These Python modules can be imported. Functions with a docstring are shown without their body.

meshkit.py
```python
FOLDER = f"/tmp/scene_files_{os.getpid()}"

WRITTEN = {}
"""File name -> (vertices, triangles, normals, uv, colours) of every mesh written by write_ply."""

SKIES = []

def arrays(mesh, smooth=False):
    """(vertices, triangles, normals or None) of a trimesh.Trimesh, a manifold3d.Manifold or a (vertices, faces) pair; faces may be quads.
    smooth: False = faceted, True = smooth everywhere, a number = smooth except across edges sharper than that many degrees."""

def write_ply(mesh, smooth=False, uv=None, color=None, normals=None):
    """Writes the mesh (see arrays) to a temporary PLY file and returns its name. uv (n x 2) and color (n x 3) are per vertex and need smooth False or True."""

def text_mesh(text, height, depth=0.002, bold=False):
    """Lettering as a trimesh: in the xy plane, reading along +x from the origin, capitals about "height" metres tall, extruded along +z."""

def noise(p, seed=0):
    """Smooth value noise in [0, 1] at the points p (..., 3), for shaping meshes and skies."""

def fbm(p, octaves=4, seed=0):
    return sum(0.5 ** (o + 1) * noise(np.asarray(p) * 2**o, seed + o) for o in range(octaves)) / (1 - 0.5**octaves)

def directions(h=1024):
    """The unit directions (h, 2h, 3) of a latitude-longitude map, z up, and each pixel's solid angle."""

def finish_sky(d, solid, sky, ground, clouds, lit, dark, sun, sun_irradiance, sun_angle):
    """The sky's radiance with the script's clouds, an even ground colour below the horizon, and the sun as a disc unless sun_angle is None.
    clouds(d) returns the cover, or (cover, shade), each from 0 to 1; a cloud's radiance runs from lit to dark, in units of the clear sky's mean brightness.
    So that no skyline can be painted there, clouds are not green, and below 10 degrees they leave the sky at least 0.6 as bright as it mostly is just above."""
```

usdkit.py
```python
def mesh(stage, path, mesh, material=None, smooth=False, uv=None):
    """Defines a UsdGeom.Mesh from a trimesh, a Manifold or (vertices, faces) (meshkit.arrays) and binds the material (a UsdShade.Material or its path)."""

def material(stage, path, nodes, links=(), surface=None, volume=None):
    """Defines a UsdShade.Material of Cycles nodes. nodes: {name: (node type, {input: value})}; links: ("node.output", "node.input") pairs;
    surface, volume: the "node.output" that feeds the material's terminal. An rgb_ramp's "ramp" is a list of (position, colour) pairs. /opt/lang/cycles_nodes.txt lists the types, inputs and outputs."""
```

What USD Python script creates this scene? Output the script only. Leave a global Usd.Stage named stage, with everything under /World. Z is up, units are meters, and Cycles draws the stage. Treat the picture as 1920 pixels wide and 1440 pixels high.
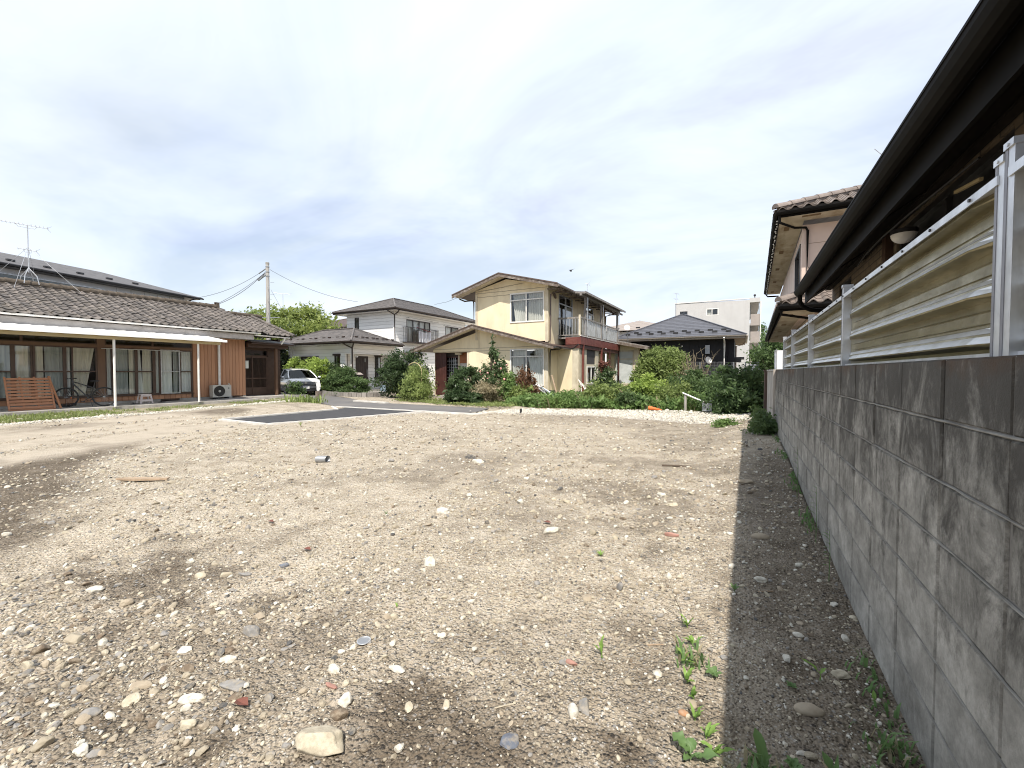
import math, random
import numpy as np
import trimesh, usdkit, meshkit
from shapely.geometry import Polygon
from pxr import Usd, UsdGeom, UsdLux, UsdShade, Gf, Sdf, Vt

stage = Usd.Stage.CreateInMemory()
UsdGeom.SetStageUpAxis(stage, 'Z')
UsdGeom.SetStageMetersPerUnit(stage, 1.0)
UsdGeom.Xform.Define(stage, '/World')
UsdGeom.Scope.Define(stage, '/World/Looks')
rng = np.random.default_rng(11)

# ---------------------------------------------------------------- camera, sky, sun, exposure
cam = UsdGeom.Camera.Define(stage, '/World/camera')
cam.CreateHorizontalApertureAttr(36.0)
cam.CreateVerticalApertureAttr(27.0)
cam.CreateFocalLengthAttr(15.1875)
cam.CreateClippingRangeAttr(Gf.Vec2f(0.05, 5000.0))
cam.CreateFStopAttr(0.0)
cam.AddTranslateOp().Set(Gf.Vec3d(0, 0, 1.35))
cam.AddRotateXYZOp().Set(Gf.Vec3f(90 - 1.626, 0, 28.1275))
cam.CreateExposureAttr(0.42)

SUN = np.array([0.29, -0.62, 1.0]); SUN /= np.linalg.norm(SUN)
ELEV = math.asin(SUN[2]); ROT = math.atan2(SUN[0], SUN[1])
sun = UsdLux.DistantLight.Define(stage, '/World/sun_light')
sun.CreateIntensityAttr(1.25)
sun.CreateAngleAttr(0.5)
sun.GetPrim().CreateAttribute('inputs:normalize', Sdf.ValueTypeNames.Bool).Set(True)
sun.CreateColorAttr(Gf.Vec3f(1.0, 0.93, 0.84))
sun.AddRotateXYZOp().Set(Gf.Vec3f(90 - math.degrees(ELEV), 0, math.degrees(math.atan2(SUN[0], -SUN[1]))))

SKY_STRENGTH = 0.10
CL = 8.5       # cloud radiance before the strength
sky_nodes = {
    'tc': ('texture_coordinate', {}),
    'sep': ('separate_xyz', {}),
    'zz': ('math', {'math_type': 'maximum', 'value2': 0.0}),
    'za': ('math', {'math_type': 'add', 'value2': 0.22}),
    'dx': ('math', {'math_type': 'divide'}),
    'dy': ('math', {'math_type': 'divide'}),
    'cv': ('combine_xyz', {'z': 0.0}),
    'mp': ('mapping', {'rotation': (0, 0, 0.5), 'scale': (0.75, 1.25, 1.0), 'location': (5.5, 5.5, 5.0)}),
    'n1': ('noise_texture', {'scale': 0.75, 'detail': 7.0, 'roughness': 0.52, 'distortion': 0.5}),
    'n2': ('noise_texture', {'scale': 1.15, 'detail': 9.0, 'roughness': 0.58, 'distortion': 0.9}),
    'mp2': ('mapping', {'rotation': (0, 0, 0.2), 'scale': (0.62, 1.0, 1.0), 'location': (2.2, 2.9, 7.0)}),
    'cover': ('rgb_ramp', {'ramp': [(0.0, (0.30,) * 3), (0.34, (0.50,) * 3), (0.48, (0.80,) * 3), (0.62, (0.96,) * 3), (1.0, (1.0,) * 3)]}),
    'shade': ('rgb_ramp', {'ramp': [(0.0, (1.02 * CL, 1.06 * CL, 1.10 * CL)), (0.42, (0.95 * CL, 1.02 * CL, 1.10 * CL)), (0.54, (0.86 * CL, 0.95 * CL, 1.11 * CL)), (0.68, (0.75 * CL, 0.81 * CL, 1.04 * CL)), (1.0, (0.64 * CL, 0.69 * CL, 0.94 * CL))]}),
    'sky': ('sky_texture', {'sky_type': 'single_scattering', 'sun_disc': False, 'sun_elevation': ELEV, 'sun_rotation': ROT, 'altitude': 60.0, 'air_density': 1.0, 'aerosol_density': 1.3, 'ozone_density': 1.0}),
    'mix': ('mix_color', {'use_clamp': False}),
    'bg': ('background_shader', {'strength': SKY_STRENGTH}),
}
sky_links = [('tc.generated', 'sep.vector'), ('sep.z', 'zz.value1'), ('zz.value', 'za.value1'), ('sep.x', 'dx.value1'), ('za.value', 'dx.value2'),
             ('sep.y', 'dy.value1'), ('za.value', 'dy.value2'), ('dx.value', 'cv.x'), ('dy.value', 'cv.y'), ('cv.vector', 'mp.vector'), ('mp.vector', 'n1.vector'),
             ('cv.vector', 'mp2.vector'), ('mp2.vector', 'n2.vector'), ('n1.fac', 'cover.fac'), ('n2.fac', 'shade.fac'), ('cover.color', 'mix.fac'),
             ('sky.color', 'mix.a'), ('shade.color', 'mix.b'), ('mix.result', 'bg.color')]
dome_mat = usdkit.material(stage, '/World/Looks/sky_with_clouds', sky_nodes, sky_links, surface='bg.background')
dome = UsdLux.DomeLight.Define(stage, '/World/sky')
UsdShade.MaterialBindingAPI.Apply(dome.GetPrim()).Bind(dome_mat)
dome.GetPrim().SetCustomDataByKey('kind', 'structure')
dome.GetPrim().SetCustomDataByKey('label', 'bright sky of thin white cloud with blue-grey patches')

# ---------------------------------------------------------------- helpers
class MB:
    """collects pieces and makes them one mesh"""
    def __init__(s): s.v, s.f, s.n = [], [], 0
    def add(s, v, f):
        v = np.asarray(v, float); f = np.asarray(f, int)
        if f.shape[1] == 4: f = np.vstack([f[:, [0, 1, 2]], f[:, [0, 2, 3]]])
        s.v.append(v); s.f.append(f + s.n); s.n += len(v); return s
    def tm(s, m): return s.add(m.vertices, m.faces)
    def box(s, x0, y0, z0, x1, y1, z1):
        v = [(x, y, z) for x in (x0, x1) for y in (y0, y1) for z in (z0, z1)]
        return s.add(v, [(0, 1, 3, 2), (4, 6, 7, 5), (0, 4, 5, 1), (2, 3, 7, 6), (0, 2, 6, 4), (1, 5, 7, 3)])
    def bar(s, p, q, w, h, up=(0, 0, 1)):
        p, q, up = np.asarray(p, float), np.asarray(q, float), np.asarray(up, float)
        d = (q - p) / np.linalg.norm(q - p)
        if abs(d @ up) > .99: up = np.array([1., 0, 0])
        a = np.cross(d, up); a /= np.linalg.norm(a); b = np.cross(a, d)
        v = [e + a * w / 2 * i + b * h / 2 * j for e in (p, q) for i in (-1, 1) for j in (-1, 1)]
        return s.add(v, [(0, 1, 3, 2), (4, 6, 7, 5), (0, 4, 5, 1), (2, 3, 7, 6), (0, 2, 6, 4), (1, 5, 7, 3)])
    def tube(s, pts, r, n=8, cap=True):
        p = np.asarray(pts, float); m = len(p)
        r = np.broadcast_to(np.asarray(r, float), (m,))
        t = np.gradient(p, axis=0); t /= np.linalg.norm(t, axis=1, keepdims=True) + 1e-12
        ref = np.array([0, 0, 1.]) if abs(t[:, 2]).mean() < .8 else np.array([1., 0, 0])
        a = np.cross(t, ref); a /= np.linalg.norm(a, axis=1, keepdims=True) + 1e-12
        b = np.cross(t, a); k = np.arange(n) * 2 * np.pi / n
        v = (p[:, None] + r[:, None, None] * (np.cos(k)[None, :, None] * a[:, None] + np.sin(k)[None, :, None] * b[:, None])).reshape(-1, 3)
        f = [(i * n + j, i * n + (j + 1) % n, (i + 1) * n + (j + 1) % n, (i + 1) * n + j) for i in range(m - 1) for j in range(n)]
        s.add(v, f)
        if cap:
            for e in (0, m - 1):
                s.add(np.vstack([v[e * n:(e + 1) * n], p[e]]), [(j, (j + 1) % n, n) for j in range(n)])
        return s
    def prism(s, pts, vec):
        """simple planar polygon (3-D points) swept along vec"""
        p = np.asarray(pts, float); n = len(p); vec = np.asarray(vec, float)
        f = [(0, i, i + 1) for i in range(1, n - 1)] + [(n, n + i + 1, n + i) for i in range(1, n - 1)]
        s.add(np.vstack([p, p + vec]), f)
        return s.add(np.vstack([p, p + vec]), [(i, (i + 1) % n, n + (i + 1) % n, n + i) for i in range(n)])
    def quad(s, a, b, c, d): return s.add([a, b, c, d], [(0, 1, 2, 3)])
    def cyl(s, c, r, h, axis=(0, 0, 1), n=16, r2=None):
        c = np.asarray(c, float); axis = np.asarray(axis, float) / np.linalg.norm(axis)
        return s.tube([c, c + axis * h], [r, r if r2 is None else r2], n)
    def ball(s, c, r, sub=2, scale=(1, 1, 1)):
        m = trimesh.creation.icosphere(sub, r); return s.add(m.vertices * np.asarray(scale) + np.asarray(c, float), m.faces)
    def wall(s, plane, pos, outline, holes, thick):
        """outline and holes (u0, z0, u1, z1) in the wall's plane; plane 'y-': faces -Y, 'x+': faces +X, 'x-': faces -X"""
        poly = Polygon(outline, [[(a, b), (c, b), (c, d), (a, d)] for a, b, c, d in holes])
        m = trimesh.creation.extrude_polygon(poly, thick, engine='earcut')
        u, z, w = m.vertices[:, 0], m.vertices[:, 1], m.vertices[:, 2]
        return s.add(to3(plane, pos, u, -w, z), m.faces)
    def pbox(s, plane, pos, u0, w0, z0, u1, w1, z1):
        """box in a wall's own frame: u along, w out of the wall"""
        v = to3(plane, pos, np.array([u0, u0, u0, u0, u1, u1, u1, u1]), np.array([w0, w0, w1, w1] * 2), np.array([z0, z1] * 4))
        return s.add(v, [(0, 1, 3, 2), (4, 6, 7, 5), (0, 4, 5, 1), (2, 3, 7, 6), (0, 2, 6, 4), (1, 5, 7, 3)])
    def build(s, name, mat, parent=None, smooth=False, label=None, local=False, kind=None):
        v, f = np.vstack(s.v), np.vstack(s.f)
        used, f = np.unique(f, return_inverse=True); v, f = v[used], f.reshape(-1, 3)
        base = '/World' if parent is None else str(parent.GetPath())
        if parent is not None and not local:
            q = parent
            while q and q.GetPath().pathString != '/World':
                if q.GetPath() in OFFSET: v = v - OFFSET[q.GetPath()]
                q = q.GetParent()
        m = usdkit.mesh(stage, base + '/' + numbered(base, name), (v, f), mat, smooth=smooth).GetPrim()
        if label: m.SetCustomDataByKey('label', label)
        if kind: m.SetCustomDataByKey('kind', kind)
        return m

def to3(plane, pos, u, w, z):
    u, w, z = np.broadcast_arrays(np.asarray(u, float), np.asarray(w, float), np.asarray(z, float))
    if plane == 'y-': return np.stack([u, pos - w, z], -1)
    if plane == 'y+': return np.stack([u, pos + w, z], -1)
    if plane == 'x+': return np.stack([pos + w, u, z], -1)
    return np.stack([pos - w, u, z], -1)

OFFSET, USED = {}, {}
def numbered(base, name):
    k = (base, name); USED[k] = USED.get(k, -1) + 1
    return name if USED[k] == 0 else f'{name}_{USED[k]:03d}'
def tag(p, label=None, cat=None, group=None, kind=None):
    for k, v in (('label', label), ('category', cat), ('group', group), ('kind', kind)):
        if v: p.SetCustomDataByKey(k, v)
    return p
def thing(name, label, cat, loc=(0, 0, 0), rz=0.0, group=None, kind=None, rx=0.0):
    x = UsdGeom.Xform.Define(stage, '/World/' + numbered('/World', name))
    x.AddTranslateOp().Set(Gf.Vec3d(*map(float, loc)))
    if rz: x.AddRotateZOp().Set(float(rz))
    if rx: x.AddRotateXOp().Set(float(rx))
    OFFSET[x.GetPath()] = np.asarray(loc, float)
    return tag(x.GetPrim(), label, cat, group, kind)
def dup(root, loc, rz, label, group=None, scale=None):
    was = root.GetCustomData()
    base = root.GetName(); base = base[:-4] if base[-4:-3] == '_' and base[-3:].isdigit() else base
    r = UsdGeom.Xform.Define(stage, '/World/' + numbered('/World', base))
    r.GetPrim().GetReferences().AddInternalReference(root.GetPath())
    r.ClearXformOpOrder()
    ops = [r.GetPrim().GetAttribute('xformOp:translate')]
    order = []
    t = r.AddTranslateOp() if not ops[0] else UsdGeom.XformOp(ops[0]); t.Set(Gf.Vec3d(*map(float, loc))); order.append(t)
    a = r.GetPrim().GetAttribute('xformOp:rotateZ')
    z = UsdGeom.XformOp(a) if a else r.AddRotateZOp(); z.Set(float(rz)); order.append(z)
    if scale: sc = r.AddScaleOp(); sc.Set(Gf.Vec3f(*((scale,) * 3 if np.ndim(scale) == 0 else scale))); order.append(sc)
    r.SetXformOpOrder(order)
    r.GetPrim().SetInstanceable(True)
    return tag(r.GetPrim(), label, was['category'], group or was.get('group'))

# ---------------------------------------------------------------- materials
M = {}
def srgb(r, g, b): return tuple((x / 255 / 12.92 if x <= 10 else ((x / 255 + .055) / 1.055) ** 2.4) for x in (r, g, b))
def mat(name, c1, c2=None, scale=4.0, rough=0.6, bump=0.0, bscale=None, stretch=(1, 1, 1), metallic=0.0, detail=5.0, lo=0.35, hi=0.65, spec=0.5, coat=0.0, rand=False, dirt=None, obj=False):
    """two-tone procedural surface: noise over the point's place, optional relief, optional tone per piece, optional streaked dirt"""
    n = {'g': ('geometry', {}), 'mp': ('mapping', {'scale': stretch}), 'nz': ('noise_texture', {'scale': scale, 'detail': detail, 'roughness': 0.6}),
         'rp': ('rgb_ramp', {'ramp': [(0, c1), (lo, c1), (hi, c2 or c1), (1, c2 or c1)]}),
         'p': ('principled_bsdf', {'roughness': rough, 'metallic': metallic, 'specular_ior_level': spec, 'coat_weight': coat})}
    src = 'g.position'
    if obj: n['tc'] = ('texture_coordinate', {}); src = 'tc.object'
    l = [(src, 'mp.vector'), ('mp.vector', 'nz.vector'), ('nz.fac', 'rp.fac')]
    col = 'rp.color'
    if dirt:
        dc, amount, dscale, dstretch = dirt
        n['dm'] = ('mapping', {'scale': dstretch}); n['dn'] = ('noise_texture', {'scale': dscale, 'detail': 6.0, 'roughness': 0.65})
        n['dr'] = ('rgb_ramp', {'ramp': [(0, (0,) * 3), (0.47, (0,) * 3), (0.66, (amount,) * 3), (1, (amount,) * 3)]})
        n['dx'] = ('mix_color', {'b': dc})
        l += [(src, 'dm.vector'), ('dm.vector', 'dn.vector'), ('dn.fac', 'dr.fac'), ('dr.color', 'dx.fac'), (col, 'dx.a')]; col = 'dx.result'
    if rand:
        n['oi'] = ('object_info', {}); n['hr'] = ('map_range', {'from_min': 0.0, 'from_max': 1.0, 'to_min': 1 - rand, 'to_max': 1 + rand}); n['hs'] = ('hsv', {})
        l += [('oi.random', 'hr.value'), ('hr.result', 'hs.value'), (col, 'hs.color')]; col = 'hs.color'
    l.append((col, 'p.base_color'))
    if bump:
        n['bn'] = ('noise_texture', {'scale': bscale or scale * 6, 'detail': 6.0, 'roughness': 0.65}); n['b'] = ('bump', {'strength': 1.0, 'distance': bump})
        l += [('mp.vector', 'bn.vector'), ('bn.fac', 'b.height'), ('b.normal', 'p.normal')]
    M[name] = usdkit.material(stage, '/World/Looks/' + name, n, l, surface='p.BSDF')
    return M[name]
def leafmat(name, a, b, c, trans=0.35, rough=0.5):
    trans = trans + .08
    mute = lambda k: tuple(1.34 * (.80 * x + .20 * (.3 * k[0] + .6 * k[1] + .1 * k[2])) for x in k)
    a, b, c = mute(a), mute(b), mute(c)
    n = {'g': ('geometry', {}), 'nz': ('noise_texture', {'scale': 1.7, 'detail': 3.0}), 'ad': ('math', {'math_type': 'multiply_add', 'value2': 0.55, 'value3': -0.05}),
         'sm': ('math', {'math_type': 'multiply_add', 'value2': 0.8}),
         'rp': ('rgb_ramp', {'ramp': [(0.15, a), (0.5, b), (0.9, c)]}), 'p': ('principled_bsdf', {'roughness': rough, 'specular_ior_level': 0.35}),
         't': ('translucent_bsdf', {}), 'mx': ('mix_closure', {'fac': trans})}
    l = [('g.position', 'nz.vector'), ('g.random_per_island', 'ad.value1'), ('nz.fac', 'sm.value1'), ('ad.value', 'sm.value3'), ('sm.value', 'rp.fac'),
         ('rp.color', 'p.base_color'), ('rp.color', 't.color'), ('p.BSDF', 'mx.closure1'), ('t.BSDF', 'mx.closure2')]
    M[name] = usdkit.material(stage, '/World/Looks/' + name, n, l, surface='mx.closure'); return M[name]
def glassmat(name, tint=(0.85, 0.88, 0.88), gloss=0.02, ior=1.55, refl=.9):
    M[name] = usdkit.material(stage, '/World/Looks/' + name, {'t': ('transparent_bsdf', {'color': tint}), 'g': ('glossy_bsdf', {'color': (refl, refl * 1.03, refl * 1.05), 'roughness': gloss}), 'f': ('layer_weight', {'blend': .5}), 'pw': ('math', {'math_type': 'power', 'value2': 4.0}), 'ma': ('math', {'math_type': 'multiply_add', 'value2': .9, 'value3': ((ior - 1) / (ior + 1)) ** 2 * 1.8}), 'm': ('mix_closure', {})},
                              [('f.facing', 'pw.value1'), ('pw.value', 'ma.value1'), ('ma.value', 'm.fac'), ('t.BSDF', 'm.closure1'), ('g.BSDF', 'm.closure2')], surface='m.closure'); return M[name]
def linesmat(name, c1, c2, pitch, groove, axis='z', width=0.07, scale=3.0, rough=0.6, nbump=0.002, dirt=None):
    """boards told apart only by their joints (far away): a dark recessed line every `pitch` metres"""
    n = {'g': ('geometry', {}), 's': ('separate_xyz', {}), 'dv': ('math', {'math_type': 'divide', 'value2': pitch}), 'fr': ('math', {'math_type': 'fraction'}),
         'lt': ('math', {'math_type': 'less_than', 'value2': width}), 'nz': ('noise_texture', {'scale': scale, 'detail': 6.0, 'roughness': 0.6}),
         'rp': ('rgb_ramp', {'ramp': [(0, c1), (0.35, c1), (0.65, c2), (1, c2)]}), 'mx': ('mix_color', {'b': groove}),
         'fl': ('math', {'math_type': 'floor'}), 'wn': ('white_noise_texture', {'dimensions': '1D'}), 'vr': ('map_range', {'from_min': 0., 'from_max': 1., 'to_min': 0.92, 'to_max': 1.06}), 'hs': ('hsv', {}),
         'b': ('bump', {'strength': 1.0, 'distance': 0.012, 'invert': True}), 'p': ('principled_bsdf', {'roughness': rough, 'specular_ior_level': 0.3})}
    l = [('g.position', 's.vector'), ('s.' + axis, 'dv.value1'), ('dv.value', 'fr.value1'), ('fr.value', 'lt.value1'), ('g.position', 'nz.vector'), ('nz.fac', 'rp.fac'),
         ('dv.value', 'fl.value1'), ('fl.value', 'wn.w'), ('wn.value', 'vr.value'), ('vr.result', 'hs.value'), ('rp.color', 'hs.color'), ('hs.color', 'mx.a'), ('lt.value', 'mx.fac'), ('mx.result', 'p.base_color'), ('lt.value', 'b.height'), ('b.normal', 'p.normal')]
    M[name] = usdkit.material(stage, '/World/Looks/' + name, n, l, surface='p.BSDF'); return M[name]

mat('white_paint', (.74, .73, .70), (.62, .60, .56), 3, .45)
mat('grey_metal', (.36, .37, .38), (.27, .28, .29), 6, .4, metallic=.6)
mat('aluminium', (.62, .63, .64), (.48, .49, .50), 8, .38, metallic=.7, dirt=((.25, .24, .22), .5, 9, (1, 1, .3)))
mat('groove_grey', (.20, .20, .215), (.15, .15, .165), 6, .5, metallic=.3)
mat('dark_metal', (.022, .022, .024), (.035, .034, .034), 9, .35)
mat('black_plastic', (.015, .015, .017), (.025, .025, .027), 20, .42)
mat('rubber', (.018, .018, .018), (.03, .03, .03), 30, .75)
mat('chrome', (.62, .62, .63), None, 3, .2, metallic=.95)
mat('concrete', (.40, .38, .35), (.28, .265, .24), 3.5, .85, bump=.002, bscale=60, dirt=((.16, .145, .12), .6, 2.2, (1, 1, 1)))
mat('kerb_concrete', (.62, .60, .56), (.46, .44, .40), 3.0, .8, bump=.001, bscale=80)
mat('roof_tile', srgb(110, 103, 97), srgb(74, 69, 65), 2.2, .62, bump=.002, bscale=40, rand=.26, dirt=((.10, .085, .065), .6, 1.3, (1, 1, 1)))
mat('roof_tile_ridge', srgb(96, 86, 74), srgb(66, 58, 48), 5, .8, bump=.004, bscale=40)
mat('under_roof', (.035, .03, .026), (.05, .045, .04), 5, .9)
mat('siding_brown', (.43, .225, .125), (.34, .17, .092), 2.4, .55, bump=.0008, bscale=90, stretch=(1, 1, .12), rand=.10)
mat('frame_brown', (.075, .042, .028), (.055, .030, .020), 6, .45)
mat('pillar_brown', (.15, .085, .05), (.11, .06, .036), 4, .6, stretch=(1, 1, .2))
mat('fascia_pinkgrey', (.52, .485, .46), (.44, .41, .385), 2.5, .7, dirt=((.2, .18, .16), .5, 3, (1, .4, 1)))
mat('canopy_sheet', (.86, .86, .84), (.80, .80, .77), 2, .35)
mat('canopy_beam', (.50, .41, .23), (.40, .32, .18), 5, .55, stretch=(1, .2, 1))
mat('curtain', (.76, .71, .60), (.62, .57, .47), 3, .9, stretch=(1, 6, .2))
mat('curtain_white', (.80, .79, .76), (.70, .69, .66), 3, .9, stretch=(6, 6, .2))
mat('lace_shaded', (.44, .45, .42), (.34, .35, .33), 3, .9, stretch=(1, 5, .2))  # darker copy of the lace, dimness of the room put into its colour
mat('lace', (.60, .58, .52), (.46, .44, .39), 3, .9, stretch=(1, 5, .2))
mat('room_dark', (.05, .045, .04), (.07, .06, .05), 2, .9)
mat('wood_orange', (.40, .18, .085), (.31, .13, .06), 3, .55, stretch=(1, 2, 9), bump=.0006, bscale=60)
mat('grey_wall', (.74, .75, .77), (.68, .69, .71), 2, .6)
mat('grey_roof', (.115, .112, .115), (.08, .078, .08), 4, .65, bump=.003, bscale=25)
linesmat('white_siding', (.83, .83, .805), (.80, .80, .775), 0.228, (.52, .515, .49), width=.065)
mat('white_trim', (.78, .77, .74), (.70, .69, .66), 3, .5)
mat('shingle', (.118, .109, .106), (.072, .067, .065), 2.6, .75, bump=.004, bscale=30, dirt=((.20, .175, .16), .6, 5, (1, 1, 1)))
mat('dark_brown', (.040, .026, .020), (.028, .019, .015), 6, .4)
mat('yellow_wall', (.74, .645, .455), (.70, .60, .41), 1.4, .82, bump=.0012, bscale=110, dirt=((.50, .42, .29), .45, 2.2, (1, 1, .3)))
mat('cream_trim', (.60, .54, .42), (.50, .45, .34), 3, .7, dirt=((.3, .25, .17), .5, 4, (1, 1, .4)))
mat('old_wood', (.16, .125, .10), (.085, .065, .052), 7, .8, stretch=(1, 1, 1), bump=.003, bscale=40, dirt=((.30, .27, .24), .7, 6, (1, 1, 1)))
mat('weathered_grey_wood', (.27, .255, .24), (.15, .135, .12), 5, .85, stretch=(3, 3, .5), bump=.003, bscale=40)
mat('maroon', (.15, .040, .030), (.105, .028, .022), 3.5, .5, dirt=((.22, .10, .07), .5, 5, (1, 1, 1)))
mat('maroon_dark', (.075, .028, .022), (.05, .018, .014), 4, .5)
mat('sheet_roof_brown', (.11, .075, .06), (.07, .048, .04), 3, .5)
mat('soffit_cream', (.66, .59, .46), (.58, .51, .39), 2, .75)
mat('polycarbonate', (.60, .63, .63), (.42, .44, .43), 5, .4, dirt=((.22, .22, .19), .7, 5, (2, 2, .6)))
mat('wood_sign', (.30, .105, .035), (.2, .065, .022), 5, .5, stretch=(.4, 1, 6))
mat('frosted', (.52, .55, .54), (.40, .43, .42), 3, .35)
mat('screen_dark', (.06, .055, .055), (.04, .036, .036), 8, .6)
linesmat('black_wall', (.018, .018, .021), (.024, .024, .028), 0.455, (.012, .012, .013), axis='x', width=.03, scale=2)
mat('slate_roof', (.098, .102, .118), (.072, .075, .088), 5, .5, bump=.001, bscale=20)
mat('gutter_grey', (.40, .36, .31), (.34, .30, .26), 3, .5)
mat('soffit_brown', (.34, .26, .20), (.28, .21, .16), 2, .7)
mat('apartment_white', (.47, .465, .455), (.435, .43, .42), .8, .7, dirt=((.37, .36, .35), .4, 1.2, (1, 1, .2)))
mat('balcony_taupe', (.34, .30, .27), (.29, .255, .23), 2, .6)
M['block'] = usdkit.material(stage, '/World/Looks/block', {
    'g': ('geometry', {}), 's': ('separate_xyz', {}), 'oi': ('object_info', {}),
    'n0': ('noise_texture', {'scale': 5.0, 'detail': 12.0, 'roughness': .78}), 'base': ('rgb_ramp', {'ramp': [(.32, (.112, .107, .094)), (.5, (.215, .206, .184)), (.66, (.335, .322, .29))]}),
    'hv': ('map_range', {'from_min': 0., 'from_max': 1., 'to_min': .86, 'to_max': 1.12}), 'hs': ('hsv', {}),
    'mp': ('mapping', {'scale': (1, 1.5, .75)}), 'n1': ('noise_texture', {'scale': 4.6, 'detail': 12.0, 'roughness': .78, 'distortion': .5}),
    'hz': ('map_range', {'from_min': .3, 'from_max': 1.40, 'to_min': -.16, 'to_max': .13, 'clamp': True}), 'ad': ('math', {'math_type': 'add'}), 'st': ('rgb_ramp', {'ramp': [(.42, (0,) * 3), (.60, (.86,) * 3), (1, (.93,) * 3)]}),
    'x1': ('mix_color', {'b': (.036, .033, .029)}),
    'n2': ('noise_texture', {'scale': 1.3, 'detail': 7.0, 'roughness': .7}), 'rz': ('map_range', {'from_min': 1.0, 'from_max': 1.40, 'to_min': -.5, 'to_max': .1, 'clamp': True}), 'a2': ('math', {'math_type': 'add'}), 'r2': ('rgb_ramp', {'ramp': [(.52, (0,) * 3), (.68, (.65,) * 3)]}),
    'x2': ('mix_color', {'b': (.07, .038, .020)}), 'n3': ('noise_texture', {'scale': 2.3, 'detail': 9.0, 'roughness': .75}), 'r3': ('rgb_ramp', {'ramp': [(.62, (0,) * 3), (.74, (.55,) * 3)]}), 'x3': ('mix_color', {'b': (.36, .36, .345)}),
    'bn': ('noise_texture', {'scale': 150., 'detail': 5.0, 'roughness': .7}), 'b': ('bump', {'strength': 1.0, 'distance': .003}), 'p': ('principled_bsdf', {'roughness': .92, 'specular_ior_level': .2})},
    [('g.position', k + '.vector') for k in ('s', 'n0', 'n2', 'n3', 'mp', 'bn')] + [('n0.fac', 'base.fac'), ('oi.random', 'hv.value'), ('hv.result', 'hs.value'), ('base.color', 'hs.color'), ('mp.vector', 'n1.vector'), ('s.z', 'hz.value'), ('n1.fac', 'ad.value1'), ('hz.result', 'ad.value2'), ('ad.value', 'st.fac'),
     ('hs.color', 'x3.a'), ('n3.fac', 'r3.fac'), ('r3.color', 'x3.fac'), ('x3.result', 'x1.a'), ('st.color', 'x1.fac'), ('s.z', 'rz.value'), ('n2.fac', 'a2.value1'), ('rz.result', 'a2.value2'), ('a2.value', 'r2.fac'), ('x1.result', 'x2.a'), ('r2.color', 'x2.fac'), ('x2.result', 'p.base_color'), ('bn.fac', 'b.height'), ('b.normal', 'p.normal')], surface='p.BSDF')
mat('joint_mortar', (.215, .208, .19), (.12, .114, .102), 9, .9, bump=.002, bscale=80)
mat('mortar', (.17, .16, .145), (.10, .093, .083), 9, .9, bump=.002, bscale=80)
mat('light_block', (.30, .285, .26), (.22, .205, .19), 4, .9, bump=.002, bscale=70, dirt=((.10, .09, .08), .6, 3, (1, 1, .4)))
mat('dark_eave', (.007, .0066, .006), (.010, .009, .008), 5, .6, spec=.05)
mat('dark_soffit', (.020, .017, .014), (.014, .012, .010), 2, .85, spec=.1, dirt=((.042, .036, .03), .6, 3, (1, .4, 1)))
mat('pink_wall', (.60, .475, .405), (.52, .41, .35), 1.6, .8, bump=.001, bscale=90)
mat('pink_tile', (.235, .195, .168), (.15, .122, .105), 3.5, .55, rand=.15, dirt=((.12, .10, .085), .5, 6, (1, 1, 1)))
mat('soffit_stained', (.52, .46, .36), (.42, .36, .26), 2.5, .8, dirt=((.22, .15, .075), .75, 1.8, (1.5, .5, 1)))
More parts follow.
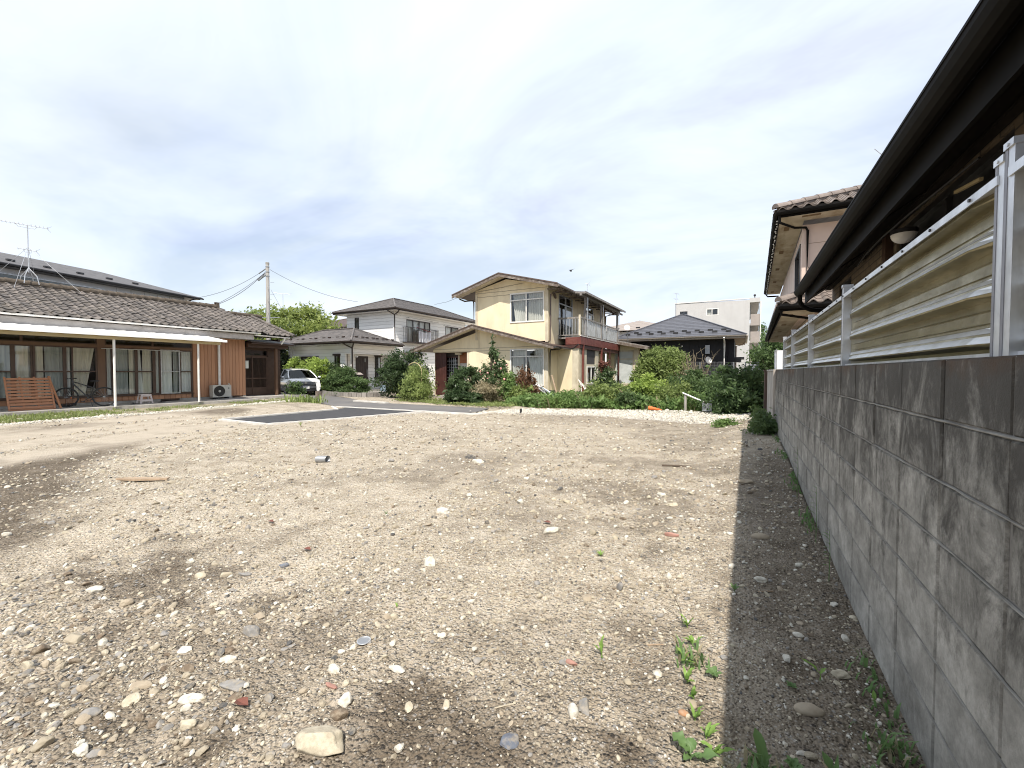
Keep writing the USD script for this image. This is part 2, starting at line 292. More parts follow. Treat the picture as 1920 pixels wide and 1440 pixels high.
mat('vent_brown', (.18, .11, .05), (.12, .075, .035), 9, .8)
mat('asphalt_new', (.034, .034, .037), (.046, .046, .048), 5, .85, bump=.002, bscale=220)
mat('asphalt_old', (.135, .13, .128), (.10, .097, .095), 1.6, .9, bump=.003, bscale=160, dirt=((.20, .185, .165), .6, .8, (1, 1, 1)))
mat('car_white', (.80, .80, .80), None, 2, .18, coat=1.0)
mat('pot_blue', (.20, .27, .33), (.15, .21, .27), 5, .5)
mat('plastic_stool', (.66, .58, .55), (.60, .52, .49), 3, .4)
mat('ac_beige', (.52, .50, .45), (.45, .43, .38), 4, .5)
mat('pole_concrete', (.40, .385, .36), (.32, .305, .28), 1.5, .85, stretch=(1, 1, .2))
mat('wire', (.05, .05, .055), None, 3, .6)
mat('bark', (.10, .075, .055), (.06, .045, .032), 8, .9, bump=.004, bscale=40)
mat('dry_stem', (.30, .25, .17), (.20, .16, .11), 8, .9)
mat('blue_bag', (.16, .28, .62), (.5, .58, .75), 9, .4)
mat('orange_plastic', (.72, .17, .035), (.62, .13, .025), 5, .45)
mat('towel', (.82, .83, .86), (.76, .77, .82), 6, .9)
mat('pink_brick', (.40, .23, .18), (.30, .16, .125), 12, .85, bump=.002)
mat('rust_brown', (.085, .055, .042), (.055, .037, .03), 5, .8)
mat('white_petal', (.72, .66, .62), (.6, .5, .48), 8, .7)
mat('rose', (.68, .25, .23), (.75, .38, .34), 15, .6)
mat('paper', (.62, .64, .58), None, 3, .7)
mat('dish_white', (.72, .66, .63), (.64, .57, .55), 4, .5)
mat('red_leaf', (.17, .055, .035), (.10, .04, .025), 20, .6)
mat('wood_scrap', (.38, .28, .19), (.26, .19, .125), 9, .8, stretch=(4, 1, 1))
mat('flower_heads', (.30, .10, .12), (.2, .08, .09), 12, .7)
glassmat('pane'); glassmat('pane_dark', (.55, .58, .58)); glassmat('car_glass', (.10, .12, .125), .01, 1.4, .42)
leafmat('leaf_round_tree', (.08, .13, .015), (.24, .29, .035), (.42, .40, .06))
leafmat('leaf_topiary', (.11, .19, .015), (.28, .38, .035), (.46, .50, .07))
leafmat('leaf_dark', (.02, .042, .013), (.05, .088, .024), (.13, .17, .05))
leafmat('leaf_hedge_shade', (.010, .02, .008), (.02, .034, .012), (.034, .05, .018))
leafmat('leaf_mid', (.032, .068, .017), (.092, .155, .035), (.20, .26, .07))
leafmat('leaf_yellowgreen', (.085, .13, .022), (.21, .275, .05), (.38, .41, .10))
leafmat('leaf_camellia', (.022, .05, .016), (.068, .112, .03), (.20, .24, .09), .2, .35)
leafmat('leaf_weed', (.06, .125, .022), (.165, .27, .05), (.32, .41, .11))
leafmat('leaf_dry', (.20, .165, .085), (.34, .285, .16), (.45, .40, .26))
leafmat('leaf_red', (.12, .06, .025), (.18, .08, .035), (.34, .10, .05))
leafmat('leaf_ivy', (.026, .06, .016), (.085, .145, .036), (.22, .28, .085))
leafmat('leaf_seedling', (.13, .26, .025), (.22, .38, .035), (.32, .46, .06), .4)
leafmat('leaf_seedling_dark', (.07, .15, .03), (.11, .2, .05), (.16, .25, .07), .3)
leafmat('grass_short', (.12, .17, .03), (.21, .25, .06), (.33, .34, .12))
# ---------------------------------------------------------------- the ground
def fill(a, b, step): return np.linspace(a, b, max(2, int(round(abs(b - a) / step)) + 1))
gx = np.unique(np.round(np.concatenate([[-420, -250, -150, -100, -75, -60, -50], fill(-44, -24, 1.0), fill(-24, -9, .2), fill(-9, -3.6, .08), fill(-3.6, .60, .032), fill(.6, 3, .3), fill(3, 20, 2), [30, 50, 90, 160, 260, 420]]), 4))
gy = np.unique(np.round(np.concatenate([[-300, -120, -50, -20, -10, -5], fill(-3, .2, .3), fill(.2, 4.6, .032), fill(4.6, 10, .08), fill(10, 18, .16), fill(18, 30, 1.), [34, 40, 50, 65, 90, 140, 250, 420]]), 4))
def fb(x, y, s, o=4, seed=0): return meshkit.fbm(np.stack([x * s, y * s, np.zeros_like(x) + .37], -1), o, seed)
def smooth(a, b, t): t = np.clip((t - a) / (b - a), 0, 1); return t * t * (3 - 2 * t)
def drive_mask(x, y):
    left, right = -12.75 + 0 * y, -10.72 + (y - 6.7) * .31
    return (x > left - .12) & (x < right + .1) & (y > 6.6) & (y < 11.6)
def ground_z(x, y):
    x, y = np.asarray(x, float), np.asarray(y, float)
    lot = smooth(-20, -19, x) * smooth(15.5, 14.0, y) * smooth(-60, -40, y)
    z = lot * ((fb(x, y, .45, 3, 1) - .5) * .10 + (fb(x, y, 2.1, 4, 2) - .5) * .045 + (fb(x, y, 9., 3, 3) - .5) * .018)
    z = z + np.where((x < .58) & (x > -3), .19 * smooth(2.2, 8.5, y) * smooth(-.9, .35, x), 0) * smooth(16, 13, y)
    z = z + .16 * np.exp(-(((x + 14.9) / 1.4) ** 2 + ((y - 9.6) / 1.9) ** 2)) + .10 * np.exp(-(((x + 7.6) / .8) ** 2 + ((y - 14.0) / .45) ** 2))
    flat = np.maximum(smooth(-18.7, -19.3, x), smooth(14.3, 15.0, y) * 0)
    z = z * (1 - flat)
    road = (y > 11.15 + np.maximum(0, -(x + 13.4)) * .40) & (y < 14.2 + np.maximum(0, -(x + 15)) * .42) & (x < -7.4)
    z = np.where(road | drive_mask(x, y), -.05, z)
    return z
X, Y = np.meshgrid(gx, gy, indexing='ij')
Z = ground_z(X, Y)
nx, ny = X.shape
I = np.arange(nx * ny).reshape(nx, ny)
q = np.stack([I[:-1, :-1], I[1:, :-1], I[1:, 1:], I[:-1, 1:]], -1).reshape(-1, 4)
V = np.stack([X, Y, Z], -1).reshape(-1, 3)
F = np.vstack([q[:, [0, 1, 2]], q[:, [0, 2, 3]]])
# what lies on the ground: r = crushed white stone, g = moss and grass, b = damp patches and other darker ground
def near_line(x, y, pts):
    d = np.full(x.shape, 1e9)
    for (ax, ay), (bx, by) in zip(pts[:-1], pts[1:]):
        t = np.clip(((x - ax) * (bx - ax) + (y - ay) * (by - ay)) / ((bx - ax) ** 2 + (by - ay) ** 2), 0, 1)
        d = np.minimum(d, np.hypot(x - ax - t * (bx - ax), y - ay - t * (by - ay)))
    return d
def zones(x, y):
    w = (fb(x, y, 1.3, 4, 7) - .5)
    near = np.interp(x, [-8.3, -6.5, -5.2, -4.2, -3, -1.1, .35, 1], [11.9, 12.15, 12.45, 12.7, 12.45, 12.2, 12.0, 12.]) + w * .5
    far = np.interp(x, [-8.3, -6.8, -5, -3.2, -1.5, -.3, .5], [12.6, 13.9, 14.9, 15.6, 16., 15.4, 14.4]) + w * .4
    r = smooth(0, .18, y - near) * smooth(0, .25, far - y) * (x > -8.3) * (x < .56)
    strip = near_line(x, y, [(-16.2, 1.0), (-16.6, 3.6), (-17.0, 6.9), (-17.6, 9.6), (-18.2, 11.8), (-18.9, 13.6)])
    r = np.maximum(r, smooth(.42, .16, strip + w * .35) * .95)
    g = smooth(-16.7, -17.4, x + w * .5) * smooth(-19.75, -19.6, x) * (.35 + .65 * smooth(6.6, 5.0, y + w)) * (y < 15)
    g = np.maximum(g, .8 * smooth(14.6, 15.6, y + w) * (x > -9.5) * (x < .57))
    n1 = fb(x, y, .55, 4, 9)
    b = smooth(.53, .66, n1) * .42 + smooth(.55, .7, fb(x, y, 1.5, 4, 12)) * .25
    for cx, cy, rx, ry, am in ((-.72, 1.12, .95, .34, 1.25), (-.45, 1.50, .55, .22, 1.1), (-2.15, 1.35, .75, .30, .75), (-3.3, 1.25, .8, .45, .85), (-2.2, .6, .9, .22, .7), (-1.35, 4.9, .9, .5, .6), (-.62, 4.0, .45, .9, .55), (-3.7, 4.3, .8, .4, .5), (-1.1, 6.4, 1.4, .5, .5), (-.45, 2.2, .28, .5, .5)):
        b = np.maximum(b, am * smooth(1.25, .35, np.hypot((x - cx) / rx, (y - cy) / ry) + w * 1.6 + (fb(x, y, 5.5, 5, 44) - .5) * 3.6))
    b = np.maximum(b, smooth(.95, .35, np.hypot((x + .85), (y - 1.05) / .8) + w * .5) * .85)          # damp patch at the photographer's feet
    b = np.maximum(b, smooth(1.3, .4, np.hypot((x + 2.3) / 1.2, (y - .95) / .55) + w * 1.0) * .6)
    b = np.maximum(b, smooth(-.35, .30, x + w * .4) * smooth(9, 6, y) * .85)                            # darker band along the foot of the wall
    b = np.maximum(b, smooth(.3, 1.1, -(x + 6.0) * .5 + (2.35 - y) + w * 1.2) * 1.0 * (x < -3.2) * smooth(1.2, .2, -(x + 8.6 + (y - 1.8) * .45)))     # darker, greyer ground at the left
    b = np.maximum(b, smooth(1.2, .3, np.hypot((x + 15.1) / 1.6, (y - 7.9) / .9) + w) * .85)
    b = np.maximum(b, smooth(10.0, 11.3, y + w) * smooth(-7, -5, x) * (1 - r) * .38)
    e = -(x + 8.5 + (y - 1.8) * .45)                                                                 # pale sand with wheel tracks left of a line from the left edge to the driveway
    s = smooth(-.1, .55, e + w * 1.3) * smooth(-17.2, -16.4, x) * (y < 9) * (.10 + .90 * smooth(.40, .58, fb((x * .9 + y * .43) * 2.2, (x * -.43 + y * .9) * .35, 1.0, 4, 15)))
    return r, g, np.clip(b, 0, 1), np.clip(s, 0, 1)
r_, g_, b_, s_ = (a.reshape(-1) for a in zones(X, Y))
gm = usdkit.material(stage, '/World/Looks/ground_soil', {
    'g': ('geometry', {}), 'at': ('attribute', {'attribute': 'soil'}), 'sep': ('separate_color', {}), 'at2': ('attribute', {'attribute': 'sand'}),
    'n1': ('noise_texture', {'scale': 3.2, 'detail': 8.0, 'roughness': 0.68}),
    'base': ('rgb_ramp', {'ramp': [(.25, (.245, .200, .146)), (.48, (.44, .378, .29)), (.72, (.60, .53, .43))]}),
    'v1': ('voronoi_texture', {'scale': 85.0}), 'v2': ('voronoi_texture', {'scale': 34.0}), 'v3': ('voronoi_texture', {'scale': 150.0}),
    'c1': ('separate_color', {}), 'c2': ('separate_color', {}),
    'r1': ('rgb_ramp', {'ramp': [(0, (.045, .042, .038)), (.18, (.13, .112, .09)), (.42, (.335, .29, .215)), (.68, (.48, .435, .345)), (.84, (.68, .645, .56)), (1, (.76, .74, .69))]}),
    'm1': ('rgb_ramp', {'ramp': [(0, (.85,) * 3), (.30, (.75,) * 3), (.52, (0,) * 3)]}),
    'm2': ('rgb_ramp', {'ramp': [(0, (.8,) * 3), (.26, (.8,) * 3), (.34, (0,) * 3)]}),
    'keep': ('math', {'math_type': 'greater_than', 'value2': 0.66}), 'k2': ('math', {'math_type': 'multiply'}),
    'rr': ('rgb_ramp', {'ramp': [(0, (.05, .048, .046)), (.25, (.15, .14, .13)), (.5, (.30, .26, .21)), (.75, (.5, .45, .37)), (1, (.72, .69, .63))]}),
    'x1': ('mix_color', {}), 'x2': ('mix_color', {}),
    'sand': ('mix_color', {'b': (.50, .44, .355)}), 'sf': ('math', {'math_type': 'multiply', 'value2': .75}),
    'nw': ('noise_texture', {'scale': 30.0, 'detail': 4.0}), 'wr': ('rgb_ramp', {'ramp': [(.3, (.34, .32, .28)), (.55, (.54, .515, .465)), (.75, (.68, .655, .61))]}), 'xw': ('mix_color', {}),
    'ng': ('noise_texture', {'scale': 14.0, 'detail': 5.0}), 'gr': ('rgb_ramp', {'ramp': [(.3, (.10, .085, .04)), (.55, (.13, .15, .04)), (.75, (.2, .24, .07))]}), 'xg': ('mix_color', {}),
    'nd': ('noise_texture', {'scale': 5.0, 'detail': 6.0, 'roughness': .7}), 'dm': ('math', {'math_type': 'multiply_add', 'value2': 1.1, 'value3': -.55}), 'da': ('math', {'math_type': 'add', 'value2': 0.0}), 'dcl': ('clamp', {}),
    'damp': ('mix_color', {'blend_type': 'multiply', 'b': (.33, .31, .295)}),  # darkens by mask b: damp patches and other darker ground
    'h0': ('math', {'math_type': 'multiply', 'value2': -.55}), 'h1': ('math', {'math_type': 'multiply_add', 'value2': -.8}), 'h2': ('math', {'math_type': 'multiply_add', 'value2': 1.2}),
    'bp': ('bump', {'strength': 1.0, 'distance': .026}), 'p': ('principled_bsdf', {'roughness': .92, 'specular_ior_level': .15})},
    [('g.position', k + '.vector') for k in ('n1', 'v1', 'v2', 'v3', 'nw', 'ng', 'nd')] +
    [('at.color', 'sep.color'), ('n1.fac', 'base.fac'), ('v1.color', 'c1.color'), ('c1.r', 'r1.fac'), ('v1.distance', 'm1.fac'), ('base.color', 'x1.a'), ('r1.color', 'x1.b'), ('m1.color', 'x1.fac'),
     ('v2.color', 'c2.color'), ('c2.g', 'keep.value1'), ('v2.distance', 'm2.fac'), ('keep.value', 'k2.value1'), ('m2.color', 'k2.value2'),
     ('x1.result', 'x2.a'), ('k2.value', 'x2.fac'),
     ('at2.fac', 'sf.value1'), ('sf.value', 'sand.fac'), ('x2.result', 'sand.a'),
     ('nw.fac', 'wr.fac'), ('sand.result', 'xw.a'), ('wr.color', 'xw.b'), ('sep.r', 'xw.fac'), ('ng.fac', 'gr.fac'), ('xw.result', 'xg.a'), ('gr.color', 'xg.b'), ('sep.g', 'xg.fac'),
     ('nd.fac', 'dm.value1'), ('dm.value', 'da.value1'), ('sep.b', 'da.value2'), ('da.value', 'dcl.value'), ('dcl.result', 'damp.fac'), ('xg.result', 'damp.a'), ('damp.result', 'p.base_color'),
     ('v1.distance', 'h0.value1'), ('v2.distance', 'h1.value1'), ('h0.value', 'h1.value3'), ('n1.fac', 'h2.value1'), ('h1.value', 'h2.value3'), ('h2.value', 'bp.height'), ('bp.normal', 'p.normal')] + [('c2.b', 'rr.fac'), ('rr.color', 'x2.b')], surface='p.BSDF')

gmesh = usdkit.mesh(stage, '/World/ground', (V, F), gm, smooth=True)
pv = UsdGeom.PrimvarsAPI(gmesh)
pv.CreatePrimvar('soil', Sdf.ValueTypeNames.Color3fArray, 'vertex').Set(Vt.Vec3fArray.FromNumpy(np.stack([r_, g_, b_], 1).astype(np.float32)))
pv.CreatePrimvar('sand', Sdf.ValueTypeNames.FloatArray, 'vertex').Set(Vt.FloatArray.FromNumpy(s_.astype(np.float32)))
tag(gmesh.GetPrim(), 'stony tan soil of the empty building plot with gravel and damp patches', 'ground', kind='structure'); USED[('/World', 'ground')] = 0

# roads and kerbs
def sheet(name, mat_, pts, z, label, thick=.0):
    m = MB(); p = Polygon(pts); e = trimesh.creation.extrude_polygon(p, max(thick, .03), engine='earcut'); e.apply_translation([0, 0, z - max(thick, .03)]); m.tm(e)
    return tag(m.build(name, M[mat_], None), label, None, kind='structure')
tag(sheet('road', 'asphalt_old', [(-13.7, 11.44), (-8.6, 11.44), (-7.9, 12.2), (-8.3, 13.7), (-13.2, 13.85), (-17, 15.3), (-22, 17.5), (-40, 24), (-40, 18.5), (-22.5, 14.9), (-18.9, 14.1), (-16.3, 12.7)], .0, 'old pale grey asphalt lane running past the houses'), cat='road')
tag(sheet('driveway', 'asphalt_new', [(-12.72, 6.78), (-10.66, 6.72), (-10.05, 8.55), (-9.42, 11.30), (-13.9, 11.30), (-12.55, 10.5)], .012, 'fresh black asphalt driveway stub leading from the lane into the plot'), cat='driveway')
def kerb(pts, w, z0, z1, label, matn='kerb_concrete'):
    m = MB()
    for a, b in zip(pts[:-1], pts[1:]):
        a, b = np.array(a, float), np.array(b, float); d = (b - a) / np.linalg.norm(b - a)
        L = np.linalg.norm(b - a); n = max(1, int(round(L / .6)))
        for k in range(n):
            s0, s1 = a + d * (L * k / n + .004), a + d * (L * (k + 1) / n - .004)
            m.bar([*s0, (z0 + z1) / 2], [*s1, (z0 + z1) / 2], w, z1 - z0)
    return tag(m.build('kerb', M[matn], None), label, 'kerb', kind='structure')
kerb([(-13.75, 11.37), (-11, 11.365), (-7.2, 11.45)], .12, -.05, .035, 'flush white concrete kerb between the lane and the plot')
kerb([(-12.75, 6.72), (-10.6, 6.66)], .12, -.05, .045, 'white concrete edging across the near end of the black driveway')
kerb([(-10.6, 6.66), (-10.0, 8.52), (-9.36, 11.28)], .10, -.05, .045, 'pale concrete edging along the right side of the black driveway')
kerb([(-12.78, 6.78), (-12.62, 10.5), (-13.9, 11.28)], .10, -.05, .05, 'pale concrete edging along the left side of the black driveway')
kerb([(-15.6, 13.98), (-13.4, 13.72)], .22, -.02, .05, 'pale gutter slab at the foot of the entrance path of the white house')

# gravel: pebbles lying loose everywhere; too many to count
def rock(seed, sub=1, flat=.55, rough=.35, n=1.3, cuts=3):
    r = np.random.default_rng(seed); m = trimesh.creation.icosphere(sub, 1.0); v = m.vertices
    d = meshkit.fbm(v * n + r.uniform(0, 50, 3), 3 if sub < 3 else 5, seed) - .5
    v = v * (1 + rough * 2 * d[:, None])
    for _ in range(cuts):
        a = r.normal(size=3); a /= np.linalg.norm(a); h = v @ a; lim = np.quantile(h, r.uniform(.72, .95)); v = v - np.maximum(h - lim, 0)[:, None] * a * .85
    return v * np.array([1, r.uniform(.6, .95), flat * r.uniform(.8, 1.15)]), m.faces
def stonemat(name, a, b, bump=.0015): return mat(name, a, b, 30, .85, bump=bump, bscale=160, obj=False, dirt=((.31, .265, .195), .75, 34, (1, 1, 1)))
stonemat('stone_white', (.62, .60, .53), (.44, .42, .35)); stonemat('stone_cream', (.50, .45, .345), (.36, .32, .235)); stonemat('stone_tan', (.36, .315, .235), (.26, .225, .165))
stonemat('stone_grey', (.27, .26, .245), (.18, .175, .165)); stonemat('stone_dark', (.10, .10, .098), (.06, .06, .06)); stonemat('stone_brown', (.165, .122, .082), (.105, .08, .055)); stonemat('stone_clean_white', (.60, .58, .52), (.40, .38, .325))
stonemat('stone_slate', (.135, .155, .19), (.10, .11, .135)); stonemat('stone_orange', (.42, .23, .12), (.32, .17, .09)); stonemat('stone_buff', (.36, .305, .225), (.29, .24, .175))
GR = ['stone_white', 'stone_cream', 'stone_tan', 'stone_tan', 'stone_buff', 'stone_tan', 'stone_grey', 'stone_white', 'stone_dark', 'stone_brown', 'stone_cream', 'stone_tan', 'stone_cream', 'stone_buff', 'stone_grey', 'stone_white']
def scatter(name, pts, size, protos, label, cat='gravel', sink=.25):
    pi = UsdGeom.PointInstancer.Define(stage, '/World/' + numbered('/World', name))
    path = str(pi.GetPath()); targets = []
    for k, (v, f, m_) in enumerate(protos):
        usdkit.mesh(stage, f'{path}/pebble_{k:03d}', (v, f), M[m_], smooth=False); targets.append(f'{path}/pebble_{k:03d}')
    n = len(pts); g = np.random.default_rng(n)
    pi.CreatePrototypesRel().SetTargets([Sdf.Path(t) for t in targets])
    pi.CreateProtoIndicesAttr(Vt.IntArray.FromNumpy(g.integers(0, len(protos), n).astype(np.int32)))
    z = ground_z(pts[:, 0], pts[:, 1]) + size * sink
    pi.CreatePositionsAttr(Vt.Vec3fArray.FromNumpy(np.stack([pts[:, 0], pts[:, 1], z], 1).astype(np.float32)))
    pi.CreateScalesAttr(Vt.Vec3fArray.FromNumpy((size[:, None] * g.uniform(.8, 1.2, (n, 3))).astype(np.float32)))
    a = g.uniform(0, 2 * np.pi, n); tx, ty = g.normal(0, .22, n), g.normal(0, .22, n)
    qs = np.stack([np.cos(a / 2), tx * np.cos(a / 2), ty * np.cos(a / 2), np.sin(a / 2)], 1); qs /= np.linalg.norm(qs, axis=1, keepdims=True)
    pi.CreateOrientationsAttr(Vt.QuathArray([Gf.Quath(float(w), float(x), float(y), float(zz)) for w, x, y, zz in qs]))
    return tag(pi.GetPrim(), label, cat, kind='stuff')
def free(x, y): return ~drive_mask(x, y) & ~((y > 11.2) & (x < -7.6)) & (x < .56) & (x > -19.5)
P_, S_ = [], []
FWD = np.array([-.4714, .8819]); RGT = np.array([.8819, .4714])
for d0, d1, dens, s0, sg in ((.9, 2.0, 5200, .0040, .62), (2.0, 3.4, 2300, .0056, .62), (3.4, 6, 760, .0084, .6), (6, 9.5, 250, .012, .55), (9.5, 14.5, 90, .016, .5)):
    half = 1.32
    area = half * (d1 * d1 - d0 * d0); n = int(area * dens)
    d = np.sqrt(rng.uniform(d0 * d0, d1 * d1, n)); u = rng.uniform(-half, .95, n) * d
    p = d[:, None] * FWD + u[:, None] * RGT
    clump = fb(p[:, 0], p[:, 1], .9, 3, 21)
    zz_ = zones(p[:, 0], p[:, 1]); keep = (rng.uniform(size=n) > .62 * zz_[2]) & free(p[:, 0], p[:, 1]) & (p[:, 1] > .25) & (rng.uniform(size=n) < np.clip(.15 + 2.2 * (clump - .3), .15, 1)) & (zz_[3] < .45)
    P_.append(p[keep]); S_.append(s0 * np.exp(rng.normal(0, sg * .85, keep.sum())))
P_, S_ = np.vstack(P_), np.minimum(np.concatenate(S_), .045)
scatter('gravel', P_, S_, [(*rock(100 + k, 1), GR[k % len(GR)]) for k in range(32)], 'loose pebbles and small stones strewn over the bare plot')
n = 9000
p = np.stack([rng.uniform(-8.3, .55, n), rng.uniform(11.6, 16.2, n)], 1); k = zones(p[:, 0], p[:, 1])[0] > rng.uniform(.2, .8, n); p = p[k]
p2_ = np.stack([rng.uniform(-19.2, -15.8, 7000), rng.uniform(2.5, 13.8, 7000)], 1); k = zones(p2_[:, 0], p2_[:, 1])[0] > rng.uniform(.2, .7, 7000); p2_ = p2_[k]; pw = np.vstack([p, p2_])
scatter('white_gravel', pw, .022 * np.exp(rng.normal(0, .4, len(pw))), [(*rock(300 + k, 1, .7), ('stone_clean_white', 'stone_clean_white', 'stone_white')[k % 3]) for k in range(9)], 'crushed white stone spread along the far edge and beside the brown house')

pm_ = np.stack([rng.uniform(-4.2, -.9, 1500), .25 + np.abs(rng.normal(0, .62, 1500))], 1); pm_ = pm_[rng.uniform(size=len(pm_)) < .25 + .75 * smooth(-1.2, -2.4, pm_[:, 0])]
scatter('gravel', pm_, .0125 * np.exp(rng.normal(0, .42, len(pm_))), [(*rock(600 + k, 2, .6, .4), ('stone_grey', 'stone_tan', 'stone_dark', 'stone_grey', 'stone_brown', 'stone_cream', 'stone_buff', 'stone_white')[k % 8]) for k in range(16)], 'coarser grey and brown pebbles crowded at the lower left of the plot', sink=.15)
# ---------------------------------------------------------------- block wall and fence on it
wallT = thing('block_wall', 'stained grey concrete block wall along the right side of the plot', 'wall', (.572, 4, 0))
BX, BY, BZ = .572, .408, .2
MB().box(BX + .007, -2.60, -.3, BX + .15, 10.06, 1.388).build('mortar_bed', M['mortar'], wallT)
for k in range(1, 7):
    yj = np.linspace(-2.58, 10.05, 160); zj = 1.39 - BZ * k + rng.normal(0, .0012, 160); xj = BX + .0005 + rng.normal(0, .0012, 160); dj = .0045 + rng.normal(0, .0008, 160)
    MB().add(np.vstack([np.stack([xj + .004, yj, zj - dj], 1), np.stack([xj, yj, zj - dj * .4], 1), np.stack([xj, yj, zj + dj * .4], 1), np.stack([xj + .004, yj, zj + dj], 1)]), [(r * 160 + i, r * 160 + i + 1, (r + 1) * 160 + i + 1, (r + 1) * 160 + i) for r in range(3) for i in range(159)]).build('bed_joint', M['joint_mortar'], wallT)
def block_mesh(y0, y1, z0, z1, j):
    c = .006; m = MB(); x0, x1 = BX + j, BX + .12
    a = [(x1, y0, z0), (x1, y1, z0), (x1, y1, z1), (x1, y0, z1)]; b = [(x0 + c, y0, z0), (x0 + c, y1, z0), (x0 + c, y1, z1), (x0 + c, y0, z1)]
    d = [(x0, y0 + c, z0 + c), (x0, y1 - c, z0 + c), (x0, y1 - c, z1 - c), (x0, y0 + c, z1 - c)]
    f = [(8, 9, 10, 11)] + [(s + i, s + (i + 1) % 4, s + 4 + (i + 1) % 4, s + 4 + i) for s in (0, 4) for i in range(4)]
    return m.add(a + b + d, f)
for i in range(31):
    y0 = 1.486 - .408 * 10 + .408 * i
    for k in range(7):
        z1 = 1.39 - BZ * k; z0 = z1 - BZ
        top = .0 if k == 0 else .004
        block_mesh(y0 + .004, y0 + .404, z0 + .004, z1 - top, float(rng.normal(0, .0021))).build('block', M['block'], wallT)
# paler wall beyond it
far = thing('low_wall', 'pale grey plastered end of the boundary wall beyond the block wall', 'wall', (.55, 11.5, 0))
MB().box(.56, 10.08, -.3, .70, 13.05, 1.36).box(.545, 10.08, 1.362, .715, 13.05, 1.40).build('wall', M['light_block'], far)
MB().box(.535, 10.062, -.2, .575, 10.10, 1.40).build('edge_strip', M['gutter_grey'], far)

fm = usdkit.material(stage, '/World/Looks/corrugated_metal', {
    'g': ('geometry', {}), 'mp': ('mapping', {'scale': (1, .9, 1.6)}), 'n': ('noise_texture', {'scale': 9.0, 'detail': 7., 'roughness': .65}), 'sn': ('separate_xyz', {}),
    'rp': ('rgb_ramp', {'ramp': [(.28, (.105, .088, .042)), (.5, (.175, .150, .078)), (.72, (.29, .262, .165))]}), 'rr': ('rgb_ramp', {'ramp': [(.3, (.38,) * 3), (.7, (.27,) * 3)]}),
    'up': ('map_range', {'from_min': -.1, 'from_max': .55, 'to_min': 0., 'to_max': 1., 'clamp': True}), 'n2': ('noise_texture', {'scale': 7., 'detail': 5.}), 'um': ('math', {'math_type': 'multiply'}), 'r2': ('rgb_ramp', {'ramp': [(.35, (.35,) * 3), (.6, (1.,) * 3)]}),
    'mx': ('mix_color', {'b': (.66, .665, .65)}), 'bn': ('noise_texture', {'scale': 30., 'detail': 4.}), 'b': ('bump', {'strength': 1.0, 'distance': .0012}),
    'p': ('principled_bsdf', {'metallic': .55, 'specular_ior_level': .5})},
    [('g.position', 'mp.vector'), ('mp.vector', 'n.vector'), ('n.fac', 'rp.fac'), ('n.fac', 'rr.fac'), ('g.position', 'n2.vector'), ('n2.fac', 'r2.fac'),
     ('rp.color', 'p.base_color'), ('rr.color', 'p.roughness'), ('mp.vector', 'bn.vector'), ('bn.fac', 'b.height'), ('b.normal', 'p.normal')], surface='p.BSDF')
M['corrugated'] = fm
mat('clean_zinc', (.72, .73, .73), (.58, .59, .58), 9, .3, metallic=.55, dirt=((.36, .35, .27), .5, 7, (1, 1, 2)))
fence = thing('metal_fence', 'corrugated metal fence with aluminium posts standing on the block wall', 'fence', (.67, 4, 1.39))
def corrugated(y0, y1):
    prof = []
    for k in range(3):
        z = 1.408 + .158 * k
        prof += [(.718, z), (.718, z + .016), (.662, z + .026), (.660, z + .031), (.684, z + .055), (.686, z + .064), (.706, z + .084), (.7125, z + .088), (.713, z + .097), (.7075, z + .100), (.713, z + .103), (.7135, z + .138), (.708, z + .141), (.7135, z + .145)]
    prof += [(.718, 1.883), (.664, 1.890), (.664, 1.905)]
    ys = np.linspace(y0, y1, 12); m = MB()
    P = np.array([[(x, y, z) for x, z in prof] for y in ys]); n = len(prof)
    # pressed ends: the ribs flatten towards each post
    t = np.minimum(ys - y0, y1 - ys); f = np.clip(t / .14, 0, 1); P[..., 0] = .705 + (P[..., 0] - .705) * (.15 + .85 * f)[:, None]
    m.add(P.reshape(-1, 3), [(i * n + j, (i + 1) * n + j, (i + 1) * n + j + 1, i * n + j + 1) for i in range(len(ys) - 1) for j in range(n - 1)])
    rib = MB(); dz = .0006
    for k in range(3):
        for a, b in ((3, 4), (5, 6)):
            qa, qb = P[:, 14 * k + a] + (-.0007, 0, dz), P[:, 14 * k + b] + (-.0007, 0, dz); L_ = len(ys); rib.add(np.vstack([qa, qb]), [(i, i + 1, L_ + i + 1, L_ + i) for i in range(L_ - 1)])
    return m, rib
posts = [-2.4, -.32, 1.775, 4.06, 5.98, 7.96, 9.52]
for a, b in zip(posts[:-1], posts[1:]):
    m_, rib_ = corrugated(a + .03, b - .03); pn_ = m_.build('corrugated_panel', M['corrugated'], fence, smooth=25); rib_.build('rib_face', M['clean_zinc'], pn_, kind='stuff')
    rl = MB().box(.655, a + .03, 1.906, .70, b - .03, 1.925).box(.650, a + .03, 1.898, .6545, b - .03, 1.925).build('top_rail', M['aluminium'], fence)
    s = MB()
    for y in np.arange(a + .2, b, .34): s.cyl((.6505, y, 1.912), .006, .006, (-1, 0, 0), 8)
    s.build('screw', M['dark_metal'], rl, kind='stuff')
    MB().box(.672, a + .03, 1.392, .71, b - .03, 1.407).build('bottom_rail', M['aluminium'], fence)
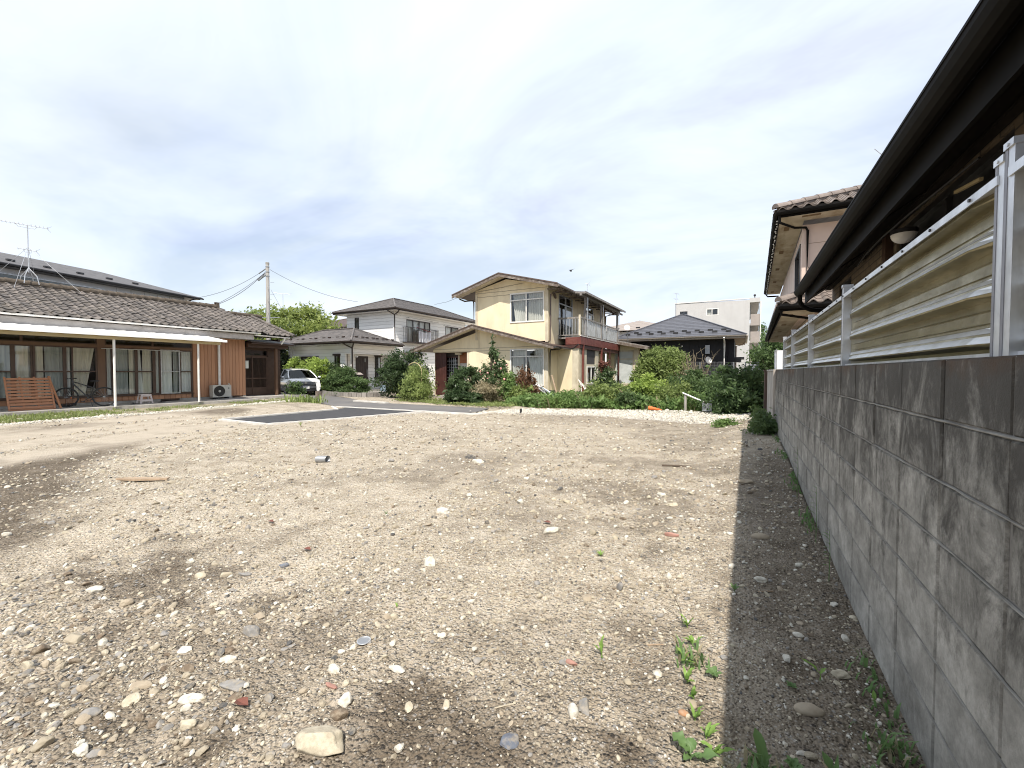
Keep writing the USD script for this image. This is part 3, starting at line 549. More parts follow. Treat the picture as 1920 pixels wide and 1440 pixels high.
for y in posts:
    for dy in ((-.052, .002) if abs(y - 1.775) < .01 else (-.025,)):
        zt = 2.0 if dy < 0 else 1.975
        m = MB().box(.655, y + dy, 1.391, .712, y + dy + .048, zt - .008)
        pst = m.build('post', M['aluminium'], fence)
        MB().box(.6535, y + dy + .034, 1.392, .6548, y + dy + .0485, zt - .021).build('channel', M['groove_grey'], pst)
        MB().box(.650, y + dy - .003, zt - .02, .715, y + dy + .051, zt).cyl((.6495, y + dy + .024, zt - .012), .005, .003, (-1, 0, 0), 8).build('cap', M['aluminium'], pst)

# ---------------------------------------------------------------- dark eaved house right behind the fence
dh = thing('dark_eaved_house', 'brick-clad single storey house with black eaves right behind the metal fence', 'house', (1.25, 3, 0))
bm = usdkit.material(stage, '/World/Looks/brick_cladding', {'g': ('geometry', {}), 's': ('separate_xyz', {}), 'c': ('combine_xyz', {'z': 0.}),
    'b': ('brick_texture', {'scale': 1., 'brick_width': .23, 'row_height': .075, 'mortar_size': .006, 'color1': (.17, .13, .085), 'color2': (.13, .10, .065), 'mortar': (.06, .048, .035)}), 'bp': ('bump', {'strength': 1., 'distance': .006, 'invert': True}), 'p': ('principled_bsdf', {'roughness': .8})},
    [('g.position', 's.vector'), ('s.y', 'c.x'), ('s.z', 'c.y'), ('c.vector', 'b.vector'), ('b.color', 'p.base_color'), ('b.fac', 'bp.height'), ('bp.normal', 'p.normal')], surface='p.BSDF')
M['brick_cladding'] = bm
DX = 1.25
MB().wall('x-', DX, [(-3, 0), (8.6, 0), (8.6, 2.80), (-3, 2.80)], [(3.30, .9, 5.28, 2.66), (7.2, 1.2, 8.0, 2.62), (.3, .9, 2.9, 2.66)], .15).build('wall', bm, dh)
MB().box(DX + .15, 8.45, 0, 9, 8.6, 2.7).build('wall', bm, dh)
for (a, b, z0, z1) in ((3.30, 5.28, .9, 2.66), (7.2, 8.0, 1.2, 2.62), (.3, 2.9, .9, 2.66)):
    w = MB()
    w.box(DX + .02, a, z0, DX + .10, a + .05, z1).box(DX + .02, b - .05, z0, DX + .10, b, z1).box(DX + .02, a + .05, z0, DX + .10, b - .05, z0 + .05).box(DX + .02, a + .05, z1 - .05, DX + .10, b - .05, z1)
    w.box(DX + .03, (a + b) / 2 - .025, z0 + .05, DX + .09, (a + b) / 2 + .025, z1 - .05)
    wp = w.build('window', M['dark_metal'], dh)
    MB().quad((DX + .06, a + .05, z0 + .05), (DX + .06, b - .05, z0 + .05), (DX + .06, b - .05, z1 - .05), (DX + .06, a + .05, z1 - .05)).build('pane', M['black_plastic'], wp)  # opaque black sheet instead of glass; darkness of the opening is its colour
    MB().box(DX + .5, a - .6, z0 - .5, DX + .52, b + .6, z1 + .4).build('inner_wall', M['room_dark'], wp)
MB().box(DX - .06, 5.38, 2.30, DX - .002, 5.50, 2.70).build('wall_fitting', M['frame_brown'], dh)
# eave: gutter, fascia, sloping soffit with battens, roof sheet
def half_gutter(m, p0, p1, r, out, lip=.012, n=9):
    """half-round channel from p0 to p1; out: unit vector away from the house"""
    p0, p1, out = map(lambda a: np.asarray(a, float), (p0, p1, out)); k = np.linspace(0, np.pi, n)
    ring = lambda c, rr: np.array([c + out * (rr * np.cos(a)) + np.array([0, 0, -rr * np.sin(a)]) for a in k])
    for rr in (r, r - .008): 
        v = np.vstack([ring(p0, rr), ring(p1, rr)]); m.add(v, [(i, i + 1, n + i + 1, n + i) for i in range(n - 1)])
    for s in (-1, 1): m.bar(p0 + out * s * (r - .004), p1 + out * s * (r - .004), .014, .014)
    for c in (p0, p1):
        v = ring(c, r); m.add(np.vstack([v, c]), [(i, i + 1, n) for i in range(n - 1)])
    return m
half_gutter(MB(), (.80, -3.2, 2.66), (.80, 8.55, 2.66), .075, (-1, 0, 0)).build('gutter', M['dark_eave'], dh)
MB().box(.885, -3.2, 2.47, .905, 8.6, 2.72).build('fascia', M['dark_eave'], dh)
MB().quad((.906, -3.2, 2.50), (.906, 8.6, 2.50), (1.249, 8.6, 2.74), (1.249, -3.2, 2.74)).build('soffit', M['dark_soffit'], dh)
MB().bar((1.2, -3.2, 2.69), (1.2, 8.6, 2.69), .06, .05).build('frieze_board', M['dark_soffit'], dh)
MB().prism([(.86, -3.2, 2.72), (.86, 8.6, 2.72), (6, 8.6, 4.55), (6, -3.2, 4.55)], (0, 0, .05)).build('roof', M['grey_roof'], dh)
MB().tube([(.80, 8.45, 2.60), (.80, 8.47, 2.50), (.84, 8.5, 2.42), (.95, 8.52, 2.36), (1.3, 8.60, 2.30), (1.32, 8.66, 2.2), (1.32, 8.66, .2)], .035, 8).build('downpipe', M['dark_eave'], dh)
for y in np.arange(-1.2, 8.5, 1.82): MB().prism([(.907, y, 2.4985), (1.248, y, 2.7385), (1.248, y, 2.730), (.907, y, 2.490)], (0, .03, 0)).build('soffit_batten', M['dark_eave'], dh)
# cables hanging under the soffit
MB().tube([(1.22, 3.6, 2.62), (1.12, 4.4, 2.57), (1.08, 5.0, 2.55), (1.12, 5.8, 2.58), (1.2, 6.6, 2.62)], .008, 6).build('cable', M['black_plastic'], dh)
lamp = thing('wall_lamp', 'round white glass lamp under the black eaves beside the brick wall', 'lamp', (DX - .07, 4.75, 2.5))
m = MB(); R_ = np.linspace(0, np.pi / 2, 7)
pr = np.array([(.085 * math.cos(a), -.075 * math.sin(a)) for a in R_])
rev = trimesh.creation.revolve(pr, sections=24); m.add(rev.vertices + np.array([DX - .09, 4.72, 2.49]), rev.faces); m.build('globe', M['white_paint'], lamp, smooth=True)
MB().cyl((DX - .09, 4.72, 2.49), .088, .035, n=24).bar((DX - .09, 4.72, 2.51), (DX, 4.72, 2.51), .05, .03).build('base', M['black_plastic'], lamp)
stick = thing('wooden_batten', 'thin pale batten lying in the dark window of the brick house', 'batten', (DX - .03, 3.9, 2.3))
MB().bar((DX - .012, 3.62, 2.50), (DX - .012, 3.98, 2.55), .018, .02).build('batten', M['canopy_beam'], stick)

# ---------------------------------------------------------------- pinkish tiled house beyond (its long side turns a degree from the plot's edge)
ph = thing('pink_tiled_house', 'two-storey pinkish beige house with barrel-tiled roofs and black gutters', 'house', (.66, 12.4, 0), rz=-1.17)
def PB(m, name, mt, parent=None, smooth=False): return m.build(name, M[mt], parent or ph, smooth, local=True)
# local frame: x into the house from the 2F eave edge, y along it, origin at the near 2F eave corner
W2, Y2 = .62, .72                       # wall faces of the upper storey
PB(MB().wall('y-', Y2, [(W2, 2.75), (9, 2.75), (9, 5.02), (W2, 5.02)], [(1.42, 3.9, 2.9, 4.92)], .15), 'wall', 'pink_wall')
PB(MB().wall('x-', W2, [(Y2 + .151, 2.75), (12, 2.75), (12, 5.02), (Y2 + .151, 5.02)], [(1.45, 3.55, 3.1, 4.75)], .15), 'wall', 'pink_wall')
PB(MB().box(W2 - .03, Y2 - .03, 2.75, W2 + .10, Y2 + .06, 5.02), 'corner_trim', 'pink_wall')
for z in (3.35, 3.95, 4.55): PB(MB().box(W2 + .1, Y2 - .004, z, 9, Y2 - .0005, z + .008), 'panel_joint', 'vent_brown')
w = PB(MB().box(1.42, Y2 + .0, 3.9, 1.47, Y2 + .08, 4.92).box(1.47, Y2, 4.87, 2.9, Y2 + .08, 4.92).box(1.47, Y2, 3.9, 2.9, Y2 + .08, 3.95), 'window', 'dark_metal')
PB(MB().quad((1.47, Y2 + .05, 3.95), (2.9, Y2 + .05, 3.95), (2.9, Y2 + .05, 4.87), (1.47, Y2 + .05, 4.87)), 'pane', 'pane', w)
PB(MB().quad((1.47, Y2 + .12, 3.95), (2.9, Y2 + .12, 3.95), (2.9, Y2 + .12, 4.87), (1.47, Y2 + .12, 4.87)), 'curtain', 'lace', w)
w = PB(MB().box(W2 - .02, 1.45, 3.55, W2 + .06, 1.52, 4.75).box(W2 - .02, 3.03, 3.55, W2 + .06, 3.1, 4.75).box(W2 - .02, 1.52, 4.68, W2 + .06, 3.03, 4.75).box(W2 - .02, 1.52, 3.55, W2 + .06, 3.03, 3.62), 'window', 'dark_metal')
PB(MB().quad((W2 + .03, 1.52, 3.62), (W2 + .03, 3.03, 3.62), (W2 + .03, 3.03, 4.68), (W2 + .03, 1.52, 4.68)), 'pane', 'pane_dark', w)
def tiled_eave(zE, x0, y0, ylen, xlen, tag_tiles, soff_w):
    """eave corner with gutter on two sides, boarded soffit with vents and barrel tiles on both slopes"""
    half_gutter(g := MB(), (x0, y0, zE), (x0, y0 + ylen, zE), .06, (-1, 0, 0)); half_gutter(g, (x0, y0, zE), (x0 + xlen, y0, zE), .06, (0, -1, 0)); PB(g, 'gutter', 'dark_eave')
    fa = MB().box(x0 + .065, y0 + .065, zE - .10, x0 + .085, y0 + ylen, zE + .03).box(x0 + .085, y0 + .065, zE - .10, x0 + xlen, y0 + .085, zE + .03); PB(fa, 'fascia', 'dark_eave')
    so = PB(MB().box(x0 + .086, y0 + .086, zE - .075, x0 + soff_w, y0 + ylen, zE - .06).box(x0 + soff_w + .001, y0 + .086, zE - .075, x0 + xlen, y0 + soff_w + .05, zE - .06), 'soffit', 'soffit_stained')
    for y in np.arange(y0 + 1.0, y0 + ylen, 2.6): PB(MB().box(x0 + .22, y, zE - .079, x0 + .34, y + .38, zE - .0752), 'vent', 'vent_brown', so)
    for x in np.arange(x0 + .55, x0 + xlen, 1.25): PB(MB().box(x, y0 + .24, zE - .079, x + .38, y0 + .36, zE - .0752), 'vent', 'vent_brown', so)
def barrel_tile(p, along, up, w, L):
    """one S-shaped tile: p its lower corner, along the eave, up the slope"""
    along, up = np.asarray(along, float), np.asarray(up, float); up = up / np.linalg.norm(up); nrm = np.cross(along, up); nrm /= np.linalg.norm(nrm)
    if nrm[2] < 0: nrm = -nrm
    t = np.linspace(0, 1, 8); h = np.where(t < .55, .055 * np.sin(t / .55 * np.pi), -.018 * np.sin((t - .55) / .45 * np.pi))
    rows = []
    for s, lift in ((0, .022), (1, .0)): rows.append(np.array([p + along * (w * a) + up * (L * s) + nrm * (b + lift) for a, b in zip(t, h)]))
    low = rows[0] - nrm * .02
    n = 8; return MB().add(np.vstack([low, *rows]), [(k * n + i, k * n + i + 1, (k + 1) * n + i + 1, (k + 1) * n + i) for k in range(2) for i in range(n - 1)])
def cap_tile(p, q, r):
    p, q = np.asarray(p, float), np.asarray(q, float); d = (q - p) / np.linalg.norm(q - p); a = np.cross(d, (0, 0, 1)); a /= np.linalg.norm(a); b = np.cross(a, d)
    k = np.linspace(-.15, np.pi + .15, 8); v = [c + a * rr * math.cos(t) + b * rr * math.sin(t) for c, rr in ((p, r * 1.16), (q, r * .95)) for t in k]
    m = MB().add(v, [(i, i + 1, 8 + i + 1, 8 + i) for i in range(7)]); return m.add(np.vstack([v[:8], p]), [(i, i + 1, 8) for i in range(7)])
SL = .40
def hip_tiles(zE, x0, y0, ncol, nrow, ylen):
    base = PB(MB().prism([(x0 + .05, y0 + .05, zE + .03), (x0 + 8, y0 + .05, zE + .03), (x0 + 8, y0 + 4.2, zE + .03 + SL * 4.15), (x0 + 4.2, y0 + 4.2, zE + .03 + SL * 4.15)], (0, 0, .02)).prism([(x0 + .05, y0 + .05, zE + .03), (x0 + 4.2, y0 + 4.2, zE + .03 + SL * 4.15), (x0 + 4.2, y0 + ylen, zE + .03 + SL * 4.15), (x0 + .05, y0 + ylen, zE + .03)], (0, 0, .02)), 'roof', 'pink_tile')
    L, w = .30, .26
    for r in range(nrow):
        for c in range(ncol):
            xx = x0 + .05 + c * w
            yy = y0 - .03 + r * L * .928
            if xx + .1 < x0 + (yy - y0) + .12: continue
            PB(barrel_tile(np.array([xx, yy, zE + .06 + SL * (yy - y0)]), (1, 0, 0), (0, 1, SL), w, L + .03), 'tile', 'pink_tile', base, smooth=50)
    PB(MB().box(x0 + .02, y0 - .0, zE + .0, x0 + 8, y0 + .05, zE + .075).box(x0 - .0, y0 + .051, zE, x0 + .05, y0 + ylen, zE + .075), 'eave_filler', 'under_roof', base)
    PB(MB().bar((x0 + .06, y0 + .06, zE + .10), (x0 + 2.8, y0 + 2.8, zE + .10 + SL * 2.74), .10, .15), 'hip_filler', 'pink_tile', base)
    for k in range(9):
        a = k * .30; PB(cap_tile((x0 - .02 + a, y0 - .02 + a, zE + .13 + SL * a), (x0 + .33 + a, y0 + .33 + a, zE + .13 + SL * (a + .35)), .085), 'ridge_tile', 'pink_tile', base, smooth=50)
    for c in range(int(ylen / w) if ylen < 6 else 46):
        yy = y0 + c * w
        if yy > y0 + ylen - w: break
        PB(barrel_tile(np.array([x0 - .03, yy + w, zE + .06]), (0, -1, 0), (1, 0, SL), w, L), 'tile', 'pink_tile', base, smooth=50)
tiled_eave(5.20, 0, 0, 12.3, 8, True, .62)
hip_tiles(5.20, 0, 0, 14, 9, 12.3)
# lower roof and wall
tiled_eave(2.85, .07, -.66, 12.6, 8, True, .75)
hip_tiles(2.85, .07, -.66, 8, 5, 12.6)
PB(MB().box(.82, .12, 0, 9, .27, 2.78).box(.82, .271, 0, .97, 12, 2.78), 'wall', 'pink_wall')
PB(MB().tube([(.07, .02, 5.14), (.08, .06, 4.98), (.42, .6, 4.96), (.66, .64, 4.94), (.70, .66, 4.86), (.70, .66, 3.5)], .03, 8), 'downpipe', 'dark_eave')
PB(MB().tube([(.1, -.6, 2.79), (.12, -.55, 2.68), (.7, .02, 2.62), (1.6, .06, 2.60)], .03, 8), 'downpipe', 'dark_eave')
PB(MB().tube([(.02, 12.2, 5.14), (.1, 12.1, 5.0), (.55, 12.0, 4.97)], .03, 8), 'downpipe', 'dark_eave')
PB(MB().box(.80, 2.0, .9, .819, 2.9, 2.1).box(.79, 1.9, 2.1, .819, 3.0, 2.2), 'window', 'pink_tile')
# ornamental string of bird spikes along the upper gutter
sp = MB()
for y in np.arange(.4, 11.5, .22): sp.ball((.045 + .012 * math.sin(y * 9), y, 5.12 + .01 * math.cos(y * 13)), .022, 1)
PB(sp, 'gutter_clip', 'white_paint').SetCustomDataByKey('kind', 'stuff')

# brown gate post and shed end at the far end of the boundary
gp = thing('brown_gate_post', 'dark brown steel gate post at the far end of the pale boundary wall', 'post', (.62, 13.6, 0))
MB().box(.50, 13.15, 0, .60, 13.4, 1.36).box(.60, 13.16, 0, .75, 15.2, 1.30).build('post', M['rust_brown'], gp)
MB().box(.48, 13.13, 1.361, .77, 13.42, 1.40).build('cap', M['rust_brown'], gp)
cab = thing('meter_cabinet', 'narrow white framed cabinet on the boundary wall before the pink house', 'cabinet', (.62, 10.4, 1.39))
MB().box(.60, 10.18, 1.402, .80, 10.75, 1.78).build('body', M['grey_wall'], cab)
MB().box(.585, 10.16, 1.402, .599, 10.20, 1.80).box(.585, 10.73, 1.402, .599, 10.77, 1.80).box(.585, 10.2, 1.77, .599, 10.73, 1.80).build('frame', M['aluminium'], cab)
# ---------------------------------------------------------------- common: windows, curtains, stepped hip roofs
def window(parent, plane, pos, u0, u1, z0, z1, frame, bars=(), rails=(), fw=.05, depth=.06, proud=.01, panes='pane', curtains=(), curtain_gap=.05, name='window'):
    """frame (with mullions at bars and rails), one pane per light, folded curtains (ua, ub, za, zb, material)"""
    m = MB(); w0, w1 = proud - depth, proud
    m.pbox(plane, pos, u0, w0, z0, u0 + fw, w1, z1).pbox(plane, pos, u1 - fw, w0, z0, u1, w1, z1).pbox(plane, pos, u0 + fw, w0, z0, u1 - fw, w1, z0 + fw).pbox(plane, pos, u0 + fw, w0, z1 - fw, u1 - fw, w1, z1)
    us = [u0 + fw] + [x for b in sorted(bars) for x in (b - fw * .4, b + fw * .4)] + [u1 - fw]; zs = [z0 + fw] + [x for r in sorted(rails) for x in (r - fw * .4, r + fw * .4)] + [z1 - fw]
    for b in bars: m.pbox(plane, pos, b - fw * .4, w0 + .002, z0 + fw, b + fw * .4, w1 - .002, z1 - fw)
    for r in rails: m.pbox(plane, pos, u0 + fw, w0 + .004, r - fw * .4, u1 - fw, w1 - .004, r + fw * .4)
    f = m.build(name, M[frame], parent)
    mid = (w0 + w1) / 2
    for i in range(0, len(us), 2):
        for j in range(0, len(zs), 2):
            a = to3(plane, pos, np.array([us[i], us[i + 1], us[i + 1], us[i]]), mid, np.array([zs[j], zs[j], zs[j + 1], zs[j + 1]])); MB().add(a, [(0, 1, 2, 3)]).build('pane', M[panes], f)
    for ua, ub, za, zb, mt in curtains: curtain(f, plane, pos, ua, ub, za, zb, mt, -depth - curtain_gap)
    return f
def curtain(parent, plane, pos, ua, ub, za, zb, mt, w, gather=None):
    """folded cloth; gather = (ua, ub) at the lower edge"""
    n = max(10, int(abs(ub - ua) * 60)); t = np.linspace(0, 1, n); rows = []
    g = np.random.default_rng(int(abs(ua * 977 + zb * 31)) % 9999)
    ph = np.cumsum(g.uniform(.3, 1.1, n)); nr = 7
    for k in range(nr):
        s = k / (nr - 1); lo = gather or (ua, ub)
        uu = (1 - s) * (ua + (ub - ua) * t) + s * (lo[0] + (lo[1] - lo[0]) * t)
        rows.append(to3(plane, pos, uu, w + .028 * np.sin(ph * 1.3), np.full(n, zb + (za - zb) * s)))
    return MB().add(np.vstack(rows), [(k * n + i, k * n + i + 1, (k + 1) * n + i + 1, (k + 1) * n + i) for k in range(nr - 1) for i in range(n - 1)]).build('curtain', M[mt], parent, smooth=True)
def hip_courses(x0, x1, y0, y1, z0, slope, step, lift=.022, over=None):
    """a hip roof laid in overlapping courses, each a real step"""
    m = MB(); top = min(x1 - x0, y1 - y0) / 2; n = int(math.ceil(top / step))
    for k in range(n):
        a, b = k * step, min((k + 1) * step, top - .001)
        za, zb = z0 + slope * a + lift, z0 + slope * b
        lo = [(x0 + a, y0 + a, za), (x1 - a, y0 + a, za), (x1 - a, y1 - a, za), (x0 + a, y1 - a, za)]
        hi = [(x0 + b, y0 + b, zb), (x1 - b, y0 + b, zb), (x1 - b, y1 - b, zb), (x0 + b, y1 - b, zb)]
        dn = [(p[0], p[1], p[2] - lift - .004) for p in lo]
        m.add(dn + lo + hi, [(i, (i + 1) % 4, 4 + (i + 1) % 4, 4 + i) for i in range(4)] + [(4 + i, 4 + (i + 1) % 4, 8 + (i + 1) % 4, 8 + i) for i in range(4)])
    return m
def hip_caps(x0, x1, y0, y1, z0, slope, w=.10, h=.05):
    m = MB(); t = min(x1 - x0, y1 - y0) / 2; zr = z0 + slope * t + .03
    r = [(x0 + t, y0 + t), (x0 + t, y1 - t)] if (x1 - x0) <= (y1 - y0) else [(x0 + t, y0 + t), (x1 - t, y0 + t)]
    for cx, cy, e in ((x0, y0, r[0]), (x1, y1, r[1]), (x1, y0, r[0] if (x1 - x0) <= (y1 - y0) else r[1]), (x0, y1, r[1] if (x1 - x0) <= (y1 - y0) else r[0])):
        m.bar((cx, cy, z0 + .035), (*e, zr + .01), w, h)
    if abs(r[0][0] - r[1][0]) + abs(r[0][1] - r[1][1]) > .05: m.bar((*r[0], zr + .012), (*r[1], zr + .012), w * 1.3, h)
    return m

# ---------------------------------------------------------------- brown house on the left
FX = -21.6
bh = thing('brown_house', 'single-storey brown boarded house with grey-brown tile roof and long white canopy', 'house', (FX, 8, 0))
MB().wall('x+', FX - .03, [(1.5, .14), (12.6, .14), (12.6, 2.92), (1.5, 2.92)], [(1.9, .40, 7.04, 2.62), (7.28, .40, 10.26, 2.62)], .12).build('wall', M['frame_brown'], bh)
MB().wall('y+', 12.6, [(-29, .14), (FX - .15, .14), (FX - .15, 3.2), (-24.5, 4.25), (-28.4, 2.9)], [], .12).build('wall', M['siding_brown'], bh)
MB().box(-29, 1.5, 0, -28.9, 12.6, 3.0).box(-28.8, 1.4, 0, FX - .2, 1.5, 3.0).build('wall', M['siding_brown'], bh)
# inside: floor, back wall
MB().box(-28.8, 1.6, .36, FX - .2, 12.4, .39).build('floor', M['room_dark'], bh)
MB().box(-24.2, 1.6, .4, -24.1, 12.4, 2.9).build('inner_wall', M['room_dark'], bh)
# foundation with vent openings
fd = MB(); ys = [1.5, 3.2, 3.7, 6.0, 6.45, 9.05, 9.75, 11.95, 12.45, 12.6]
for i in range(0, len(ys) - 1, 2): fd.box(FX - .18, ys[i], .10, FX - .02, ys[i + 1], .20)
fd.box(FX - .18, 1.5, .0, FX - .025, 12.6, .10); fd.build('foundation', M['concrete'], bh)
for i in range(1, len(ys) - 1, 2): MB().box(FX - .17, ys[i], .10, FX - .12, ys[i + 1], .20).build('vent', M['room_dark'], bh)
# boards: short ones under the windows, tall ones at the right
def board(u0, u1, z0, z1, x=FX):
    MB().prism([(x - .028, u0, z0), (x - .028, u1, z0), (x - .012, u1 - .001, z0), (x + .002, u1 - .012, z0), (x + .002, u0 + .012, z0), (x - .012, u0 + .001, z0)], (0, 0, z1 - z0)).build('board', M['siding_brown'], bh)
u = 3.3
while u < 10.2: board(u, u + .20, .205, .385); u += .203
u = 10.28
while u < 12.55: board(u, u + .151, .205, 2.915); u += .1535
# window groups
MB().box(FX - .03, 1.9, .385, FX + .05, 10.30, .42).build('sill', M['frame_brown'], bh)
MB().box(FX - .06, 7.05, .42, FX + .03, 7.27, 2.62).build('pillar', M['pillar_brown'], bh)
MB().box(FX - .05, 1.9, 2.28, FX + .035, 10.26, 2.38).build('lintel', M['pillar_brown'], bh)
MB().box(FX - .05, 1.9, 2.62, FX + .02, 10.26, 2.70).build('lintel', M['pillar_brown'], bh)
C_ = 'curtain'
window(bh, 'x+', FX, 1.95, 4.90, .42, 2.28, 'frame_brown', bars=(3.1, 4.1), rails=(1.36,), fw=.055, curtains=[(1.98, 2.5, .45, 2.26, C_), (2.6, 4.85, .45, 2.26, 'lace_shaded')])
window(bh, 'x+', FX, 4.90, 5.36, .42, 2.28, 'frame_brown', rails=(), fw=.05, curtains=[(4.9, 5.34, .45, 2.26, C_)])
window(bh, 'x+', FX + .03, 5.36, 6.15, .42, 2.28, 'frame_brown', rails=(1.36,), fw=.05, curtains=[(5.36, 5.62, .45, 2.26, C_), (5.66, 6.2, .45, 2.26, 'lace_shaded')])
f = window(bh, 'x+', FX, 6.15, 7.05, .42, 2.28, 'frame_brown', bars=(6.36,), rails=(1.36,), fw=.05, curtains=[(6.12, 6.33, .45, 2.26, 'curtain_white')])
curtain(f, 'x+', FX, 6.40, 7.02, .45, 2.26, C_, -.17, gather=(6.42, 6.72))
window(bh, 'x+', FX, 7.28, 7.50, .42, 2.28, 'frame_brown', fw=.04, curtains=[(7.28, 7.50, .45, 2.26, 'curtain_white')])
window(bh, 'x+', FX + .03, 7.50, 8.24, .42, 2.28, 'frame_brown', rails=(1.36,), fw=.05, curtains=[(7.5, 7.98, .45, 2.26, 'lace_shaded'), (8.02, 8.22, .45, 2.26, C_)])
f = window(bh, 'x+', FX, 8.24, 8.84, .42, 2.28, 'frame_brown', rails=(1.36,), fw=.05)
curtain(f, 'x+', FX, 8.26, 8.42, .45, 2.26, 'curtain_white', -.15, gather=(8.30, 8.50)); curtain(f, 'x+', FX, 8.50, 8.82, .45, 2.26, C_, -.16, gather=(8.48, 8.82))
window(bh, 'x+', FX, 8.84, 9.06, .42, 2.28, 'frame_brown', fw=.05, curtains=[(8.84, 9.04, .45, 2.26, 'curtain_white')])
window(bh, 'x+', FX + .03, 9.06, 9.76, .42, 2.28, 'aluminium', rails=(1.36,), fw=.035, curtains=[(9.06, 9.5, .45, 2.26, 'curtain_white'), (9.54, 9.74, .45, 2.26, 'lace_shaded')])
window(bh, 'x+', FX, 9.76, 10.26, .42, 2.28, 'frame_brown', rails=(1.36,), fw=.05, curtains=[(9.76, 10.22, .45, 2.26, 'curtain_white')])
for a, b in ((1.95, 3.5), (3.5, 5.1), (5.1, 7.05), (7.28, 8.8), (8.8, 10.26)):
    window(bh, 'x+', FX, a, b, 2.38, 2.62, 'frame_brown', fw=.035, panes='pane_dark')
MB().tube([(FX + .08, 7.15, 2.24), (FX + .09, 8.5, 2.245), (FX + .08, 9.85, 2.22)], .014, 8).build('drying_rod', M['aluminium'], bh)
# eaves band and gutters
MB().box(-20.95, 1.0, 2.90, -20.93, 12.62, 3.165).box(-21.55, 12.60, 2.905, -20.951, 12.62, 3.15).box(FX - .03, 1.0, 2.905, FX + .06, 12.6, 2.93).build('eaves_band', M['fascia_pinkgrey'], bh)
MB().box(-20.88, 1.0, 3.15, -20.85, 12.75, 3.24).box(FX + .0605, 12.63, 3.08, -20.86, 14.6, 3.11).build('soffit', M['under_roof'], bh)
half_gutter(MB(), (-20.78, 1.0, 3.245), (-20.78, 12.85, 3.225), .055, (1, 0, 0)).build('gutter', M['white_paint'], bh)
half_gutter(MB(), (-20.80, 12.6, 3.13), (-20.80, 14.40, 3.11), .05, (1, 0, 0)).build('gutter', M['white_paint'], bh)
MB().tube([(-20.80, 14.12, 3.08), (-20.82, 14.12, 2.98), (-20.95, 14.12, 2.88), (-21.05, 14.1, 2.78)], .045, 8).build('gutter_outlet', M['white_paint'], bh)
MB().tube([(FX + .10, 11.33, 2.82), (FX + .08, 11.33, 2.7), (FX + .07, 11.33, .2)], .05, 10).cyl((FX + .09, 11.33, 2.62), .07, .16).build('downpipe', M['white_paint'], bh)
# canopy
cn = MB(); n = 90; ys = np.linspace(1.2, 10.55, n); zz = .012 * np.sin(np.arange(n) * np.pi / 1.5)
pr = [(FX + .07, 3.02), (-20.5, 2.86), (-19.75, 2.745), (-19.42, 2.66)]
cn.add(np.vstack([np.stack([np.full(n, x), ys, z + zz], 1) for x, z in pr]), [(k * n + i, k * n + i + 1, (k + 1) * n + i + 1, (k + 1) * n + i) for k in range(3) for i in range(n - 1)])
cs = cn.build('canopy_sheet', M['canopy_sheet'], bh, smooth=True)
MB().box(-19.43, 1.2, 2.60, -19.415, 10.56, 2.70).build('edge_strip', M['canopy_sheet'], cs)
MB().box(-19.69, 1.2, 2.49, -19.61, 10.42, 2.60).build('canopy_beam', M['canopy_beam'], bh)
for y in np.arange(1.4, 10.5, .91): MB().bar((FX + .07, y, 2.93), (-19.60, y, 2.64), .045, .07).build('rafter', M['canopy_beam'], bh)
for y in (3.6, 6.87, 9.55): MB().tube([(-19.65, y, .11), (-19.65, y, 2.49)], .038, 12).build('canopy_post', M['white_paint'], bh)
# entrance under its own small roof
MB().wall('x+', FX - .45, [(12.72, .14), (14.6, .14), (14.6, 2.9), (12.72, 2.9)], [(12.78, .17, 14.02, 2.5)], .1).build('wall', M['frame_brown'], bh)
MB().box(FX - .45, 14.601, .14, -24, 14.7, 3.1).build('wall', M['frame_brown'], bh)
EX = FX - .47
d = MB().pbox('x+', EX, 12.78, -.06, 2.13, 14.02, .03, 2.19).pbox('x+', EX, 12.78, -.06, .17, 12.84, .03, 2.5).pbox('x+', EX, 13.96, -.06, .17, 14.02, .03, 2.5).pbox('x+', EX, 12.84, -.06, 2.44, 13.96, .03, 2.5).pbox('x+', EX, 12.84, -.06, .17, 13.96, .03, .2).build('door_frame', M['frame_brown'], bh)
MB().pbox('x+', EX, 12.84, -.03, 2.19, 13.96, -.02, 2.44).build('transom', M['pane_dark'], d)
for a, b, w in ((12.84, 13.2, 0), (13.17, 13.96, .025)):
    dm = MB().pbox('x+', EX, a, w - .03, .20, a + .05, w, 2.13).pbox('x+', EX, b - .05, w - .03, .20, b, w, 2.13).pbox('x+', EX, a + .05, w - .03, .20, b - .05, w, .55).pbox('x+', EX, a + .05, w - .03, 2.06, b - .05, w, 2.13).pbox('x+', EX, a + .05, w - .03, .98, b - .05, w, 1.04)
    ds = dm.build('sliding_door', M['frame_brown'], bh)
    for u in np.arange(a + .085, b - .05, .045): MB().pbox('x+', EX, u, w - .025, .551, u + .012, w - .008, 2.059).build('lattice_bar', M['frame_brown'], ds)
    MB().pbox('x+', EX, a + .05, w - .032, .55, b - .05, w - .028, 2.06).build('pane', M['pane_dark'], ds)
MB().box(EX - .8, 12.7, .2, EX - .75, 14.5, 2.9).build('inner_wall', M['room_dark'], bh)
MB().box(FX - .06, 14.10, .14, FX + .06, 14.22, 2.56).build('porch_post', M['pillar_brown'], bh)
MB().box(FX - .46, 12.64, 2.56, FX + .15, 14.75, 2.80).build('porch_beam', M['frame_brown'], bh)
MB().prism([(FX - .5, 12.63, 2.98), (FX - .5, 14.95, 2.94), (FX + .42, 14.95, 2.76), (FX + .42, 12.63, 2.80)], (0, 0, .035)).build('porch_roof', M['sheet_roof_brown'], bh)
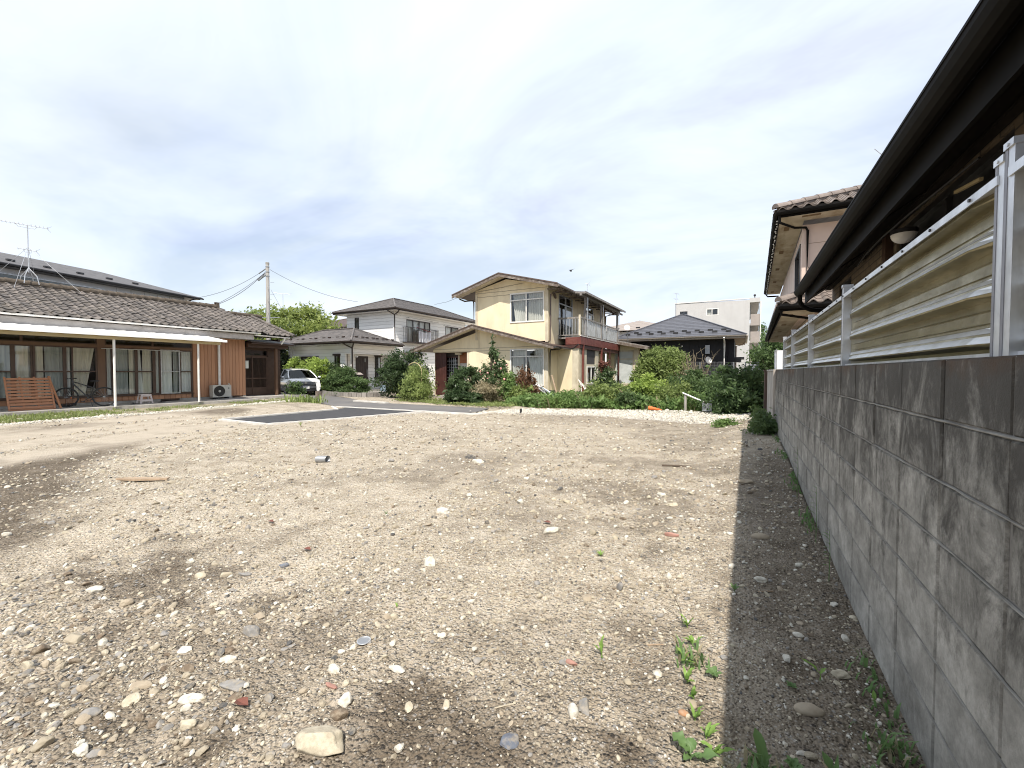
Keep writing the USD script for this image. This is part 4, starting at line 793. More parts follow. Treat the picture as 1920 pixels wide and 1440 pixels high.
MB().box(FX + .10, 12.66, 2.72, FX + .40, 14.9, 2.77).build('porch_soffit', M['frame_brown'], bh)
nb = thing('notice_paper', 'pale paper notice hanging beside the dark sliding entrance door', 'notice', (FX - .1, 12.7, 1.7))
MB().box(FX - .13, 12.625, 1.52, FX - .115, 12.80, 1.87).build('paper', M['paper'], nb); MB().box(FX - .113, 12.62, 1.87, FX - .10, 12.81, 1.90).build('holder', M['aluminium'], nb)
# pantile roof
SLB, E0, R0 = .382, -20.72, -24.5
MB().prism([(E0 - .05, 1.0, 3.20), (E0 - .05, 13.0, 3.20), (R0, 13.0, 4.64), (R0, 1.0, 4.64)], (0, 0, .03)).prism([(R0, 1.0, 4.64), (R0, 13.0, 4.64), (-29.2, 13.0, 2.9), (-29.2, 1., 2.9)], (0, 0, .03)).build('roof_deck', M['under_roof'], bh)
MB().prism([(E0 - .08, 13.0, 3.12), (E0 - .08, 14.55, 3.12), (R0, 15.0, 4.42), (R0, 13.0, 4.42)], (0, 0, .03)).prism([(R0, 13, 4.42), (R0, 15.0, 4.42), (-28.5, 14.6, 2.9), (-28.5, 13., 2.9)], (0, 0, .03)).build('roof_deck', M['under_roof'], bh)
def pantile(p, up, w, L):
    t = np.array([0, .12, .24, .36, .55, .75, 1.0]); h = np.array([.0, .040, .048, .028, .003, -.006, .004])
    al = np.array([0, 1., 0]); nm = np.cross(up, al); nm = nm if nm[2] > 0 else -nm
    r0 = np.array([p + al * (w * a) + nm * (b + .030) for a, b in zip(t, h)]); r1 = np.array([p + al * (w * a) + up * L + nm * b for a, b in zip(t, h)]); low = r0 - nm * .034
    return MB().add(np.vstack([low, r0, r1]), [(k * 7 + i, k * 7 + i + 1, (k + 1) * 7 + i + 1, (k + 1) * 7 + i) for k in range(2) for i in range(6)])
UPB = np.array([-1, 0, SLB]); UPB /= np.linalg.norm(UPB)
UPE = np.array([-1, 0, .335]); UPE /= np.linalg.norm(UPE)
roofT, restT = [], []
for r in range(13):
    for c in range(46):
        y = 14.62 - (c + 1) * .298; ext = y > 12.9
        if y < 1.0: continue
        z0 = 3.165 if ext else 3.245
        p = np.array([E0, y, z0]) + (UPE if ext else UPB) * (r * .318)
        if p[0] < R0 + .1: continue
        if ext and p[1] + .298 > 14.62 + (E0 - p[0]) * .085: pass
        (roofT if (y > 4.0 + (E0 - p[0]) * .25) else restT).append((p, ext))
roofT.sort(key=lambda p: p[0][1])
g = np.random.default_rng(5); deck = MB()
for k, (p, ext) in enumerate(roofT):
    m = pantile(p + g.normal(0, .007, 3), UPE if ext else UPB, .296, .345)
    if k < 300: m.build('tile', M['roof_tile'], bh, smooth=60)
    else: deck.add(m.v[0], m.f[0])
for p, ext in restT: m = pantile(p, UPE if ext else UPB, .296, .345); deck.add(m.v[0], m.f[0])
deck.build('far_tiles', M['roof_tile'], bh, kind='stuff')
for y in np.arange(1.2, 12.8, .30): MB().add(*(lambda m: (np.vstack(m.v), np.vstack(m.f)))(cap_tile((R0, y, 4.75), (R0, y + .32, 4.75), .13))).box(R0 - .12, y, 4.62, R0 + .12, y + .298, 4.75).build('ridge_tile', M['roof_tile_ridge'], bh)
for y in np.arange(13.1, 14.9, .30): MB().add(*(lambda m: (np.vstack(m.v), np.vstack(m.f)))(cap_tile((R0, y, 4.50), (R0, y + .32, 4.50), .11))).box(R0 - .1, y, 4.38, R0 + .1, y + .298, 4.50).build('ridge_tile', M['roof_tile_ridge'], bh)
MB().box(R0 - .14, 12.78, 4.55, R0 + .14, 12.90, 4.94).box(R0 - .08, 12.74, 4.94, R0 + .08, 12.92, 5.0).build('ridge_end_tile', M['roof_tile_ridge'], bh)
for k in range(12):
    p = np.array([E0 + .02, 14.60, 3.21]) + UPE * k * .325; MB().add(*(lambda m: (np.vstack(m.v), np.vstack(m.f)))(cap_tile(p, p + UPE * .36, .08))).build('verge_tile', M['roof_tile'], bh)
slabm = MB().box(-21.62, 1.0, -.05, -19.70, 12.1, .105).box(-23.0, 12.1, -.05, -20.75, 15.4, .13)
tag(slabm.build('porch_slab', M['concrete'], None), 'long concrete slab in front of the brown house', 'slab', kind='structure')

# ---- things on and before that slab
ac = thing('air_conditioner', 'beige outdoor air conditioner unit on feet against the brown boards', 'air conditioner', (-21.3, 11.26, .12))
m = MB(); hb = trimesh.creation.box((.29, .80, .55)); hb.apply_translation((-21.34, 11.27, .46)); m.tm(hb); body = m.build('body', M['ac_beige'], ac)
g = MB()
for r in (.235, .19, .145, .10, .055): a = np.linspace(0, 2 * np.pi, 33); g.tube(np.stack([np.full(33, -21.185), 11.15 + r * np.cos(a), .46 + r * np.sin(a)], 1), .006, 5, cap=False)
for a in np.linspace(0, np.pi, 7)[:-1]: g.bar((-21.183, 11.15 - .235 * math.cos(a), .46 - .235 * math.sin(a)), (-21.183, 11.15 + .235 * math.cos(a), .46 + .235 * math.sin(a)), .006, .006)
g.build('fan_grille', M['dark_metal'], ac)
MB().cyl((-21.194, 11.15, .46), .24, .004, (1, 0, 0), 32).build('fan_opening', M['room_dark'], ac)
MB().cyl((-21.18, 11.15, .46), .055, .012, (1, 0, 0), 20).build('fan_hub', M['ac_beige'], ac)
MB().box(-21.1945, 11.53, .56, -21.19, 11.58, .61).build('badge', M['dark_metal'], ac)
for y in (11.0, 11.5): MB().box(-21.48, y, .105, -21.2, y + .08, .185).build('foot', M['black_plastic'], ac)
MB().tube([(-21.4, 11.68, .5), (-21.45, 11.74, .62), (-21.56, 11.76, .8)], .025, 8).build('pipe', M['ac_beige'], ac)

pl = thing('slatted_wooden_panel', 'orange-brown slatted wooden panel with frame leaning on the slab beside the bicycle', 'panel', (-20.6, 4.6, .11))
A = np.array([-20.35, 0, .14]); T = np.array([-20.75, 0, 1.18]); U = (T - A)
def pp(y, s, o=0.): q = A + U * s; return np.array([q[0] + o, y, q[2]])
for k in range(10): MB().bar(pp(4.52, .05 + k * .098), pp(5.50, .05 + k * .098), .022, .074, up=U).build('slat', M['wood_orange'], pl)
for y in (4.50, 4.84, 5.17, 5.52): MB().bar(pp(y, -.02, .024 if y in (4.50, 5.52) else -.026), pp(y, 1.0, .024 if y in (4.50, 5.52) else -.026), .045, .02, up=(1, 0, .3)).build('batten', M['wood_orange'], pl)
MB().bar((-20.30, 5.66, .12), (-20.74, 5.50, 1.2), .05, .03).build('prop', M['wood_orange'], pl)
MB().bar((-20.35, 4.5, .13), (-20.35, 5.55, .13), .05, .04).build('bottom_rail', M['wood_orange'], pl)

bk = thing('bicycle', 'black flat-bar bicycle parked on the slab before the curtained windows', 'bicycle', (-20.70, 6.15, .11), rz=-38)
def ring(c, r, t, n=28, axis='x'):
    a = np.linspace(0, 2 * np.pi, n + 1); return np.stack([np.full(n + 1, c[0]), c[1] + r * np.cos(a), c[2] + r * np.sin(a)], 1)
W1, W2_ = np.array([-20.70, 5.90, .455]), np.array([-20.70, 6.93, .455])
for w in (W1, W2_):
    wp = MB().tube(ring(w, .33, 0), .020, 8, cap=False).build('tyre', M['rubber'], bk, smooth=True)
    MB().tube(ring(w, .305, 0), .010, 6, cap=False).build('rim', M['dark_metal'], wp)
    s = MB()
    for a in np.linspace(0, 2 * np.pi, 17)[:-1]: s.bar(w, w + np.array([0, .30 * math.cos(a), .30 * math.sin(a)]), .003, .003)
    s.cyl(w - np.array([.04, 0, 0]), .025, .08, (1, 0, 0), 10).build('spokes', M['grey_metal'], wp)
hd, bb, st = np.array([-20.70, 6.08, 1.02]), np.array([-20.70, 6.50, .42]), np.array([-20.70, 6.66, .86])
m = MB().tube([hd + (0, .02, -.10), bb], .022).tube([hd + (0, .01, -.02), st + (0, -.02, -.08)], .019).tube([bb, st], .018).tube([bb, W2_], .011).tube([st + (0, 0, -.08), W2_], .010).tube([hd + (0, .025, -.14), hd + (0, -.005, .04)], .024)
m.build('frame', M['dark_metal'], bk)
MB().tube([hd + (-.05, .01, -.12), W1 + (-.05, 0, 0)], .012).tube([hd + (.05, .01, -.12), W1 + (.05, 0, 0)], .012).tube([hd + (-.05, .01, -.12), hd + (.05, .01, -.12)], .013).build('fork', M['dark_metal'], bk)
MB().tube([hd + (0, 0, .04), hd + (0, -.06, .10)], .014).tube([hd + (-.30, -.02, .09), hd + (-.1, -.06, .10), hd + (.1, -.06, .10), hd + (.30, -.02, .09)], .013).tube([hd + (.18, -.05, .1), hd + (.31, -.02, .09)], .018).tube([hd + (-.31, -.02, .09), hd + (-.18, -.05, .1)], .018).build('handlebar', M['black_plastic'], bk)
sd = trimesh.creation.icosphere(2, 1.); sd.apply_scale((.065, .135, .03)); v = sd.vertices; v[:, 0] *= np.where(v[:, 1] < 0, .55, 1.1); sd.apply_translation(st + (0, .02, .16)); MB().tm(sd).build('saddle', M['black_plastic'], bk, smooth=True)
MB().tube([st, st + (0, .02, .14)], .013).build('seat_post', M['dark_metal'], bk)
cr = MB().tube(ring(bb, .09, 0, 20), .008, 6, cap=False).cyl(bb - np.array([.05, 0, 0]), .03, .1, (1, 0, 0), 10).bar(bb + (.06, 0, 0), bb + (.06, -.12, -.12), .02, .012).bar(bb - (.06, 0, 0), bb - (.06, -.12, -.12), .02, .012).build('crank', M['dark_metal'], bk)
for s in (-1, 1): MB().box(bb[0] + s * .10 - .045, bb[1] - s * .12 - .04, bb[2] - s * .12 - .012, bb[0] + s * .10 + .045, bb[1] - s * .12 + .04, bb[2] - s * .12 + .012).build('pedal', M['black_plastic'], bk)
MB().tube([bb + (.03, .05, -.05), bb + (.10, .14, -.30)], .009).build('kickstand', M['dark_metal'], bk)
MB().tube([bb + (0, 0, .085), W2_ + (0, 0, .04)], .005, 5).tube([bb - (0, 0, .085), W2_ - (0, 0, .04)], .005, 5).build('chain', M['dark_metal'], bk)
MB().cyl(W1 + (.012, .14, -.02), .02, .008, (1, 0, 0), 10).build('reflector', M['orange_plastic'], bk)

so = thing('plastic_stool', 'pinkish white plastic step stool with cut-out sides on the slab', 'stool', (-20.9, 8.2, .105))
c = np.array([-20.9, 8.22]); hb_, ht = .17, .12
for sx, sy in ((1, 1), (1, -1), (-1, 1), (-1, -1)):
    MB().bar((c[0] + sx * hb_, c[1] + sy * .19, .105), (c[0] + sx * ht, c[1] + sy * .14, .44), .055, .035).build('leg', M['plastic_stool'], so)
MB().box(c[0] - .14, c[1] - .17, .435, c[0] + .14, c[1] + .17, .465).build('seat', M['plastic_stool'], so)
MB().bar((c[0] + .155, c[1] - .17, .22), (c[0] + .155, c[1] + .17, .22), .02, .07).bar((c[0] - .155, c[1] - .17, .22), (c[0] - .155, c[1] + .17, .22), .02, .07).bar((c[0] - .15, c[1] - .17, .22), (c[0] + .15, c[1] - .17, .22), .02, .07).bar((c[0] - .15, c[1] + .17, .22), (c[0] + .15, c[1] + .17, .22), .02, .07).build('brace', M['plastic_stool'], so)
MB().bar((c[0] + .135, c[1] - .13, .40), (c[0] + .135, c[1] + .13, .40), .018, .05).build('skirt', M['plastic_stool'], so)
for nm, lb, y, x, sc in (('sandal', 'dark sandal lying left of the plastic stool', 7.75, -20.55, 1.0), ('sandal', 'flat dark slipper right of the plastic stool', 8.75, -20.8, 1.2)):
    t = thing(nm, lb, 'sandal', (x, y, .105)); e = trimesh.creation.icosphere(2, 1.); e.apply_scale((.05 * sc, .13 * sc, .018)); e.apply_translation((x, y, .125)); MB().tm(e).build('sole', M['black_plastic'], t)
    MB().tube([(x - .05, y - .02, .125), (x - .02, y - .04, .165), (x + .02, y - .04, .165), (x + .05, y - .02, .125)], .014, 6).build('strap', M['black_plastic'], t)
cb = thing('concrete_block', 'small pale concrete block on the slab right of the bicycle', 'block', (-20.5, 7.05, .105))
MB().wall('x+', -20.40, [(6.98, .105), (7.18, .105), (7.18, .20), (6.98, .20)], [(7.01, .125, 7.07, .18), (7.09, .125, 7.15, .18)], .1).build('body', M['white_paint'], cb)
for lb, y, x, s in (('dark potted plant with round leaves behind the rightmost window pane', 9.98, -21.9, 1.), ('pale potted plant behind the aluminium framed window', 9.42, -21.95, .8)):
    t = thing('potted_plant', lb, 'potted plant', (x, y, .4)); MB().cyl((x, y, .40), .09, .2, n=14, r2=.13).build('pot', M['pot_blue'], t)
    g = np.random.default_rng(int(y * 10)); m = MB()
    for _ in range(60):
        d = g.normal(size=3); d[2] = abs(d[2]); d /= np.linalg.norm(d); c0 = np.array([x, y, .66]) + d * .2 * g.uniform(.4, 1) * s; a = np.cross(d, (.3, .5, .8)); a /= np.linalg.norm(a); b = np.cross(d, a); m.quad(c0 - a * .05, c0 - b * .03, c0 + a * .05, c0 + b * .03)
    m.build('foliage', M['leaf_mid'], t)

# rooftop antenna
def antenna(name, label, base, h, boom, n, elem, rot, legs=True, second=None, mt='aluminium', guys=()):
    t = thing(name, label, 'antenna', base); b = np.array(base, float); top = b + (0, 0, h)
    MB().tube([b + (0, 0, .35 if legs else 0), top], .018, 8).build('mast', M[mt], t)
    if legs:
        for sx, sy in ((.28, .2), (-.28, .2), (.28, -.2), (-.28, -.2)):
            MB().tube([b + (sx, sy, -.12 if sx else 0), b + (sx * .8, sy * .8, .2), b + (sx * .1, sy * .1, .48), b + (0, 0, .55)], .014, 6).build('leg', M[mt], t)
    for bt, bl, nn, el in [(top, boom, n, elem)] + ([second] if second else []):
        d = np.array([math.cos(rot), math.sin(rot), 0]); a = np.array([-d[1], d[0], 0])
        bm_ = MB().tube([bt - d * bl * .55 + (0, 0, .04), bt + d * bl * .45 - (0, 0, .0)], .011, 6).build('boom', M[mt], t)
        for k in range(nn): c = bt + d * bl * (-.52 + .95 * k / max(nn - 1, 1)) + (0, 0, .03); MB().tube([c - a * el * .5, c + a * el * .5], .005, 5).build('element', M[mt], bm_)
        e = bt + d * bl * .42
        MB().bar(e - a * el * .2, e + a * el * .7 + (0, 0, .16) + d * .1, .012, .012).bar(e + a * el * .2, e - a * el * .5 - (0, 0, .16) + d * .1, .012, .012).build('reflector', M[mt], bm_)
        MB().tube([bt - d * bl * .25 + (0, 0, .03), bt - d * bl * .2 - (0, 0, .07), bt + d * bl * .15 - (0, 0, .09), bt + d * bl * .2], .008, 5).build('support', M[mt], bm_)
    for gq in guys: MB().tube([b + (0, 0, h * .62), np.array(gq)], .006, 5).build('guy_wire', M[mt], t)
    return t
antenna('tv_antenna', 'tall twin yagi television antenna with splayed legs on the brown tile roof ridge', (-24.5, 6.05, 4.85), 2.15, 1.25, 12, .34, 1.25, second=(np.array([-24.5, 6.05, 6.05]), .5, 4, .3), guys=[(-23.0, 5.3, 4.35), (-23.4, 7.2, 4.5), (-25.6, 6.6, 4.5), (-25.6, 5.0, 4.5)])

# ---------------------------------------------------------------- grey house behind it
gh = thing('grey_panel_house', 'pale grey panelled house with dark low roof rising behind the tiled ridge', 'house', (-30.5, 8, 0), rz=15.6)
GX = -30.4
MB().wall('x+', GX, [(-2, 0), (15.2, 0), (15.2, 6.12), (-2, 6.12)], [(5.5, 4.9, 10.6, 5.90)], .15).build('wall', M['grey_wall'], gh)
MB().box(GX - 8, 15.05, 0, GX - .151, 15.2, 6.12).build('wall', M['grey_wall'], gh)
for y in np.arange(11.2, 15.1, .75): MB().box(GX + .0005, y, 3, GX + .004, y + .02, 6.1).build('panel_joint', M['grey_metal'], gh)
w = MB().pbox('x+', GX, 5.5, -.08, 4.9, 5.56, .03, 5.90).pbox('x+', GX, 10.54, -.08, 4.9, 10.6, .03, 5.90).pbox('x+', GX, 5.56, -.08, 5.84, 10.54, .03, 5.90).pbox('x+', GX, 5.56, -.08, 4.9, 10.54, .03, 4.96).build('window', M['aluminium'], gh)
MB().pbox('x+', GX, 5.56, -.03, 4.96, 10.54, -.02, 5.84).build('pane', M['pane_dark'], w)
MB().box(GX - 1.2, 4, 4, GX - 1.1, 12, 6).build('inner_wall', M['room_dark'], gh)
MB().box(GX - 8.2, -2.6, 6.122, GX + .62, 15.8, 6.18).build('soffit', M['dark_metal'], gh)
MB().prism([(GX + .72, -2.7, 6.20), (GX + .72, 15.9, 6.20), (GX - 1.8, 11.6, 7.12), (GX - 1.8, -2.7, 7.12)], (0, 0, .05)).prism([(GX + .72, 15.9, 6.20), (GX - 8, 15.9, 6.20), (GX - 1.8, 11.6, 7.12)], (0, 0, .05)).prism([(GX - 1.8, -2.7, 7.12), (GX - 1.8, 11.6, 7.12), (GX - 8, 15.9, 6.2), (GX - 8, -2.7, 6.2)], (0, 0, .05)).build('roof', M['grey_roof'], gh)
half_gutter(MB(), (GX + .74, -2.7, 6.20), (GX + .74, 15.9, 6.20), .07, (1, 0, 0)).build('gutter', M['dark_metal'], gh)
for y in np.arange(5.2, 13, 1.35): MB().box(GX + .1, y, 6.46, GX + .22, y + .28, 6.54).build('snow_guard', M['dark_metal'], gh)
MB().box(GX - .6, 15.25, 5.5, GX + .2, 16.5, 5.6).prism([(GX + .3, 15.22, 5.86), (GX + .3, 16.6, 5.60), (GX - 3, 16.6, 5.60), (GX - 3, 15.22, 5.86)], (0, 0, .05)).build('lower_roof', M['grey_roof'], gh)
MB().box(GX - 3, 15.21, 0, GX - .1, 16.2, 5.55).build('wall', M['grey_wall'], gh)
MB().tube([(GX + .7, 15.4, 6.14), (GX + .3, 15.3, 6.0), (GX + .06, 15.28, 5.9), (GX + .06, 15.28, 5.3)], .04, 8).build('downpipe', M['dark_metal'], gh)
# ---------------------------------------------------------------- white clapboard house
WX, WY = -20.8, 18.45
wh = thing('white_house', 'white clapboard two-storey house with dark hip roofs and corner entrance porch', 'house', (WX, 20, 0))
MB().wall('y-', WY, [(-26.7, 0), (-21.42, 0), (-21.42, 2.45), (WX, 2.45), (WX, 3.0), (-26.7, 3.0)], [(-25.5, 1.5, -23.85, 2.28), (-22.34, .95, -21.84, 2.36)], .15).build('wall', M['white_siding'], wh)
MB().wall('x+', WX, [(WY + .151, 2.45), (22.05, 2.45), (22.05, 0), (30.5, 0), (30.5, 5.42), (22.05, 5.42), (22.05, 3.0), (WY + .151, 3.0)], [(22.85, .9, 24.6, 2.55), (23.25, 3.42, 25.85, 5.03), (27.73, 3.55, 29.5, 4.95)], .15).build('wall', M['white_siding'], wh)
MB().wall('y-', 22.05, [(-25.35, 2.9), (WX - .151, 2.9), (WX - .151, 5.42), (-25.35, 5.42)], [(-24.55, 4.1, -24.12, 5.2)], .15).build('wall', M['white_siding'], wh)
MB().box(-25.35, 22.201, 2.9, -25.2, 30.4, 5.42).box(-25.35, 30.35, 0, WX - .151, 30.5, 5.42).box(-26.7, 18.601, 0, -26.55, 22.2, 3.0).build('wall', M['white_siding'], wh)
# porch recess
MB().wall('x+', WX - 1.0, [(WY + .16, .2), (22.05, .2), (22.05, 2.46), (WY + .16, 2.46)], [(19.62, .22, 20.66, 2.36), (21.25, .95, 21.78, 2.38)], .1).build('wall', M['white_siding'], wh)
MB().box(WX - .999, 22.051, .2, WX - .151, 22.15, 2.449).build('wall', M['white_siding'], wh)
MB().box(WX - 1.0, WY + .16, 2.451, WX - .16, 22.05, 2.49).build('porch_ceiling', M['white_trim'], wh)
MB().box(WX - .999, WY - .1, 0, WX + .25, 22.04, .20).box(WX + .25, 18.9, 0, WX + .65, 21.4, .10).build('porch_step', M['concrete'], wh)
MB().box(WX - .12, WY + .0, .2, WX, WY + .12, 2.449).build('corner_post', M['white_trim'], wh)
MB().box(-26.74, WY - .03, 0, -26.60, WY + .02, 3.0).box(WX - .05, 22.0, 3.0, WX + .03, 22.1, 5.42).build('corner_trim', M['white_trim'], wh)
MB().tube([(-26.35, WY - .05, 3.0), (-26.35, WY - .05, .1)], .03, 8).build('downpipe', M['white_trim'], wh)
# door
DXX = WX - 1.0
d = MB().pbox('x+', DXX, 19.62, -.06, .22, 20.66, .01, 2.36).build('door', M['dark_brown'], wh)
for u in np.arange(19.72, 20.6, .15): MB().pbox('x+', DXX, u, .0105, .3, u + .07, .02, 2.28).build('door_panel', M['dark_brown'], d)
MB().pbox('x+', DXX, 20.36, .0105, 1.98, 20.42, .022, 2.22).build('door_light', M['frosted'], d)
MB().tube([(DXX + .06, 20.5, 1.0), (DXX + .06, 20.5, 1.5)], .015, 6).build('handle', M['chrome'], d)
for pl_, ps, a, b, z0, z1 in (('x+', DXX, 21.25, 21.78, .95, 2.38), ('y-', WY, -22.34, -21.84, .95, 2.36)):
    f = window(wh, pl_, ps, a, b, z0, z1, 'dark_brown', fw=.06, panes='pane_dark'); MB().pbox(pl_, ps, a - .06, .012, z1 - .02, b + .06, .10, z1 + .10).pbox(pl_, ps, a - .03, .012, z0 - .10, b + .03, .12, z0).build('shelf', M['dark_brown'], f)
    MB().pbox(pl_, ps, a - .2, -.4, z0 - .2, b + .2, -.38, z1 + .2).build('inner_wall', M['room_dark'], f)
window(wh, 'y-', WY, -25.5, -23.85, 1.5, 2.28, 'dark_brown', bars=(-24.7,), panes='pane_dark', curtains=[(-25.4, -23.9, 1.5, 2.25, 'lace')])
MB().pbox('y-', WY, -25.6, .01, 2.285, -23.75, .2, 2.33).build('window_hood', M['dark_brown'], wh)
f = window(wh, 'y-', 22.05, -24.55, -24.12, 4.1, 5.2, 'dark_brown', fw=.05, panes='pane_dark'); curtain(f, 'y-', 22.05, -24.5, -24.15, 4.12, 5.15, 'lace', -.25)
f = window(wh, 'x+', WX, 23.25, 25.85, 3.42, 5.03, 'dark_brown', bars=(23.95, 24.62, 25.25), rails=(), fw=.07, panes='pane', curtains=[(23.3, 23.95, 3.45, 5.0, 'lace'), (25.28, 25.8, 3.45, 5.0, 'lace'), (24.02, 24.55, 4.35, 5.0, 'curtain_white'), (24.7, 25.2, 4.3, 5.0, 'curtain_white')])
window(wh, 'x+', WX, 27.73, 29.5, 3.55, 4.95, 'dark_brown', bars=(28.6,), fw=.07, curtains=[(27.75, 28.5, 3.6, 4.9, 'curtain_white'), (28.7, 29.4, 3.6, 4.9, 'lace')])
window(wh, 'x+', WX, 22.85, 24.6, .9, 2.55, 'dark_brown', bars=(23.7,), fw=.07, panes='pane_dark', curtains=[(22.9, 24.5, .95, 2.5, 'lace')])
MB().pbox('x+', WX, 22.7, .01, 2.62, 24.9, .35, 2.68).build('window_hood', M['dark_brown'], wh)
for y in np.arange(0, 1): pass
# balcony rail and drying pole
bl = MB().pbox('x+', WX, 22.85, .01, 3.36, 26.35, .42, 3.42).pbox('x+', WX, 22.85, .39, 4.42, 26.35, .42, 4.46).pbox('x+', WX, 22.85, .01, 4.42, 22.88, .39, 4.46).pbox('x+', WX, 26.32, .01, 4.42, 26.35, .39, 4.46).build('balcony', M['dark_brown'], wh)
for y in np.arange(22.87, 26.4, .152): MB().pbox('x+', WX, y, .395, 3.42, y + .02, .415, 4.42).build('baluster', M['dark_brown'], bl)
for y in (22.86, 26.33):
    for w_ in (.1, .25): MB().pbox('x+', WX, y, w_, 3.42, y + .02, w_ + .02, 4.42).build('baluster', M['dark_brown'], bl)
MB().tube([(WX + .30, 23.1, 5.13), (WX + .30, 26.5, 5.06)], .016, 6).bar((WX, 23.2, 5.1), (WX + .32, 23.2, 5.12), .03, .03).bar((WX, 26.0, 5.1), (WX + .32, 26.0, 5.07), .03, .03).build('drying_pole', M['grey_metal'], wh)
MB().tube([(WX + .2, 27.3, 5.02), (WX + .2, 30.0, 4.95)], .016, 6).bar((WX, 27.5, 5.0), (WX + .22, 27.5, 5.0), .03, .03).bar((WX, 29.8, 5.0), (WX + .22, 29.8, 4.96), .03, .03).build('drying_pole', M['grey_metal'], wh)
tw = thing('hanging_laundry', 'white towels hanging on the upper balcony of the white house', 'laundry', (WX + .3, 24.6, 4.3))
n = 40; yy = np.linspace(24.15, 25.6, n); m = MB()
zt = 4.33 - .12 * np.sin((yy - 24.15) / 1.45 * np.pi); ww = WX + .30 + .03 * np.sin(yy * 23)
m.add(np.vstack([np.stack([ww, yy, zt], 1), np.stack([ww + .01, yy, np.full(n, 3.47)], 1)]), [(i, i + 1, n + i + 1, n + i) for i in range(n - 1)]); m.build('towel', M['towel'], tw, smooth=True)
MB().tube([(WX + .30, 24.0, 4.5), (WX + .31, 24.5, 4.42), (WX + .29, 25.0, 4.36), (WX + .3, 25.6, 4.30)], .035, 6).build('hanger', M['flower_heads'], tw)
# roofs
def eaved_roof(T, x0, x1, y0, y1, z0, slope, step, mt, gm_='dark_brown', fascia_h=.16, soff='white_trim', guards=0):
    hip_courses(x0, x1, y0, y1, z0, slope, step).build('roof', M[mt], T)
    hip_caps(x0, x1, y0, y1, z0, slope).build('hip_cap', M[mt], T)
    MB().box(x0 + .04, y0 + .04, z0 - fascia_h, x1 - .04, y0 + .06, z0 - .002).box(x1 - .06, y0 + .061, z0 - fascia_h, x1 - .04, y1 - .04, z0 - .002).box(x0 + .04, y0 + .061, z0 - fascia_h, x0 + .06, y1 - .04, z0 - .002).box(x0 + .061, y1 - .06, z0 - fascia_h, x1 - .061, y1 - .04, z0 - .002).build('fascia', M[gm_], T)
    MB().box(x0 + .062, y0 + .062, z0 - fascia_h + .02, x1 - .062, y1 - .062, z0 - fascia_h + .035).build('soffit', M[soff], T)
    g = half_gutter(MB(), (x0, y0 - .02, z0 - .03), (x1, y0 - .02, z0 - .03), .06, (0, -1, 0)); half_gutter(g, (x1 + .02, y0, z0 - .03), (x1 + .02, y1, z0 - .03), .06, (1, 0, 0)); g.build('gutter', M[gm_], T)
eaved_roof(wh, -27.45, -20.05, 17.72, 22.15, 3.16, .44, .20, 'shingle')
eaved_roof(wh, -26.05, -20.05, 21.35, 31.9, 5.58, .40, .20, 'shingle')
MB().tube([(-20.05, 17.95, 3.09), (-20.3, 18.1, 2.95), (-20.72, 18.40, 2.78), (-20.73, 18.40, .2)], .045, 8).tube([(-20.9, 17.72, 3.09), (-20.85, 18.1, 2.92), (-20.73, 18.40, 2.78)], .04, 8).build('downpipe', M['dark_brown'], wh)
MB().tube([(-20.06, 21.8, 5.5), (-20.4, 21.95, 5.32), (-20.73, 22.02, 5.2), (-20.73, 22.02, 3.3)], .045, 8).tube([(-20.9, 21.36, 5.5), (-20.85, 21.7, 5.36), (-20.73, 22.0, 5.2)], .04, 8).build('downpipe', M['dark_brown'], wh)
for k, x in enumerate(np.arange(-26.4, -20.7, .62)): MB().box(x, 18.25 + .1 * (k % 2), 3.43, x + .2, 18.33 + .1 * (k % 2), 3.50).build('snow_guard', M['dark_brown'], wh)
for k, y in enumerate(np.arange(18.5, 21.8, .42)): MB().box(-20.62 + .1 * (k % 2), y, 3.43, -20.54 + .1 * (k % 2), y + .2, 3.50).build('snow_guard', M['dark_brown'], wh)
MB().box(WX + .01, 22.25, 5.22, WX + .10, 22.45, 5.33).ball((WX + .10, 22.55, 5.2), .05, 1).build('outdoor_light', M['white_paint'], wh)
for k, x in enumerate((-21.25, -21.0)): MB().cyl((x, WY + .6, 2.30), .065, .10, (0, -1, 0), 14).build('porch_light', M['white_paint'], wh)
# planters, pots, mailbox, edging
pb = thing('mailbox', 'dark mailbox on a post with pale pitched lid before the white porch', 'mailbox', (-20.2, 18.2, 0))
MB().box(-20.35, 18.1, .75, -19.95, 18.45, 1.18).build('box', M['dark_metal'], pb); MB().prism([(-20.4, 18.05, 1.18), (-19.9, 18.05, 1.18), (-20.15, 18.05, 1.30)], (0, .45, 0)).build('lid', M['balcony_taupe'], pb); MB().box(-20.22, 18.2, 0, -20.08, 18.34, .75).build('post', M['dark_metal'], pb)
for lb, x, y, r, h, mt in (('blue-grey glazed plant pot at the left on the porch step', -20.35, 20.6, .27, .45, 'pot_blue'), ('blue-grey rectangular planter box on the porch step right of the pot', -20.3, 21.5, .26, .38, 'pot_blue')):
    t = thing('plant_pot', lb, 'plant pot', (x, y, .1)); MB().cyl((x, y, .0), r * .8, h, n=18 if r > .265 else 4, r2=r).cyl((x, y, h), r * 1.06, .05, n=18 if r > .265 else 4).build('pot', M[mt], t); MB().cyl((x, y, h + .051), r * .9, .01, n=16).build('soil', M['rust_brown'], t)
t = thing('stone_planter', 'white stone planter with reddish flowers beside the entrance path', 'planter', (-19.5, 22.4, 0)); MB().box(-20.1, 21.75, 0, -18.9, 22.9, .36).box(-20.15, 21.7, .36, -18.85, 22.95, .42).build('planter', M['light_block'], t)
g = np.random.default_rng(3); m = MB()
